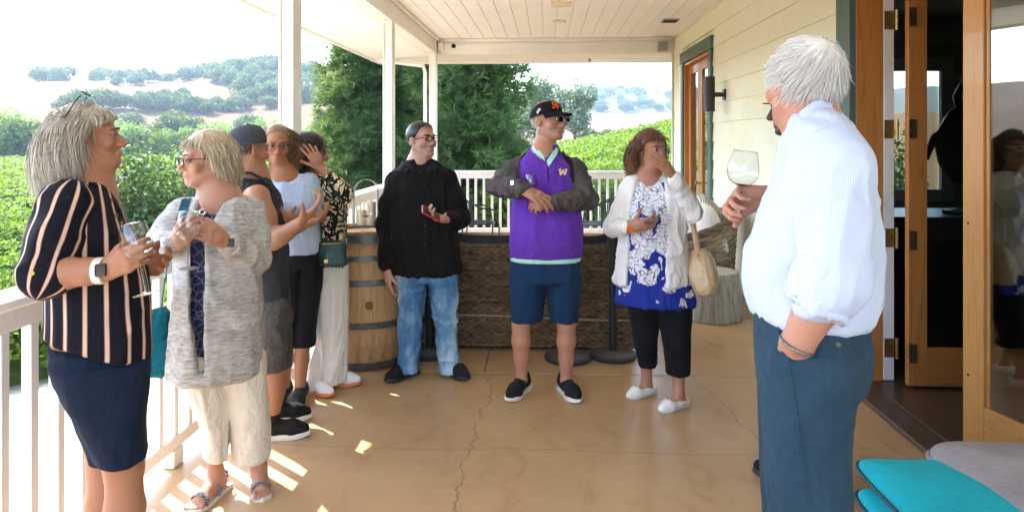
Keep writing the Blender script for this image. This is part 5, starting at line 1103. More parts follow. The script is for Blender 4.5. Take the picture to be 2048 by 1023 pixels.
def shoe(fig, an, yaw, mat, sole, L=.285, style='sneaker', lace=None, name='shoe', w=1.0, sock=None, laces=True):
    """an: ankle point; yaw: where the toe points (0 towards the camera, + to the right)"""
    f = np.array((math.sin(yaw), -math.cos(yaw), 0)); x = np.array((math.cos(yaw), math.sin(yaw), 0)); b = np.array((an[0], an[1], 0)) ; k = L / .285
    def q(u, v, z): return b + x * u * w * k + f * v * k + np.array((0, 0, z * k))
    F = Field()
    if style == 'sneaker':
        F.chain([q(0, -.050, .052), q(0, .02, .056), q(.004, .095, .046), q(.004, .150, .038)], [.034 * k, .037 * k, .040 * k, .030 * k], .03); F.ell(q(.004, .105, .035), (.046 * k, .046 * k, .024 * k), .02); F.cone(q(0, -.035, .07), q(0, -.030, .098), .040 * k, .037 * k, .02); F.cone(q(0, -.028, .092), q(0, -.026, .15), .030 * k, .034 * k, .006, 's'); F.plane(q(0, 0, .020), (0, 0, -1))
    elif style == 'flat':
        F.chain([q(0, -.052, .036), q(0, .02, .032), q(.003, .10, .030), q(.003, .152, .024)], [.034 * k, .038 * k, .042 * k, .031 * k], .03); F.ell(q(0, .018, .066), (.030 * k, .030 * k, .03 * k), .01, None, 's'); F.cone(q(0, -.052, .062), q(0, .075, .066), .029 * k, .030 * k, .008, 's'); F.plane(q(0, 0, .008), (0, 0, -1))
    v, fc = F.mesh(.006); o = fig.part(name, v, fc, mat)
    out = [(-.030, -.082), (-.036, -.05), (-.034, 0), (-.040, .06), (-.046, .11), (-.038, .155), (-.015, .182), (.015, .184), (.042, .158), (.050, .11), (.043, .06), (.036, 0), (.036, -.05), (.030, -.082), (0, -.092)]
    if style == 'flat': out = [(u * .88, vv * .95) for u, vv in out]
    h = .030 if style == 'sneaker' else .009; mb = MB(); n = len(out)
    for (z, s) in ((.001, .95), (.006, 1.0), (h * .7, 1.0), (h, .96)):
        for (u, vv) in out: tz = .008 * max(0, (vv - .12) / .06) if style == 'sneaker' and z < .01 else 0; mb.v.append(q(u * s, .04 + (vv - .04) * s, z + tz))
    for i in range(3):
        for e in range(n): a = i * n; mb.f.append((a + e, a + (e + 1) % n, a + n + (e + 1) % n, a + n + e))
    mb.f.append(tuple(range(n))[::-1]); mb.f.append(tuple(3 * n + e for e in range(n))); mb.build('sole', sole, o, True)
    if style == 'sneaker' and laces:
        for i in range(4): vv = .02 + i * .024; z = .092 - i * .011; MB().tube([q(-.024, vv, z - .012), q(0, vv + .004, z + .004), q(.026, vv + .01, z - .012)], .0026, 5).build('lace', lace or mat, o, True)
    if sock is not None: v = MB().tube([an + np.array((0, 0, -.03)), an + np.array((0, 0, .045))], [.040 * k, .0365 * k], 16); v.build('sock', sock, fig.o, True)
    return o
def patch(fig, name, poly, bvh, mat, off=.003, parent=None, cuts=3):
    """a flat piece (collar, badge, strap) given by its outline in the photograph and laid on a surface of the figure"""
    bm = bmesh.new(); vs = [bm.verts.new((x, y, 0)) for x, y in poly]; es = [bm.edges.new((vs[i], vs[(i + 1) % len(vs)])) for i in range(len(vs))]
    bmesh.ops.triangle_fill(bm, use_beauty=True, edges=es)
    for _ in range(cuts):
        le = [e for e in bm.edges if e.calc_length() > 4.5]
        if le: bmesh.ops.subdivide_edges(bm, edges=le, cuts=1, use_grid_fill=False); bmesh.ops.triangulate(bm, faces=bm.faces[:])
    bad = []; last = None
    for v in bm.verts:
        q = fig.cast(bvh, v.co.x, v.co.y, off)
        if q is None: bad.append(v)
        else: v.co = q
    if bad: bmesh.ops.delete(bm, geom=bad, context='VERTS')
    bmesh.ops.recalc_face_normals(bm, faces=bm.faces); r = bmesh.ops.solidify(bm, geom=bm.faces[:], thickness=.0015); me = bpy.data.meshes.new(name); bm.to_mesh(me); bm.free(); me.materials.append(mat); me.polygons.foreach_set('use_smooth', np.ones(len(me.polygons), bool)); me.set_sharp_from_angle(angle=math.radians(40)); return link(name, me, parent or fig.o)
def strap_px(fig, name, pts, w, bvh, mat, off=.006, parent=None):
    """a band following a line of the photograph over a surface; w in pixels"""
    L = []; R_ = []
    for i, p in enumerate(pts):
        a = np.array(pts[max(i - 1, 0)], float); b = np.array(pts[min(i + 1, len(pts) - 1)], float); d = nz(b - a); n = np.array((-d[1], d[0])) * w / 2; L.append(tuple(np.array(p) + n)); R_.append(tuple(np.array(p) - n))
    return patch(fig, name, L + R_[::-1], bvh, mat, off, parent)
def foot_field(F, an, yaw, k=1.0):
    f = np.array((math.sin(yaw), -math.cos(yaw), 0)); x = np.array((math.cos(yaw), math.sin(yaw), 0)); b = np.array((an[0], an[1], 0))
    q = lambda u, v, z: b + x * u * k + f * v * k + np.array((0, 0, z * k))
    F.chain([q(0, -.035, .045), q(0, .04, .048), q(0, .10, .034)], [.030 * k, .030 * k, .028 * k], .03); F.cone(an, q(0, -.01, .06), .034 * k, .034 * k, .03); F.ell(q(0, .10, .030), (.042 * k, .03 * k, .018 * k), .02, np.stack([x, f, (0, 0, 1)], 1))
    for (u, l, r) in ((-.030, .045, .0115), (-.012, .05, .009), (.004, .046, .0085), (.018, .04, .008), (.031, .03, .0078)): F.cone(q(u, .118, .027), q(u * 1.12, .122 + l, .022), r * 1.05 * k, r * k, .007)
    return q
class Loose:
    """a thing carried by a figure: a top-level Empty at its own base, built in the figure's frame"""
    def __init__(s, fig, name, base, label, cat, group=None): s.fig = fig; s.b = np.asarray(base, float); s.o = tag(empty(name, fig.world(s.b), fig.rz), label, cat, group)
    def part(s, name, v, f, mat, parent=None, smooth=True):
        was = LOCAL[0]; LOCAL[0] = True; o = link(name, mesh(name, np.asarray(v) - s.b, f, mat, smooth), parent or s.o); LOCAL[0] = was; return o
    def mb(s, name, m, mat, parent=None, smooth=True):
        m.v = [tuple(np.asarray(q) - s.b) for q in m.v]; was = LOCAL[0]; LOCAL[0] = True; o = m.build(name, mat, parent or s.o, smooth); LOCAL[0] = was; return o
    def field(s, name, F, mat, res=.006, amp=.003, sc=(16, 16, 8), seed=0, parent=None): v, f = F.mesh(res); v = folds(v, f, amp, sc, seed); return s.part(name, v, f, mat, parent)
# ================================================================ the people
SK_FAIR, SK_TAN, SK_RED, SK_DARK = (.49, .27, .18), (.40, .19, .105), (.46, .225, .145), (.055, .027, .018)
MS_FAIR = m_skin('skin_fair', SK_FAIR); MS_TAN = m_skin('skin_tanned', SK_TAN); MS_RED = m_skin('skin_ruddy', SK_RED); MS_DARK = m_skin('skin_dark', SK_DARK, .42)
HB_GREY = m_hair('hair_grey_blonde', (.20, .16, .12), (.46, .40, .32), (.72, .66, .56)); HB_WHITE = m_hair('hair_white', (.50, .46, .42), (.72, .69, .66), (.85, .83, .80)); HB_BROWN = m_hair('hair_light_brown', (.11, .055, .025), (.24, .13, .06), (.42, .26, .13))
HB_AUB = m_hair('hair_auburn', (.050, .018, .008), (.13, .048, .020), (.30, .13, .06)); HB_BLACK = m_hair('hair_black', (.006, .005, .005), (.014, .011, .010), (.035, .028, .024)); HB_DARK = m_hair('hair_dark_short', (.006, .004, .003), (.014, .010, .007), (.045, .034, .026)); HB_BLOND = m_hair('hair_blond_bob', (.26, .19, .11), (.50, .40, .26), (.78, .68, .52))
M_SOLEW = plain('white_sole', (.72, .70, .66), .6, .06); M_SOLEK = plain('black_sole', (.02, .02, .02), .6); M_SHOEK = cloth('black_knit', (.018, .018, .019), .2, .3, 300); M_SOCKK = cloth('black_sock', (.014, .014, .015), .2)
M_BROW = plain('brow_hair', (.13, .085, .055), .8, .2, 80, 0); M_GOLD = plain('gold', (.60, .40, .12), .3, .1, 30, 0, metal=1); M_SILVER = plain('silver', (.6, .6, .6), .25, .1, 30, 0, metal=1); M_ORANGE = plain('orange_band', (.75, .17, .02), .5, .06, 20, 0); M_LENSD = plain('dark_lens', (.008, .008, .009), .08, 0, 10, 0, spec=.7); M_FRAME = plain('black_frame', (.012, .011, .011), .25, .1, 30, 0); M_LENS = m_glass('spectacle_lens', (.90, .90, .89), .6, .025)
def wrist_band(fig, el, wr, t, r, w, mat, name='wrist_band', flat=1.0):
    c = wr + (el - wr) * t; d = nz(wr - el); return MB().tube([c - d * w / 2, c + d * w / 2], r, 18, True, flat).build(name, mat, fig.o, True)
# ---------------------------------------------------------------- man in the purple pullover
def man_purple():
    f = Fig(1090, 4.28, 'man in purple pullover with grey sleeves, navy shorts and black cap'); p = f.p; S = f.skin
    H = Head(p(1096, 241), math.radians(50), math.radians(2), 0, 1.06); head_field(S, H, False, .004, True)
    nb = p(1087, 312); S.cone(H.w((0, -.025, -.07)), nb, .056, .064, .03); S.chain([nb, p(1090, 400), p(1090, 490)], [.09, .11, .10], .05)
    shR, elR, wrR = p(1032, 340), p(997, 374, -.14), p(1043, 377, -.28); shL, elL, wrL = p(1146, 340), p(1174, 398, -.10), p(1112, 403, -.24)
    arm_field(S, shR, elR, wrR); arm_field(S, shL, elL, wrL)
    hand_field(S, wrR, p(1085, 398, -.31) - wrR, (-.2, .6, -.75), 1, [(.15, .35, .3), (.2, .4, .3), (.25, .45, .3), (.3, .5, .35)], .14, (.5, .3, .3), 1.2)
    hand_field(S, wrL, p(1060, 408, -.26) - wrL, (.0, .75, -.55), -1, (.6, .9, .6), .06, (.4, .5, .5), 1.15)
    for (h, kn, an) in ((p(1060, 530), p(1042, 648, -.03), p(1043, 758)), (p(1120, 530), p(1133, 648, -.03), p(1132, 758))):
        leg_field(S, h, kn, an, 1.06); f.skin.cone(an, an + np.array((0, -.03, -.03)), .035, .035)
    f.body(H, MS_RED, SK_RED, .0064, [(1.42, 1.9, .0052), (-.1, .45, .010), (.5, .95, .02)], ruddy=.5, stub=(.40, .26, .22)); f.eyes(H, M_BROW)
    # clothes
    Mp = cloth('purple_fleece', (.125, .040, .36), .10, .45); Mg = cloth('grey_heather', (.085, .072, .072), .22, .4, 180); Mm = cloth('mint_polo', (.42, .72, .58), .05); Mn = cloth('navy_twill', (.012, .035, .085), .10, .4); Mk = cloth('black_panel', (.013, .012, .015), .15)
    T = Field(); T.loft(f.secs([(287, 1062, 1116, .135, .02), (300, 1058, 1120, .15, .01), (316, 1044, 1134, .18), (330, 1034, 1144, .22), (355, 1028, 1152, .27), (400, 1025, 1159, .30), (450, 1022, 1163, .33, -.015), (495, 1021, 1163, .33, -.01), (515, 1020, 1163, .31)]), .03, 2.5)
    T.cone(p(1091, 290, -.10), p(1096, 345, -.16), .045, .004, .012, 's'); T.cone(p(1088, 300, -.0), p(1088, 280, -.0), .058, .068, .01, 's')
    f.cloth('pullover', T, Mp, .009, .007, (10, 10, 5), 3); bv = f.surf(*f.last); top = f.last
    P = Field(); P.loft(f.secs([(280, 1066, 1113, .125, .02), (302, 1062, 1114, .14, .01), (325, 1045, 1135, .20), (400, 1035, 1150, .27)]), .03); P.cone(p(1091, 286, -.11), p(1095, 330, -.17), .032, .003, .01, 's'); P.cone(p(1088, 300, -.0), p(1088, 276, -.0), .053, .060, .01, 's'); f.cloth('polo_shirt', P, Mm, .008, .003, seed=4)
    MB().lathe([(.225, -.012), (.228, .0), (.222, .006)], 30, (0, 0, 0), False)
    Hm = Field(); Hm.loft(f.secs([(511, 1021, 1162, .325, -.008), (519, 1021, 1161, .32, -.008)]), .01, 2.5, round_=.006); f.cloth('polo_hem', Hm, Mm, .008, .002)
    for (a, b, c, d, nm) in ((p(1056, 322, .0), shR, elR, wrR, 0), (p(1124, 322, .0), shL, elL, wrL, 1)):
        Q = Field(); Q.chain([a, b, b + (c - b) * .5, c], [.050, .070, .066, .056], .03); Q.chain([c, c + (d - c) * .5, c + (d - c) * .93], [.056, .054, .046], .03); Q.cone(c + (d - c) * .93, d, .046, .044, .004); f.cloth('sleeve', Q, Mg, .0085, .011, (17, 17, 17), 7 + nm)
        bs = f.surf(*f.last)
        if nm == 0: strap_px(f, 'strap', [(1050, 303), (1047, 330), (1050, 362)], 15, bs, Mk, .004); patch(f, 'sleeve_badge', [(1020, 361), (1027, 361), (1028, 369), (1021, 370)], bs, M_SILVER, .004)
        else: strap_px(f, 'strap', [(1124, 303), (1139, 330), (1141, 365)], 16, bs, Mk, .004)
    
    mc = (patch(f, 'polo_collar', [(1067, 281), (1062, 292), (1069, 305), (1090, 322), (1088, 312), (1075, 296)], f.surf(*top), Mm, .012), patch(f, 'polo_collar', [(1113, 294), (1104, 305), (1093, 322), (1097, 334), (1112, 312), (1117, 300)], f.surf(*top), Mm, .012))
    patch(f, 'placket', [(1089, 322), (1094, 322), (1099, 350), (1095, 352)], bv, Mp, .004); patch(f, 'zip', [(1094, 334), (1096, 334), (1098, 362), (1096, 362)], bv, Mk, .006)
    W = [(1116.5, 338), (1122.3, 338), (1122.3, 340), (1121, 340), (1122, 345.5), (1124.2, 339.5), (1127, 339.5), (1129.3, 345.5), (1130.2, 340), (1129, 340), (1129, 338), (1135, 338), (1135, 340), (1133.6, 340), (1131.6, 350), (1128, 350), (1125.6, 344.5), (1123.2, 350), (1119.8, 350), (1118, 340), (1116.5, 340)]
    patch(f, 'letter_badge', W, bv, plain('badge_gold', (.80, .66, .34), .5, .05, 20, 0), .005, cuts=1)
    Sh = Field(); Sh.loft(f.secs([(508, 1023, 1160, .30), (535, 1021, 1161, .31), (560, 1021, 1162, .30)]), .03, 2.4)
    Sh.loft(f.secs([(545, 1021, 1092, .27), (590, 1021, 1088, .25), (638, 1024, 1083, .22)]), .02, 2.3, round_=.006); Sh.loft(f.secs([(545, 1090, 1162, .27), (590, 1095, 1158, .25), (638, 1102, 1154, .22)]), .02, 2.3, round_=.006); f.cloth('shorts', Sh, Mn, .009, .007, (9, 9, 4), 5)
    for (an, yw) in ((p(1043, 758), -.42), (p(1132, 758), .35)): shoe(f, an, yw, M_SHOEK, M_SOLEW, .300, lace=M_SHOEK, sock=M_SOCKK)
    Mc = cloth('black_cap', (.012, .011, .014), .15, .2); cap_hat(f, H, Mc, Mc, False, .026, .06, (.0875, .106, .086), .078)
    capv = [o for o in f.o.children if o.name.startswith('cap')][0].data; bc_ = BVHTree.FromPolygons([v.co[:] for v in capv.vertices], [q.vertices[:] for q in capv.polygons])
    Mo = plain('cap_orange', (.85, .13, .02), .5, .05, 20, 0); [strap_px(f, 'cap_letter', q, 2.1, bc_, Mo, .004) for q in ([(1111, 205.5), (1107, 204), (1104, 206), (1106, 209), (1110, 211), (1111, 214), (1107, 216), (1104, 214)], [(1111.5, 206.5), (1113.5, 212), (1115.5, 218)], [(1112, 207), (1119, 209)], [(1114, 212), (1118.5, 213.5)])]; patch(f, 'cap_pin', [(1073, 224), (1078, 216), (1082, 218), (1079, 223), (1075, 229)], bc_, plain('pin_grey', (.45, .45, .5), .5), .004, cuts=1)
    spectacles(f, H, M_SILVER, M_LENSD, .029, .0165, .002, .118, 0, name='sunglasses')
    P_, r_, t_ = grow(H, 500, lambda r: .02 + 0 * r[:, 0], lambda P, r, t: np.tile((0, -.6, -.8), (len(P), 1)), (.01, .03), (.0008, .0014), 3, 5, lambda q: (q[:, 2] < .03) & (q[:, 2] > -.05) & (q[:, 1] < .02)); link('hair', strand_mesh(P_, r_, t_, HB_WHITE, 'hair'), f.o)
    wrist_band(f, elL, wrL, -.02, .036, .022, M_ORANGE); MB().tube([wrL + nz(wrL - elL) * .095 + np.array((0, -.004, .004)) + np.array((0, .009 * math.cos(a), .011 * math.sin(a))) for a in np.linspace(0, 6.28, 13)], .0018, 5, False).build('ring', M_GOLD, f.o, True)
    f.done(); q = f.world(p(1062, 388, -.17)); wineglass(q, 'nearly empty wine glass tucked in front of the purple pullover', (-.02, -.05, 1), wine=0, stem=.02)
    return f
man_purple()
def tube_hair(f, H, col, name='hair', **kw):
    P_, r_, t_ = grow(H, **kw); return link(name, strand_mesh(P_, r_, t_, col, 'strands'), f.o)
def cap_part(f, H, col, tone=.25, **kw):
    v, fc = hair_cap(H, **kw); o = f.part('hair_mass', v, fc, col); n = fbm(H.inv(v) * np.array((60, 60, 9)), 2); vattr(o.data, 'tone', np.clip(tone + (n - .5) * .5, 0, 1)); return o
def legs_cloth(f, name, rows, mat, amp=.007, sc=(10, 10, 4), seed=0, res=.009, **k):
    F = Field()
    for i, r in enumerate(rows): F.loft(f.secs(r), .02 if i else .03, 2.25, round_=.006)
    return f.cloth(name, F, mat, res, amp, sc, seed, **k)
# ---------------------------------------------------------------- man in black
def man_black():
    f = Fig(850, 4.6, 'man in black shirt and light blue jeans holding a red phone'); p = f.p; S = f.skin; g = f.g
    H = Head(p(843, 280), math.radians(40), math.radians(6), 0, 1.0); head_field(S, H, False, .006)
    nb = p(838, 330); S.cone(H.w((0, -.025, -.07)), nb, .056, .062, .03); S.chain([nb, p(845, 430), p(850, 500)], [.085, .11, .10], .05)
    shR, elR, wrR = p(793, 364), p(769, 448, .02), p(774, 538, -.05); shL, elL, wrL = p(897, 364), p(921, 438, -.04), p(893, 438, -.24)
    arm_field(S, shR, elR, wrR); arm_field(S, shL, elL, wrL)
    hand_field(S, wrR, (.10, -.15, -1), (.9, .3, .1), 1, (.25, .35, .3), .06, (.45, .25, .3), 1.05); hand_field(S, wrL, p(868, 434, -.29) - wrL, (.1, -.35, .9), -1, (.5, .75, .5), .08, (.8, .7, .5), 1.1)
    for (h, kn, an) in ((p(820, 540), p(820, 640), g(817, .02, .09)), (p(882, 540), p(892, 640), g(901, .02, .09))): leg_field(S, h, kn, an, .9, hide=True)
    f.body(H, MS_FAIR, SK_FAIR, .0066, [(1.42, 1.9, .0052), (-.1, .7, .02), (1.2, 1.42, .010)], ruddy=.4, stub=(.24, .16, .13)); f.eyes(H, HB_DARK, 1.1)
    Mb = cloth('black_shirt', (.011, .010, .010), .25, .6, 300); Mc = cloth('black_collar', (.020, .022, .030), .2)
    T = Field(); T.loft(f.secs([(318, 814, 866, .15, .01), (328, 804, 878, .17), (344, 787, 900, .21), (380, 786, 902, .27), (430, 784, 908, .31, -.01), (480, 783, 914, .33, -.015), (530, 786, 921, .32), (546, 787, 924, .31)]), .03, 2.5)
    for (a, b, c, j) in ((shR, elR, wrR, 0), (shL, elL, wrL, 1)): T.chain([a, a + (b - a) * .5, b], [.066, .064, .058], .04); T.chain([b, c + (b - c) * .12], [.058, .048], .02)
    T.cone(p(838, 330), p(838, 305), .058, .066, .01, 's'); f.cloth('shirt', T, Mb, .009, .010, (11, 11, 4), 11); bv = f.surf(*f.last)
    N = Field(); N.cone(nb, H.w((0, -.028, -.085)), .080, .074, .01); N.plane(p(842, 314, -.02), (0, .35, 1)); f.cloth('turtleneck', N, Mb, .007, .002, (30, 30, 60), 2)
    patch(f, 'collar', [(815, 318), (806, 345), (820, 339), (830, 345), (824, 330)], bv, Mc, .014); patch(f, 'collar', [(866, 320), (852, 343), (864, 340), (872, 344), (873, 330)], bv, Mc, .014)
    strap_px(f, 'placket', [(846, 348), (848, 420), (851, 545)], 7, bv, Mb, .003)
    for y in (372, 410, 450, 488): q = f.cast(bv, 848 + (y - 372) * .02, y, .006); MB().tube([q, q + np.array((0, -.002, 0))], .0045, 8).build('button', plain('dark_button', (.05, .05, .05), .3, .1, 20, 0), f.o, True)
    def jeans(t):
        a = t.noise(3.2, 5, .65, vec=(1.3, 1.3, .7)); b = t.noise(120, 2, vec=(1, 1, .2)); c = t.ramp(a, [(.40, (.055, .15, .31)), (.50, (.15, .30, .48)), (.62, (.45, .58, .69))]); return t.mix(t.math('MULTIPLY', b, .25), c, (.10, .20, .33))
    legs_cloth(f, 'jeans', [[(532, 790, 914, .27), (560, 792, 915, .27)], [(545, 791, 853, .25), (600, 796, 850, .22), (640, 797, 844, .19), (690, 799, 842, .18), (722, 799, 838, .18), (738, 798, 836, .19)], [(545, 852, 915, .25), (600, 862, 914, .22), (640, 868, 913, .19), (690, 874, 915, .18), (722, 878, 919, .18), (738, 880, 920, .19)]], m_garment('blue_jeans', jeans, .85, .6), .011, (10, 10, 11), 21)
    shoe(f, g(815, .0, .09), -.85, M_SHOEK, M_SOLEK, .295, lace=M_SHOEK); shoe(f, g(903, .0, .09), .55, M_SHOEK, M_SOLEK, .295, lace=M_SHOEK)
    cap_part(f, H, HB_DARK, .2, grow_=.0085, cuts=[((0, .10, -.01), (.075, .07, .085)), ((.07, .045, -.03), (.05, .045, .05)), ((-.07, .045, -.03), (.05, .045, .05)), ((.085, -.008, -.02), (.03, .03, .04)), ((-.085, -.008, -.02), (.03, .03, .04))], res=.006)
    tube_hair(f, H, HB_DARK, n=1500, length=lambda r: .016 + .014 * sst(.05, .1, r[:, 2]), comb=lambda P, r, t: np.stack([P[:, 0] * 3, .7 + 0 * P[:, 0], -.3 + 3 * (r[:, 2] - .05)], 1), lay=(.01, .06), rad=(.0008, .0016), seed=5, steps=5, avoid=False)
    spectacles(f, H, M_FRAME, M_LENS, .026, .0185, .0026)
    f.done(); ph = Loose(f, 'phone', p(862, 430, -.33), 'red phone held in the left hand of the man in black', 'phone'); c = p(862, 427, -.335); d1 = nz((-.75, -.35, .45)); d2 = nz(np.cross(d1, (0, -.6, .8))); d3 = np.cross(d1, d2)
    def slab(a, b, t0, t1): return [c + d1 * u + d2 * v + d3 * w for u in (-a, a) for v in (-b, b) for w in (t0, t1)]
    FB = [(0, 1, 3, 2), (4, 6, 7, 5), (0, 4, 5, 1), (2, 3, 7, 6), (0, 2, 6, 4), (1, 5, 7, 3)]; ph.part('case', slab(.068, .034, -.005, .005), FB, plain('red_case', (.52, .03, .035), .4, .05, 20, 0), None, False); ph.part('screen', slab(.064, .031, -.0065, -.0052), FB, plain('phone_screen', (.02, .02, .025), .1, 0, 10, 0), None, False)
man_black()
# ---------------------------------------------------------------- woman in the white cardigan
def woman_white():
    f = Fig(1310, 4.2, 'woman in white cardigan over blue floral top with hand before her face'); p = f.p; S = f.skin; g = f.g
    H = Head(p(1303, 300), math.radians(36), math.radians(2), math.radians(-3), .97); head_field(S, H, True, .003, nose=.88)
    nb = p(1296, 352); S.cone(H.w((0, -.025, -.07)), nb, .047, .058, .03); S.ell(p(1298, 366, -.02), (.09, .06, .05), .04); S.chain([nb, p(1305, 450), p(1310, 540)], [.075, .10, .10], .05)
    shR, elR, wrR = p(1260, 382), p(1224, 452, -.02), p(1263, 455, -.22); shL, elL, wrL = p(1354, 382), p(1387, 424, -.10), p(1346, 350, -.22)
    arm_field(S, shR, elR, wrR, .95, True); arm_field(S, shL, elL, wrL, .95, True)
    hand_field(S, wrR, p(1298, 448, -.25) - wrR, (.1, .75, .35), 1, (.35, .6, .5), .08, (.8, .4, .4), 1.02); hand_field(S, wrL, p(1320, 322, -.25) - wrL, (-.55, .65, -.45), -1, [(.25, .35, .3), (.15, .3, .3), (.2, .3, .3), (.3, .4, .3)], .22, (.9, .3, .3), 1.05)
    for (h, kn, an) in ((p(1285, 590), p(1292, 665), g(1293, .05, .09)), (p(1345, 590), p(1352, 665, -.05), g(1358, -.12, .09))): leg_field(S, h, kn, an, .95, hide=True); foot_field(S, an, -.8, .76)
    f.body(H, MS_FAIR, (.41, .19, .115), .0062, [(1.38, 1.9, .005), (.15, .7, .012)], ruddy=.45, fem=True); f.eyes(H, HB_AUB, .8)
    def floral(t):
        v = t.node('TexVoronoi', feature='F1'); v.inputs['Scale'].default_value = 11; co = t.coord(); nn = t.node('TexNoise'); nn.inputs['Scale'].default_value = 9; t.l.new(co, nn.inputs['Vector']); w = t.mix(.16, co, nn.outputs['Color']); t.l.new(w, v.inputs['Vector'])
        pet = t.node('TexVoronoi', feature='DISTANCE_TO_EDGE'); pet.inputs['Scale'].default_value = 34; t.l.new(w, pet.inputs['Vector']); z = t.sep(co)[2]
        lim = t.math('MULTIPLY_ADD', z, .62, .035 - .02); lim = t.math('MINIMUM', t.math('MULTIPLY', t.math('SUBTRACT', z, .40), 1.35), .72); white = t.math('LESS_THAN', v.outputs['Distance'], lim)
        line = t.math('LESS_THAN', pet.outputs['Distance'], .045); c = t.mix(white, (.018, .035, .26), (.74, .73, .76)); return t.mix(t.math('MULTIPLY', t.math('MULTIPLY', line, white), .9), c, (.04, .045, .16))
    Mf = m_garment('floral_cloth', floral); Mw = cloth('white_knit', (.76, .73, .71), .04, .4, 260); Mk = cloth('black_capri', (.010, .010, .011), .2)
    T = Field(); T.loft(f.secs([(350, 1272, 1325, .12, .01), (362, 1258, 1350, .17), (378, 1253, 1358, .21), (420, 1252, 1362, .27, -.03), (470, 1250, 1366, .28, -.02), (520, 1244, 1372, .30, -.01), (560, 1238, 1380, .32), (590, 1233, 1388, .33), (607, 1231, 1390, .33)]), .03, 2.3)
    T.ell(p(1298, 352, -.10), (.075, .09, .055), .015, None, 's'); T.cone(p(1303, 370, -.16), p(1306, 388, -.2), .02, .004, .006, 's'); T.cone(p(1296, 352), p(1296, 330), .062, .075, .01, 's')
    f.cloth('floral_top', T, Mf, .009, .010, (9, 9, 3), 14)
    C = Field(); C.loft(f.secs([(352, 1264, 1332, .15, .01), (362, 1250, 1356, .20), (378, 1246, 1366, .24), (420, 1244, 1370, .30, -.015), (470, 1242, 1374, .31, -.01), (520, 1234, 1379, .33), (552, 1228, 1381, .34), (567, 1227, 1381, .34)]), .03, 2.3)
    for (a, b, c) in ((shR, elR, wrR), (shL, elL, wrL)): C.chain([a, a + (b - a) * .5, b], [.062, .058, .053], .03); C.chain([b, b + (c - b) * .85], [.053, .043], .02)
    C.loft(f.secs([(335, 1276, 1326, .30, -.15), (372, 1264, 1334, .30, -.18), (420, 1258, 1336, .30, -.20), (500, 1254, 1334, .32, -.20), (585, 1252, 1332, .34, -.20)]), .006, 3, 's'); C.cone(p(1296, 360), p(1296, 330), .066, .08, .01, 's')
    f.cloth('cardigan', C, Mw, .008, .010, (11, 11, 7), 15)
    legs_cloth(f, 'trousers', [[(585, 1242, 1382, .27), (605, 1246, 1384, .26)], [(592, 1252, 1320, .24), (640, 1262, 1318, .20), (690, 1270, 1316, .17), (730, 1277, 1313, .15, .04)], [(592, 1306, 1384, .24), (640, 1318, 1382, .21, -.03), (690, 1326, 1380, .19, -.065), (745, 1331, 1379, .16, -.1)]], Mk, .006, seed=16)
    Mwh = plain('white_leather', (.80, .78, .74), .42, .04); shoe(f, g(1293, .05, .09), -.8, Mwh, M_SOLEW, .255, 'flat'); shoe(f, g(1358, -.12, .09), -.8, Mwh, M_SOLEW, .255, 'flat')
    cap_part(f, H, HB_AUB, .3, extra=[((0, -.05, -.04), (.085, .075, .09))], grow_=.016, cuts=[((0, .105, -.03), (.07, .085, .085)), ((.05, .06, -.06), (.035, .06, .06)), ((-.05, .06, -.06), (.035, .06, .06)), ((0, .0, -.15), (.06, .08, .10))])
    tube_hair(f, H, HB_AUB, n=1200, length=lambda r: np.where((r[:, 1] > .045) & (r[:, 2] > .05), .085, .26), comb=lambda P, r, t: np.stack([P[:, 0] * (7 * max(0, 1 - 3 * t) - 2.0 * (P[:, 2] < -.03)), np.where((r[:, 1] > .045) & (r[:, 2] > .05), .9, -.35) * (1 - t), -.35 - .9 * t + 0 * P[:, 0]], 1), lay=(.08, .28), rad=(.0016, .0032), seed=6, steps=10, wild=.10, avoid=True, front=.04)
    tube_hair(f, H, HB_AUB, 'fringe', n=160, length=lambda r: .085 + 0 * r[:, 0], comb=lambda P, r, t: np.stack([P[:, 0] * 6, 1.0 - 1.0 * t + 0 * P[:, 0], -.15 - 1.1 * t + 0 * P[:, 0]], 1), lay=(.10, .20), rad=(.0014, .0026), seed=9, steps=8, mask=lambda q: (q[:, 2] > .085) & (q[:, 1] > .03), avoid=False, front=.09)
    spectacles(f, H, M_SILVER, M_LENS, .0245, .017, .0013)
    MB().tube([H.w((.074, .0, -.05)) + np.array((.012 * math.cos(a), 0, .012 * math.sin(a) - .012)) for a in np.linspace(0, 6.28, 15)], .003, 6, False).build('earring', M_SILVER, f.o, True); MB().tube([H.w((-.078, .0, -.05)) + np.array((.012 * math.cos(a), 0, .012 * math.sin(a) - .012)) for a in np.linspace(0, 6.28, 15)], .003, 6, False).build('earring', M_SILVER, f.o, True)
    wrist_band(f, elR, wrR, -.03, .031, .020, M_ORANGE)
    f.done(); wineglass(f.world(p(1303, 478, -.28)), 'wine glass held low against the blue floral top', (-.10, .0, 1), wine=.12, stem=.085)
    b = Loose(f, 'handbag', p(1404, 588, -.02), 'tan leather handbag hanging beside the white cardigan', 'handbag'); Ml = plain('tan_leather', (.60, .44, .26), .5, .12, 10, .3, bdist=.006)
    B = Field(); B.loft([(*p(1402, 500, -.02), .055, .05), (*p(1404, 525, -.02), .075, .10), (*p(1406, 560, -.02), .082, .13), (*p(1412, 586, -.02), .060, .11)], .02, 2.6, round_=.03); b.field('bag_body', B, Ml, .007, .006, (18, 18, 12), 3)
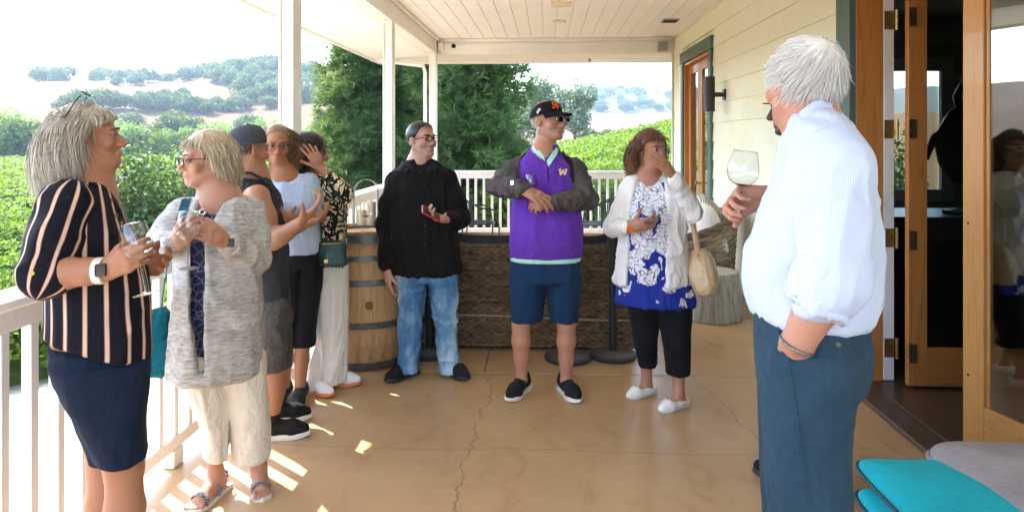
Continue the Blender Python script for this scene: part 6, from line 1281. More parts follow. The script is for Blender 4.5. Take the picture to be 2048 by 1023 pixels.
    for (dx, dy) in ((0, -.06), (5, .05)):
        m = MB(); pts = [p(1393 + dx * 1.2, 505, dy), p(1388 + dx, 470, dy), p(1381 + dx * .6, 430, dy * .6), p(1378, 405, 0.03)]
        for q in pts:
            for (u, w) in ((-.010, -.002), (.010, -.002), (.010, .002), (-.010, .002)): m.v.append(tuple(q + np.array((u, w, 0))))
        for i in range(3):
            for k in range(4): a = i * 4; m.f.append((a + k, a + (k + 1) % 4, a + 4 + (k + 1) % 4, a + 4 + k))
        b.mb('strap', m, Ml, None, False)
    b.mb('seam', MB().tube([p(1407, 500, -.08), p(1413, 540, -.155), p(1417, 580, -.14)], .0025, 5), plain('seam', (.38, .26, .14), .6, .1, 20, 0)); b.mb('clasp', MB().tube([p(1394, 507, -.085), p(1397, 509, -.09)], .008, 8), M_GOLD)
woman_white()
# ---------------------------------------------------------------- dark haired woman with patterned blouse
def woman_pattern():
    f = Fig(655, 4.45, 'dark haired woman in black and gold patterned blouse and cream trousers'); p = f.p; S = f.skin; g = f.g
    H = Head(p(622, 305), math.radians(112), math.radians(-6), 0, .97); head_field(S, H, True)
    nb = p(632, 352); S.cone(H.w((0, -.025, -.07)), nb, .046, .056, .03); S.chain([nb, p(650, 430), p(655, 490)], [.075, .10, .10], .05)
    shR, elR, wrR = p(645, 372, -.15), p(688, 388, -.28), p(642, 336, -.24); shL, elL, wrL = p(650, 372, .15), p(668, 440, .12), p(682, 402, -.10)
    arm_field(S, shR, elR, wrR, .95, True); arm_field(S, shL, elL, wrL, .95, True)
    hand_field(S, wrR, (-.45, -.1, .85), (-.3, .85, .2), 1, [(.2, .4, .3), (.25, .45, .3), (.3, .5, .3), (.35, .5, .3)], .16, (.7, .2, .2), 1.0); hand_field(S, wrL, (-1, -.25, .05), (.1, .8, .2), -1, (.6, .8, .6), .05, (.7, .5, .4), 1.0)
    for (h, kn, an) in ((p(655, 520, -.08), p(662, 630, -.08), g(668, -.04, .09)), (p(650, 520, .08), p(645, 640, .0), g(628, -.10, .09))): leg_field(S, h, kn, an, .8, hide=True)
    f.body(H, MS_TAN, (.36, .165, .085), .0066, [(1.38, 1.9, .0055), (-.1, .8, .014)], fem=True); f.eyes(H, HB_BLACK, .8)
    def leo(t):
        w = t.node('TexVoronoi', feature='DISTANCE_TO_EDGE'); w.inputs['Scale'].default_value = 22; co = t.coord(scale=(1, 1, .8)); n = t.node('TexNoise'); n.inputs['Scale'].default_value = 20; t.l.new(co, n.inputs['Vector']); t.l.new(t.mix(.08, co, n.outputs['Color']), w.inputs['Vector']); b = t.noise(30, 2)
        c = t.ramp(w.outputs['Distance'], [(.10, (.010, .012, .010)), (.14, (.62, .50, .32)), (.34, (.55, .42, .24)), (.38, (.015, .018, .015))], 'CONSTANT'); return t.mix(t.math('MULTIPLY', t.math('GREATER_THAN', b, .6), .8), c, (.02, .05, .035))
    Ml = m_garment('patterned_blouse', leo); Mc = cloth('cream_trousers', (.74, .70, .64), .04, .5)
    T = Field(); T.loft(f.secs([(350, 615, 660, .15), (360, 612, 672, .28), (376, 612, 684, .36), (420, 618, 692, .38), (460, 622, 690, .36), (500, 622, 690, .38), (528, 620, 694, .40)]), .03, 2.3)
    T.chain([shR, shR + (elR - shR) * .5, elR], [.062, .058, .056], .03); T.chain([elR, elR + (wrR - elR) * .42], [.055, .058], .02); T.chain([shL, elL, elL + (wrL - elL) * .6], [.06, .055, .05], .03); T.cone(nb, p(630, 330), .055, .07, .01, 's'); f.cloth('blouse', T, Ml, .009, .010, (12, 12, 6), 17)
    legs_cloth(f, 'trousers', [[(505, 624, 692, .36), (545, 620, 694, .37)], [(530, 622, 694, .22, -.08), (620, 630, 695, .23, -.08), (700, 634, 694, .26, -.07), (757, 637, 692, .27, -.06)], [(530, 618, 688, .22, .08), (620, 616, 672, .22, .05), (700, 611, 655, .24, -.02), (768, 606, 648, .25, -.08)]], Mc, .010, (12, 12, 2), 18)
    Mo = plain('orange_sole', (.75, .22, .10), .6, .1, 20, 0); Mwh = plain('white_mesh_shoe', (.78, .76, .74), .6, .06); shoe(f, g(668, -.05, .09), 1.35, Mwh, Mo, .27, laces=False); shoe(f, g(626, -.14, .09), .75, Mwh, Mo, .27, laces=False)
    cap_part(f, H, HB_BLACK, .3, extra=[((0, -.045, -.05), (.085, .08, .10))], grow_=.018, cuts=[((0, .11, -.03), (.07, .085, .09)), ((0, .03, -.17), (.06, .08, .10))])
    tube_hair(f, H, HB_BLACK, n=900, length=lambda r: .22 + 0 * r[:, 0], comb=lambda P, r, t: np.stack([P[:, 0] * (7 * max(0, 1 - 3 * t) - 2.0 * (P[:, 2] < -.03)), -.4 * (1 - t) + 0 * P[:, 0], -.4 - .8 * t + 0 * P[:, 0]], 1), lay=(.08, .26), rad=(.0016, .003), seed=16, steps=9)
    f.done(); wineglass(f.world(p(677, 424, -.14)), 'wine glass raised beside the black and gold patterned sleeve', (-.16, 0, 1), wine=.2, stem=.085)
    b = Loose(f, 'shoulder_bag', p(664, 535, -.27), 'dark green shoulder bag with gold clasp on the patterned blouse', 'bag'); Mg = plain('green_leather', (.008, .055, .045), .4, .15, 12, .2)
    B = Field(); B.loft([(*p(662, 482, -.25), .075, .030), (*p(664, 505, -.26), .085, .042), (*p(668, 530, -.265), .088, .048)], .02, 3.2, round_=.02); b.field('bag_body', B, Mg, .006, .003, seed=4); b.mb('zip', MB().tube([p(645, 488, -.286), p(682, 486, -.286)], .0022, 5), M_GOLD); b.mb('clasp', MB().box(p(648, 526, -.318), p(656, 518, -.310), .001), M_GOLD, None, False)
    m = MB(); pts = [p(644, 486, -.27), p(640, 440, -.27), p(636, 400, -.24), p(630, 362, -.17)]
    b.mb('strap', MB().tube(pts, .006, 6), Mg)
woman_pattern()
# ---------------------------------------------------------------- woman in the pale blue tee
def woman_blue():
    f = Fig(590, 4.2, 'long haired woman with glasses in pale blue tee and black capris'); p = f.p; S = f.skin; g = f.g
    H = Head(p(554, 290), math.radians(4), math.radians(-3), 0, .97); head_field(S, H, True, .0, nose=.95)
    nb = p(566, 348); S.cone(H.w((0, -.025, -.07)), nb, .048, .060, .03); S.ell(p(574, 360, -.02), (.10, .06, .045), .04); S.chain([nb, p(595, 430), p(602, 475)], [.075, .095, .09], .05)
    shL, elL, wrL = p(618, 366), p(641, 434, -.02), p(586, 441, -.19); shR, elR, wrR = p(538, 366), p(528, 436, -.02), p(566, 448, -.16)
    arm_field(S, shL, elL, wrL, 1.0, True); arm_field(S, shR, elR, wrR, 1.0, True)
    hand_field(S, wrL, (-1, -.15, .05), (.1, .8, .1), -1, (.5, .7, .5), .06, (.6, .5, .4), 1.0); hand_field(S, wrR, (.8, -.3, .2), (0, .8, .3), 1, (.5, .7, .5), .06, (.6, .5, .4), 1.0)
    for (h, kn, an) in ((p(622, 520), p(610, 630), g(600, -.06, .09)), (p(585, 520), p(576, 630), g(568, -.02, .09))): leg_field(S, h, kn, an, .98, True, True)
    f.body(H, MS_TAN, (.37, .165, .085), .0062, [(1.36, 1.9, .005), (.4, .9, .014)], ruddy=.4, fem=True); f.eyes(H, HB_BROWN, .8)
    Mt = cloth('pale_blue_tee', (.44, .53, .68), .05, .4); Mk = cloth('black_leggings', (.014, .014, .016), .15)
    T = Field(); T.loft(f.secs([(346, 548, 596, .12), (356, 535, 622, .17), (374, 534, 632, .22), (408, 542, 641, .27, -.03), (450, 556, 638, .23), (480, 562, 641, .24), (506, 563, 645, .25)]), .03, 2.3)
    for (a, b) in ((shL, elL), (shR, elR)): T.chain([a, a + (b - a) * .40], [.060, .060], .03)
    T.ell(p(570, 344, -.08), (.09, .10, .060), .012, None, 's'); f.cloth('tee', T, Mt, .008, .006, (10, 10, 5), 19)
    legs_cloth(f, 'trousers', [[(500, 565, 645, .24), (530, 562, 646, .25)], [(515, 598, 646, .24), (570, 592, 644, .20), (630, 588, 635, .17), (690, 584, 631, .15)], [(515, 562, 612, .24), (570, 558, 606, .20), (630, 556, 600, .17), (690, 552, 592, .15)]], Mk, .004, seed=20)
    Mr = plain('grey_sole', (.32, .31, .30), .6); Ms = cloth('black_trail_shoe', (.03, .03, .033), .4, .3, 90); lw = plain('grey_lace', (.3, .3, .3), .7, .1, 20, 0); shoe(f, g(602, -.06, .09), -.28, Ms, Mr, .265, lace=lw); shoe(f, g(569, .0, .09), -.38, Ms, Mr, .265, lace=lw)
    cap_part(f, H, HB_BROWN, .35, extra=[((0, -.05, -.05), (.075, .065, .10))], grow_=.012, cuts=[((0, .11, -.03), (.068, .09, .10)), ((0, .03, -.17), (.06, .08, .10))])
    def cb(P, r, t): w = np.where(r[:, 0] > 0, .3, 1.0); return np.stack([np.sign(r[:, 0]) * 1.1 * max(0, 1 - 3.2 * t) + (.55 * w * (t > .5)), np.where(t > .35, .5, -.5) + 0 * P[:, 0], -.25 - .9 * t + 0 * P[:, 0]], 1)
    tube_hair(f, H, HB_BROWN, n=1100, length=lambda r: .36 + 0 * r[:, 0], comb=cb, lay=(.04, .14), rad=(.0013, .0026), seed=26, steps=12, wild=.07, front=.05, mask=lambda q: (q[:, 2] > -.02) & (q[:, 1] < .05) & ((q[:, 2] > .06) | (q[:, 1] < .0)))
    spectacles(f, H, M_FRAME, M_LENS, .026, .017, .0013)
    f.done(); b = Loose(f, 'phone', p(566, 446, -.27), 'pink phone in the folded hands over the pale blue tee', 'phone'); b.mb('case', MB().box(p(557, 447, -.27), p(573, 428, -.262), .002), plain('pink_case', (.62, .20, .24), .4, .05, 20, 0), None, False); b.mb('screen', MB().box(p(558, 446, -.2735), p(572, 429, -.2712), 0), plain('phone_screen', (.02, .02, .025), .1, 0, 10, 0), None, False)
woman_blue()

# ---------------------------------------------------------------- man with the backwards cap
def man_cap():
    f = Fig(545, 3.75, 'man in dark tank top and grey shorts with cap worn backwards'); p = f.p; S = f.skin; g = f.g
    H = Head(p(497, 297), math.radians(122), math.radians(-4), 0, 1.0); head_field(S, H)
    nb = p(505, 356); S.cone(H.w((0, -.025, -.07)), nb, .055, .068, .04); S.ell(p(506, 384), (.07, .20, .05), .05); S.chain([nb, p(525, 440), p(535, 540)], [.085, .11, .10], .05)
    shR, elR, wrR = p(516, 392, -.19), p(548, 482, -.24), p(600, 444, -.34); shL, elL, wrL = p(512, 392, .19), p(560, 470, .2), p(604, 452, .02)
    for (a, b, c) in ((shR, elR, wrR), (shL, elL, wrL)): S.chain([a, a + (b - a) * .45, b], [.060, .050, .041], .04); S.chain([b, b + (c - b) * .3, c], [.041, .043, .028], .03)
    hand_field(S, wrR, p(622, 424, -.36) - wrR, (-.45, .1, .8), 1, [(.1, .3, .3), (.25, .45, .4), (.35, .5, .4), (.45, .5, .4)], .10, (.7, .3, .3), 1.1); hand_field(S, wrL, (1, -.2, .4), (-.4, 0, .9), -1, (.4, .5, .4), .08, (.7, .3, .3), 1.1)
    for (h, kn, an) in ((p(545, 620, -.08), p(548, 745, -.11), g(545, -.13, .09)), (p(545, 620, .08), p(556, 735, .10), g(553, .10, .09))): leg_field(S, h, kn, an, 1.0)
    f.body(H, MS_TAN, SK_TAN, .0066, [(1.42, 1.9, .0055), (-.1, .3, .014), (.45, .8, .02)], ruddy=.3, stub=(.2, .12, .08)); f.eyes(H, HB_DARK)
    Mt = cloth('charcoal_tank', (.035, .036, .042), .2, .5); Ms = cloth('grey_cargo', (.085, .080, .075), .2, .6, 200); Mc = cloth('blue_grey_cap', (.075, .105, .155), .12, .3); Md = cloth('slate_cap', (.055, .065, .080), .15, .3)
    T = Field(); T.loft(f.secs([(352, 480, 528, .16), (364, 474, 540, .28), (384, 470, 553, .34), (430, 478, 562, .37), (490, 500, 572, .36), (550, 512, 576, .35), (606, 514, 577, .35)]), .03, 2.3)
    for s_ in (-1, 1): T.cone(p(513, 388, s_ * .21), p(518, 420, s_ * .22), .055, .05, .012, 's')
    T.cone(nb, p(500, 330), .066, .10, .01, 's'); f.cloth('tank_top', T, Mt, .009, .012, (11, 11, 6), 31)
    legs_cloth(f, 'shorts', [[(588, 515, 577, .34), (640, 514, 578, .35)], [(620, 514, 577, .21, -.09), (690, 516, 576, .21, -.10), (737, 518, 574, .21, -.11)], [(620, 518, 580, .21, .09), (690, 524, 582, .21, .09), (732, 528, 580, .21, .10)]], Ms, .014, (10, 10, 6), 32); bv = f.surf(*f.last); patch(f, 'cargo_pocket', [(524, 594), (568, 596), (570, 650), (550, 664), (526, 648)], bv, Ms, .012)
    Mw = cloth('black_runner', (.016, .016, .017), .3, .3, 120); shoe(f, g(545, -.13, .09), 1.45, Mw, M_SOLEW, .30, lace=Mw, sock=M_SOCKK); shoe(f, g(553, .10, .09), 1.45, Mw, M_SOLEW, .30, lace=Mw, sock=M_SOCKK)
    cap_hat(f, H, Md, Mc, True, .026, -.05, (.089, .110, .104), .07)
    P_, r_, t_ = grow(H, 700, lambda r: .022 + 0 * r[:, 0], lambda P, r, t: np.tile((0, -.5, -.85), (len(P), 1)), (.01, .04), (.0008, .0015), 13, 5, lambda q: (q[:, 2] < .03) & (q[:, 2] > -.055) & (q[:, 1] < .02)); link('hair', strand_mesh(P_, r_, t_, HB_DARK, 'strands'), f.o)
    f.done(); b = Loose(f, 'backpack', p(470, 520, .0), 'small blue and black backpack on the man with the backwards cap', 'backpack'); Mb = cloth('blue_pack', (.07, .13, .23), .1, .3); Mk = cloth('black_strap', (.012, .012, .013), .15)
    B = Field(); B.loft([(*p(462, 360, .0), .06, .10), (*p(460, 400, .0), .09, .15), (*p(466, 470, .0), .09, .15), (*p(474, 515, 0), .07, .13)], .02, 2.8, round_=.04); b.field('pack_body', B, Mb, .008, .005)
    for s_ in (-1, 1):
        m = MB(); pts = [p(478, 352, s_ * .09), p(500, 352, s_ * .12), p(520, 362, s_ * .14), p(534, 385, s_ * .155), p(542, 425, s_ * .17), p(530, 470, s_ * .20), p(490, 490, s_ * .17)]
        for i, q in enumerate(pts):
            for (u, w) in ((-.028, .010), (.028, .010), (.028, .022), (-.028, .022)): m.v.append(tuple(q + np.array((0.3 * w, u, w))))
        for i in range(len(pts) - 1):
            for k in range(4): a = i * 4; m.f.append((a + k, a + (k + 1) % 4, a + 4 + (k + 1) % 4, a + 4 + k))
        b.mb('shoulder_strap', m, Mk, None, False)
man_cap()
# ---------------------------------------------------------------- woman in the grey cardigan
def woman_grey():
    f = Fig(440, 3.05, 'woman in long grey knit cardigan and cream trousers looking left'); p = f.p; S = f.skin; g = f.g
    H = Head(p(414, 318), math.radians(-72), math.radians(-2), 0, 1.0); head_field(S, H, True, .003, nose=.9)
    nb = p(440, 388); S.cone(H.w((0, -.025, -.07)), nb, .050, .064, .04); S.ell(p(434, 408, -.02), (.10, .07, .05), .05); S.chain([nb, p(438, 500), p(438, 600)], [.08, .09, .08], .05)
    shR, elR, wrR = p(364, 424), p(322, 484, -.04), p(346, 492, -.25); shL, elL, wrL = p(500, 424), p(516, 516, -.02), p(452, 484, -.26)
    arm_field(S, shR, elR, wrR, 1, True); arm_field(S, shL, elL, wrL, 1.05, True)
    hand_field(S, wrL, p(408, 462, -.33) - wrL, (.0, .9, -.25), -1, [(.35, .65, .5), (.4, .7, .5), (.45, .75, .5), (.5, .75, .5)], .03, (.45, .4, .4), 1.0); hand_field(S, wrR, p(368, 470, -.30) - wrR, (.5, .7, .2), 1, (.5, .7, .5), .06, (.5, .4, .4), 1.0)
    for (h, kn, an, yw) in ((p(405, 690), p(425, 820), g(432, .02, .09), -.62), (p(475, 690), p(498, 820), g(518, .04, .09), .05)): leg_field(S, h, kn, an, .9, True, True); foot_field(S, an, yw, .95)
    f.body(H, MS_FAIR, (.47, .235, .15), .0056, [(1.36, 1.9, .0042), (.25, .9, .014)], ruddy=.5, fem=True); f.eyes(H, M_BROW, .7)
    def knit(t):
        a = t.noise(26, 5, .7, vec=(1, 1, 7)); b = t.noise(5, 4, .6, vec=(1, 1, 3)); c = t.ramp(t.math('ADD', t.math('MULTIPLY', a, .7), t.math('MULTIPLY', b, .3)), [(.36, (.20, .185, .17)), (.5, (.42, .40, .375)), (.64, (.60, .575, .54))]); return c
    def pais(t):
        v = t.node('TexVoronoi', feature='DISTANCE_TO_EDGE'); v.inputs['Scale'].default_value = 30; t.l.new(t.coord(), v.inputs['Vector']); w = t.noise(60, 2); return t.mix(t.math('MULTIPLY', t.math('LESS_THAN', t.math('ADD', v.outputs['Distance'], t.math('MULTIPLY', w, .12)), .13), .55), (.018, .020, .055), (.16, .16, .24))
    Mk = m_garment('grey_knit', knit, .95, .7, 300); Mp = m_garment('navy_paisley', pais); Mc = cloth('cream_linen', (.72, .655, .55), .06, .7)
    T = Field(); T.loft(f.secs([(392, 398, 474, .14), (402, 380, 490, .20), (430, 376, 496, .22), (500, 370, 502, .24, -.02), (560, 368, 502, .24, -.01), (640, 364, 506, .25), (705, 360, 508, .25)]), .03, 2.3); T.ell(p(425, 395, -.09), (.085, .09, .075), .012, None, 's'); T.cone(nb, p(438, 360), .066, .08, .01, 's'); f.cloth('blouse', T, Mp, .009, .006, (10, 10, 5), 41)
    C = Field(); C.loft(f.secs([(390, 396, 484, .17, .01), (402, 376, 500, .22), (424, 356, 516, .28), (470, 352, 520, .31), (540, 348, 520, .32), (620, 342, 522, .34), (690, 336, 524, .36), (745, 332, 525, .37)]), .03, 2.3)
    for (a, b, c) in ((shR, elR, wrR), (shL, elL, wrL)): C.chain([a, a + (b - a) * .5, b], [.064, .062, .060], .04); C.chain([b, b + (c - b) * .5, b + (c - b) * .9], [.060, .054, .046], .02)
    C.loft(f.secs([(380, 398, 470, .30, -.13), (420, 386, 446, .34, -.22), (470, 378, 420, .40, -.26), (600, 374, 411, .44, -.26), (765, 392, 412, .44, -.26)]), .006, 3, 's'); C.cone(p(438, 392), p(438, 360), .070, .10, .01, 's'); f.cloth('cardigan', C, Mk, .0086, .008, (9, 9, 4), 42); bv = f.surf(*f.last)
    legs_cloth(f, 'trousers', [[(695, 352, 518, .28), (740, 354, 530, .29)], [(710, 354, 452, .26), (780, 372, 455, .23), (850, 400, 457, .21), (907, 408, 456, .20)], [(710, 430, 530, .26), (780, 450, 535, .23), (850, 460, 537, .21), (914, 465, 537, .20)]], Mc, .008, (8, 8, 4), 43)
    Mst = m_garment('blue_strap', lambda t: t.mix(t.ramp(t.noise(120, 2), [(.45, (0, 0, 0)), (.55, (1, 1, 1))]), (.06, .09, .16), (.32, .36, .42))); Msl = plain('pale_sole', (.58, .55, .50), .7)
    for (an, yw) in ((g(432, .02, .09), -.62), (g(518, .04, .09), .05)):
        F = Field(); q = foot_field(F, an, yw, .95); v = [q(u, vv, 0) for u, vv in ((-.034, -.08), (-.038, 0), (-.048, .10), (-.040, .165), (0, .185), (.040, .160), (.048, .10), (.038, 0), (.034, -.08))]; m = MB(); n = 9
        for z in (.001, .012, .020): m.v += [tuple(np.array(w) + (0, 0, z)) for w in v]
        for i in range(2):
            for k in range(n): m.f.append((i * n + k, i * n + (k + 1) % n, i * n + n + (k + 1) % n, i * n + n + k))
        m.f += [tuple(range(n))[::-1], tuple(2 * n + k for k in range(n))]; so_ = m.build('sandal', Msl, f.o, True)
        for (v0, z, w) in ((.112, .062, .048), (.02, .092, .044)): 
            m = MB()
            for a in np.linspace(0, math.pi, 13):
                for dv in (-.013, .013): m.v.append(tuple(q(-w * math.cos(a), v0 + dv - .01 * math.cos(a), .018 + (z - .018) * math.sin(a) ** .7)))
            m.f = [(2 * i, 2 * i + 1, 2 * i + 3, 2 * i + 2) for i in range(12)]; m.build('strap', Mst, so_, True)
        m = MB()
        for a in np.linspace(0, math.pi, 13):
            for dz in (-.009, .009): m.v.append(tuple(q(-.036 * math.cos(a), -.02 - .055 * math.sin(a), .075 + dz)))
        m.f = [(2 * i, 2 * i + 1, 2 * i + 3, 2 * i + 2) for i in range(12)]; m.build('strap', Mst, so_, True)
    cap_part(f, H, HB_BLOND, .4, extra=[((0, -.045, -.015), (.082, .074, .07))], grow_=.013, cuts=[((0, .11, -.04), (.075, .085, .095)), ((.06, .055, -.075), (.05, .05, .055)), ((-.06, .055, -.075), (.05, .05, .055)), ((0, .02, -.155), (.07, .085, .09))])
    tube_hair(f, H, HB_BLOND, n=3400, length=lambda r: np.where((r[:, 1] > .04) & (r[:, 2] > .05), .09, .14), comb=lambda P, r, t: np.stack([P[:, 0] * (9 * max(0, 1 - 2 * t) - 3.0 * (P[:, 2] < -.02)), np.where((r[:, 1] > .04) & (r[:, 2] > .05), .5, -.25) * (1 - t) - .4 * t * (P[:, 2] < -.02) + .5 * (P[:, 1] < -.09) * t, -.3 - .9 * t + 0 * P[:, 0]], 1), lay=(.06, .20), rad=(.0008, .0018), seed=46, steps=9, wild=.09, front=.045)
    tube_hair(f, H, HB_BLOND, 'fringe', n=260, length=lambda r: .085 + 0 * r[:, 0], comb=lambda P, r, t: np.stack([P[:, 0] * 7, .8 - 1.1 * t + 0 * P[:, 0], -.2 - 1.0 * t + 0 * P[:, 0]], 1), lay=(.10, .22), rad=(.0012, .0022), seed=47, steps=8, mask=lambda q: (q[:, 2] > .08) & (q[:, 1] > .02), avoid=False, front=.085)
    spectacles(f, H, plain('tortoise', (.05, .02, .012), .25, .4, 60, 0), M_LENS, .025, .019, .0022)
    strap_px(f, 'bag_strap', [(386, 374), (372, 400), (360, 440)], 17, bv, cloth('teal_strap', (.012, .06, .10), .1), .006); wrist_band(f, elL, wrL, .12, .047, .022, plain('white_band', (.75, .72, .70), .5), 'watch_strap'); q = wrL + (elL - wrL) * .12 + np.array((0, -.047, .012)); MB().box(q - np.array((.016, .004, .018)), q + np.array((.016, .004, .018)), .003).build('watch', M_LENSD, f.o)
    q = p(405, 424, -.16); MB().tube([q + np.array((.011 * math.cos(a), 0, .011 * math.sin(a))) for a in np.linspace(0, 6.28, 15)], .0042, 6, False).build('pendant', M_SILVER, f.o, True); MB().tube([p(420, 400, -.13), q + np.array((.004, 0, .011)), p(398, 402, -.12)], .0012, 5).build('necklace', M_SILVER, f.o)
    f.done(); wineglass(f.world(p(377, 537, -.34)), 'empty wine glass cupped in both hands before the grey cardigan', (.0, 0, 1), wine=0, s=1.12, stem=.1)
    b = Loose(f, 'shoulder_bag', p(316, 745, .06), 'teal canvas shoulder bag hanging behind the grey cardigan', 'bag'); Mb = cloth('teal_canvas_bag', (.008, .13, .19), .12, .5); B = Field(); B.loft([(*p(320, 620, .06), .040, .05), (*p(317, 650, .06), .050, .07), (*p(316, 700, .06), .055, .08), (*p(317, 744, .06), .055, .08)], .02, 3, round_=.02); b.field('bag_body', B, Mb, .006, .006, seed=5)
    B = Field(); B.loft([(*p(315, 680, -.01), .046, .018), (*p(316, 738, -.015), .048, .02)], .01, 3, round_=.01); b.field('pocket', B, Mb, .006, .003); b.mb('strap', MB().tube([p(322, 622, .06), p(330, 560, .07), p(342, 480, .09), p(360, 420, .10)], .010, 6, True, .3), Mb)
woman_grey()
# ---------------------------------------------------------------- woman in the striped blouse
def m_stripes(name, base, st, period_px=None):
    t = NT(name); u = t.attr('u', 'Fac'); fr = t.math('FRACT', u); d = t.math('ABSOLUTE', t.math('SUBTRACT', fr, .5)); n = t.noise(300, 2)
    c = t.ramp(d, [(0, st), (.085, (.46, .13, .025)), (.125, base)], 'CONSTANT'); c = t.mix(t.math('MULTIPLY', n, .2), c, sh(base, .6)); h = t.noise(16, 3, .5, vec=(1, 1, .5), dist=.8); t.bsdf(c, .75, t.bump(h, .5, .012), spec=.12, sheen=.02); return t.m
def woman_striped():
    f = Fig(215, 2.25, 'woman in dark striped blouse and navy denim shorts with grey blonde bob'); p = f.p; S = f.skin; g = f.g
    H = Head(p(176, 277), math.radians(82), math.radians(8), 0, .88); head_field(S, H, True, .006, nose=.85)
    nb = p(160, 356); S.cone(H.w((0, -.025, -.07)), nb, .054, .068, .04); S.cone(H.w((0, .015, -.085)), p(178, 372), .025, .040, .03); S.ell(p(178, 388), (.06, .11, .06), .05); S.chain([nb, p(180, 520), p(185, 660)], [.085, .13, .12], .05)
    shR, elR, wrR = p(134, 414, -.14), p(88, 548, -.20), p(214, 540, -.28); shL, elL, wrL = p(160, 410, .16), p(215, 540, .20), p(282, 535, .05)
    S.chain([shR, elR], [.050, .044], .03); S.chain([elR, elR + (wrR - elR) * .3, elR + (wrR - elR) * .7, wrR], [.046, .047, .037, .030], .02); arm_field(S, shL, elL, wrL, 1.1, True)
    hand_field(S, wrR, p(268, 512, -.36) - wrR, (.25, .95, -.1), 1, [(.5, .8, .5), (.55, .85, .5), (.6, .85, .5), (.65, .9, .5)], .03, (.5, .45, .45), .98); hand_field(S, wrL, p(315, 530, .0) - wrL, (.0, -.6, .3), -1, (.4, .5, .4), .06, (.5, .3, .3), 1.0)
    for (h, kn, an) in ((p(195, 720, -.07), p(248, 935, -.08), g(252, -.08, .09)), (p(200, 720, .08), p(212, 935, .09), g(205, .09, .09))): leg_field(S, h, kn, an, 1.06)
    f.body(H, MS_TAN, (.39, .18, .10), .0058, [(1.38, 1.9, .0045), (.6, .95, .02), (-.1, .3, .02)], ruddy=.5, fem=True); f.eyes(H, M_BROW, .7)
    Ms = m_stripes('striped_crepe', (.008, .008, .014), (.60, .50, .43)); Md = cloth('navy_denim', (.009, .016, .034), .2, .3, 200)
    def torso_u(v, cx, cy_, R, per): a = np.arctan2(v[:, 1] - cy_, v[:, 0] - cx); return a * R / per
    T = Field(); T.loft(f.secs([(350, 120, 198, .16, .01), (368, 95, 212, .25), (388, 78, 226, .32), (425, 72, 243, .36), (470, 76, 262, .38), (520, 82, 284, .38), (560, 84, 294, .38), (620, 84, 299, .38), (680, 86, 302, .39), (722, 92, 301, .39)]), .03, 2.4)
    T.plane(p(90, 668, 0), (-.35, 0, -.94)); T.cone(p(205, 365, 0), p(232, 440, 0), .035, .006, .02, 's'); T.cone(nb, p(165, 325), .070, .085, .012, 's'); c0 = p(180, 550)
    o = f.cloth('blouse', T, Ms, .0085, .007, (8, 8, 3), 51); v = f.last[0]; vattr(o.data, 'u', torso_u(v, c0[0], 0, .205, .0605)); bv = f.surf(*f.last)
    for (a, b, c, sd) in ((shR, elR, wrR, 52), (shL, elL, wrL, 53)):
        Q = Field(); e = b + (c - b) * .16; n0 = p(146, 374, np.sign(a[1]) * .08); Q.chain([n0, a, a + (b - a) * .5, b], [.045, .068, .070, .066], .04); Q.chain([b, e], [.066, .056], .02); Q.cone(e - nz(c - b) * .02, e, .062, .060, .004); o = f.cloth('sleeve', Q, Ms, .0075, .008, (9, 9, 6), sd); v = f.last[0]; d = nz(b - a); x_ = nz(np.cross(d, (0, 1, 0))); y_ = np.cross(d, x_); r = v - a; vattr(o.data, 'u', np.arctan2(r @ y_, r @ x_) * .080 / .050 + .3)
        if sd == 52: MB().lathe([(0, 0), (.006, 0), (.006, .003), (0, .003)], 10).build('button', M_GOLD, f.o, True, p(64, 546, -.29), (math.pi / 2, 0, 0))
    for i, (x, y) in enumerate(((222, 400), (232, 430), (243, 445), (252, 470))): 
        q = f.cast(bv, x, y, .004)
        if q is not None: MB().tube([q, q + np.array((.002, -.002, 0))], .006, 8).build('button', M_GOLD, f.o, True)
    legs_cloth(f, 'denim_shorts', [[(680, 92, 294, .34), (745, 102, 296, .35)], [(720, 94, 299, .22, -.08), (780, 120, 297, .22, -.08), (850, 160, 291, .21, -.08), (913, 192, 296, .20, -.08)], [(720, 100, 292, .21, .09), (800, 132, 284, .20, .09), (913, 180, 268, .19, .09)]], Md, .0045, (8, 8, 3), 54, .0085)
    Mwh = plain('tan_sandal', (.45, .33, .2), .6); shoe(f, g(258, -.09, .09), 1.4, Mwh, M_SOLEW, .26, 'flat'); shoe(f, g(208, .10, .09), 1.4, Mwh, M_SOLEW, .26, 'flat')
    cap_part(f, H, HB_GREY, .45, extra=[((0, -.045, -.05), (.086, .078, .100))], grow_=.014, cuts=[((0, .125, -.04), (.075, .085, .10)), ((.06, .075, -.09), (.05, .05, .07)), ((-.06, .075, -.09), (.05, .05, .07)), ((0, .03, -.18), (.07, .09, .09))])
    tube_hair(f, H, HB_GREY, n=5200, length=lambda r: np.where((r[:, 1] > .045) & (r[:, 2] > .05), .13, .245), comb=lambda P, r, t: np.stack([P[:, 0] * (9 * max(0, 1 - 2 * t) - 1.5 * (P[:, 2] < -.05)), np.where((r[:, 1] > .045) & (r[:, 2] > .05), .2, -.35) * (1 - t) + .25 * t * (P[:, 1] < -.05), -.3 - .9 * t + 0 * P[:, 0]], 1), lay=(.06, .22), rad=(.0006, .0013), seed=56, steps=9, wild=.10, front=.035)
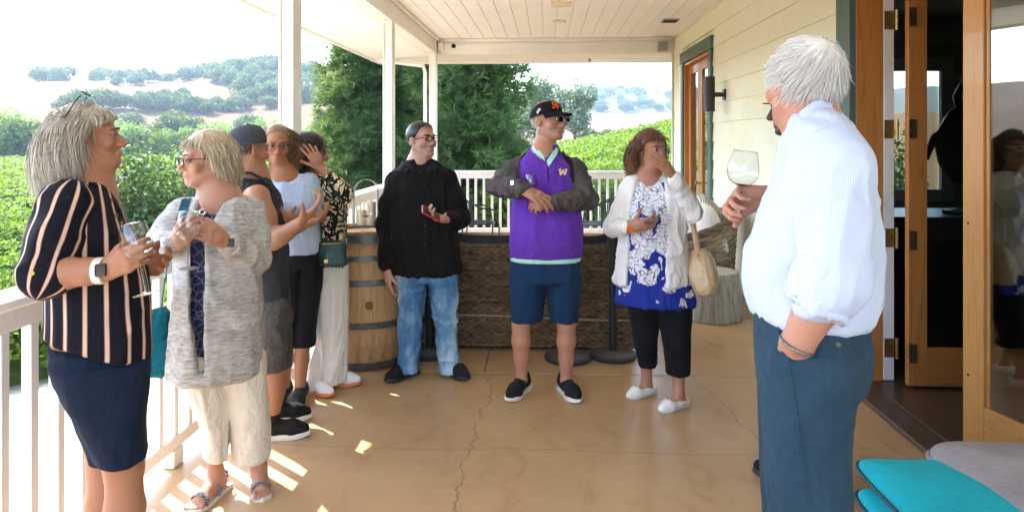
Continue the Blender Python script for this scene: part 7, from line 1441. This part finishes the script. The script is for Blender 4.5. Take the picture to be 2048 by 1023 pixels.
    tube_hair(f, H, HB_GREY, 'fringe', n=300, length=lambda r: .095 + 0 * r[:, 0], comb=lambda P, r, t: np.stack([P[:, 0] * 8, .7 - 1.1 * t + 0 * P[:, 0], -.15 - 1.0 * t + 0 * P[:, 0]], 1), lay=(.12, .26), rad=(.0011, .0022), seed=57, steps=8, mask=lambda q: (q[:, 2] > .08) & (q[:, 1] > .02), avoid=False, front=.062)
    H2 = Head(H.w((0, -.040, .082)), math.radians(84), math.radians(60), 0, 1.0); spectacles(f, H2, M_FRAME, M_LENSD, .028, .018, .002, .09, 0, name='sunglasses')
    MB().tube([p(150, 352, -.085), p(178, 372, -.10), p(208, 388, -.07), p(222, 394, -.02), p(222, 394, .03)], .0065, 7).build('necklace', plain('pearl', (.62, .52, .42), .3, .35, 90, .3), f.o, True)
    wrist_band(f, elR, wrR, .10, .0395, .024, plain('watch_band', (.70, .64, .58), .35), 'watch_strap'); q = wrR + (elR - wrR) * .10 + np.array((0, -.041, .008)); MB().box(q - np.array((.015, .005, .019)), q + np.array((.015, .004, .019)), .004).build('watch', M_LENSD, f.o)
    f.done(); wineglass(f.world(p(293, 588, -.36)), 'wine glass held by the woman in the striped blouse', (-.19, -.02, 1), wine=0, s=1.05, stem=.1)
woman_striped()
# ---------------------------------------------------------------- man with white hair in the foreground
def man_white():
    f = Fig(1620, 1.68, 'tall white haired man in pale striped shirt with hand in pocket'); p = f.p; S = f.skin; g = f.g
    H = Head(p(1608, 167), math.radians(-143), math.radians(3), 0, .92); head_field(S, H, False, .006)
    nb = p(1626, 258); S.cone(H.w((0, -.03, -.06)), nb, .058, .058, .03); S.chain([nb, p(1645, 420), p(1635, 560)], [.06, .10, .09], .05)
    shL, elL, wrL = p(1668, 322, -.14), p(1664, 556, -.20), p(1598, 680, -.19); shR, elR, wrR = p(1650, 318, .17), p(1600, 500, .25), p(1536, 392, .16)
    arm_field(S, shR, elR, wrR, 1.05); S.chain([shL, elL], [.055, .047], .03); S.chain([elL, elL + (wrL - elL) * .3, wrL], [.048, .050, .036], .02)
    hand_field(S, wrL, (-.2, .45, -1), (.2, .9, 0), -1, (.2, .3, .3), .05, (.3, .2, .2), 1.05); hand_field(S, wrR, p(1496, 392, .14) - wrR, (.0, -.75, -.45), -1, [(.8, 1.1, .8), (.85, 1.1, .8), (.9, 1.1, .8), (.95, 1.1, .8)], .05, (.5, .5, .4), 1.0)
    for (h, kn, an) in ((p(1625, 660, -.09), p(1618, 1010, -.10), g(1620, -.09, .09)), (p(1625, 660, .09), p(1595, 1010, .10), g(1590, .12, .09))): leg_field(S, h, kn, an, .9, hide=True)
    f.body(H, MS_RED, (.46, .215, .14), .0058, [(1.45, 2.0, .0042), (-.1, .75, .022)], ruddy=.55); f.eyes(H, M_BROW)
    def pin(t):
        fr = t.math('FRACT', t.attr('u', 'Fac')); return t.mix(t.math('MULTIPLY', t.math('LESS_THAN', fr, .38), .55), (.51, .55, .68), (.33, .41, .60))
    Mp = m_garment('pinstripe_cotton', pin, .8, .6); Mt = cloth('slate_chino', (.022, .046, .070), .12, .5, 300)
    T = Field(); T.loft(f.secs([(222, 1578, 1674, .18, .01), (248, 1574, 1698, .28), (285, 1566, 1724, .36), (330, 1558, 1740, .39), (390, 1538, 1750, .40), (440, 1515, 1756, .40), (500, 1495, 1762, .40), (560, 1491, 1762, .39), (605, 1502, 1756, .39), (634, 1513, 1740, .38)]), .03, 2.4); T.cone(p(1618, 240), p(1606, 195), .064, .070, .012, 's'); T.chain([shR, elR, elR + (wrR - elR) * .75], [.075, .068, .052], .04)
    c0 = p(1630, 450); o = f.cloth('shirt', T, Mp, .0088, .008, (8, 8, 4), 61); v = f.last[0]; vattr(o.data, 'u', np.arctan2(v[:, 1], v[:, 0] - c0[0]) * .20 / .0046); bv = f.surf(*f.last)
    Q = Field(); e = elL + (wrL - elL) * .22; Q.chain([p(1662, 268, -.10), shL, shL + (elL - shL) * .5, elL], [.050, .072, .076, .072], .04); Q.chain([elL, e], [.072, .066], .03); o = f.cloth('sleeve', Q, Mp, .0075, .010, (8, 8, 5), 62); v = f.last[0]; d = nz(elL - shL); x_ = nz(np.cross(d, (0, 1, 0))); y_ = np.cross(d, x_); r = v - shL; vattr(o.data, 'u', np.arctan2(r @ y_, r @ x_) * .085 / .0046)
    Q = Field(); u = nz(wrL - elL); Q.cone(e - u * .045, e + u * .012, .074, .068, .006); Q.cone(e + u * .002, e + u * .06, .056, .062, .006, 's'); o = f.cloth('rolled_cuff', Q, Mp, .006, .010, (12, 12, 9), 63); vattr(o.data, 'u', f.last[0][:, 0] / .0046)
    K = Field(); K.loft(f.secs([(188, 1570, 1664, .165), (225, 1562, 1676, .195), (262, 1552, 1692, .25)]), .01, 2.2); K.loft(f.secs([(170, 1582, 1654, .14), (225, 1576, 1662, .165), (280, 1572, 1674, .20)]), .006, 2.2, 's'); K.plane(p(1615, 216), (-.62, 0, .78)); K.plane(p(1620, 252), (-.75, 0, -.66)); o = f.cloth('collar', K, Mp, .006, .004, (12, 12, 9), 64); vattr(o.data, 'u', np.arctan2(f.last[0][:, 1], f.last[0][:, 0] - nb[0]) * .09 / .0046)
    legs_cloth(f, 'trousers', [[(612, 1510, 1738, .35), (680, 1509, 1741, .37), (760, 1514, 1733, .37)], [(690, 1512, 1738, .22, -.09), (800, 1519, 1714, .21, -.09), (900, 1527, 1704, .21, -.09), (1020, 1537, 1711, .20, -.09), (1250, 1560, 1698, .20, -.09), (1470, 1572, 1690, .20, -.09)], [(700, 1518, 1722, .22, .09), (850, 1520, 1690, .21, .10), (1020, 1530, 1680, .21, .11), (1250, 1540, 1668, .21, .11), (1470, 1545, 1650, .20, .12)]], Mt, .006, (8, 8, 3), 65, .0085); bt = f.surf(*f.last)
    strap_px(f, 'pocket_edge', [(1558, 640), (1556, 690), (1578, 722)], 4, bt, Mt, .004); strap_px(f, 'back_pocket', [(1628, 668), (1712, 660)], 5, bt, cloth('slate_dark', (.025, .05, .075), .1), .004); strap_px(f, 'belt_loop', [(1528, 612), (1524, 640)], 7, bt, Mt, .005); strap_px(f, 'side_seam', [(1580, 735), (1598, 860), (1622, 1015)], 2.5, bt, cloth('slate_dark', (.025, .05, .075), .1), .003)
    q = f.cast(bt, 1676, 688, .004)
    if q is not None: MB().tube([q, q + np.array((0, -.002, 0))], .006, 10).build('button', M_LENSD, f.o, True)
    MB().tube([wrL + u * .012 + (nz(np.cross(u, (0, 1, 0))) * math.cos(a) + nz(np.cross(u, np.cross(u, (0, 1, 0)))) * math.sin(a)) * .037 for a in np.linspace(0, 6.28, 21)], .0042, 8, False).build('watch_strap', plain('steel_links', (.22, .20, .18), .35, .5, 120, .4, metal=.9), f.o, True)
    shoe(f, g(1620, -.09, .09), -1.6, M_SHOEK, M_SOLEK, .31); shoe(f, g(1590, .12, .09), -1.6, M_SHOEK, M_SOLEK, .31)
    cap_part(f, H, HB_WHITE, .5, grow_=.002, cuts=[((0, .10, -.01), (.078, .075, .085)), ((.07, .05, -.035), (.05, .05, .055)), ((-.07, .05, -.035), (.05, .05, .055)), ((.088, -.006, -.012), (.032, .032, .044)), ((-.088, -.006, -.012), (.032, .032, .044)), ((0, 0.02, -.125), (.12, .16, .065))], res=.005)
    cr = np.array((0, -.075, .085))
    def swirl(P, r, t):
        d = P - (SKULL_C + cr * 1.15); d = d / (np.linalg.norm(d, axis=1)[:, None] + 1e-6); tw = np.cross(d, np.array((0, -.6, .8))); return d + tw * .55 + np.array((0, 0, -.35))
    tube_hair(f, H, HB_WHITE, n=4200, length=lambda r: .052 + 0 * r[:, 0], comb=swirl, lay=(.05, .17), rad=(.0007, .0015), seed=66, steps=6, wild=.16, avoid=False)
    f.done(); wineglass(f.world(p(1474, 431, .10)), 'large nearly empty wine glass held up by the white haired man', (.13, 0, 1), wine=.07, s=.86, bowl=(.049, .112), stem=.095)
man_white()
# ---------------------------------------------------------------- man behind him
def man_hidden():
    f = Fig(1625, 3.1, 'dark skinned man mostly hidden behind the white haired man'); p = f.p; S = f.skin; g = f.g
    H = Head(p(1591, 217), math.radians(-90), math.radians(-4), 0, 1.0); head_field(S, H, False, .0, nose=1.25)
    nb = p(1622, 290); S.cone(H.w((0, -.025, -.07)), nb, .056, .065, .04); S.chain([nb, p(1640, 420), p(1640, 520)], [.09, .12, .11], .05)
    for s_ in (-1, 1):
        a, b, c = p(1635, 330, s_ * .2), p(1650, 455, s_ * .23), p(1640, 560, s_ * .22); arm_field(S, a, b, c); hand_field(S, c, (0, 0, -1), (0, -s_, 0), s_, (.3, .4, .3), .05)
        leg_field(S, p(1640, 560, s_ * .1), p(1645, 740, s_ * .1), g(1648 if s_ < 0 else 1592, s_ * .1, .09), .85, hide=True)
    f.body(H, MS_DARK, SK_DARK, .007, [(1.5, 2.0, .0055), (-.1, 1.2, .016)], lips=(.09, .04, .035), ruddy=.1); f.eyes(H, HB_BLACK)
    Mb = cloth('dark_polo', (.03, .03, .035), .2); Mk = cloth('black_trousers', (.012, .012, .013), .2)
    T = Field(); T.loft(f.secs([(295, 1592, 1660, .2), (320, 1586, 1684, .40), (420, 1580, 1694, .44), (520, 1582, 1696, .42), (570, 1586, 1694, .42)]), .03); 
    for s_ in (-1, 1): T.chain([p(1635, 332, s_ * .2), p(1648, 420, s_ * .23)], [.07, .065], .03)
    f.cloth('polo_shirt', T, Mb, .012, .008, seed=71); legs_cloth(f, 'trousers', [[(555, 1588, 1694, .38), (620, 1588, 1696, .40)], [(590, 1588, 1698, .24, -.1), (760, 1600, 1694, .22, -.1), (932, 1622, 1694, .20, -.1)], [(590, 1588, 1690, .24, .1), (760, 1572, 1658, .22, .1), (920, 1560, 1626, .20, .1)]], Mk, .008, seed=72, res=.011)
    shoe(f, g(1648, -.1, .09), -1.45, M_SHOEK, M_SOLEK, .30); shoe(f, g(1592, .08, .09), -1.45, M_SHOEK, M_SOLEK, .30)
    Mst = plain('straw', (.62, .48, .22), .8, .2, 90, .4); mb = MB().lathe([(.150, -.012), (.152, -.006), (.100, .0), (.094, .03), (.088, .085), (.06, .10), (0, .102)], 30, close=False); mb.v = [tuple(H.w((q[0] * .86, q[1] * 1.02 - .012, q[2] + .045))) for q in mb.v]; mb.build('straw_hat', Mst, f.o, True)
    f.done()
man_hidden()
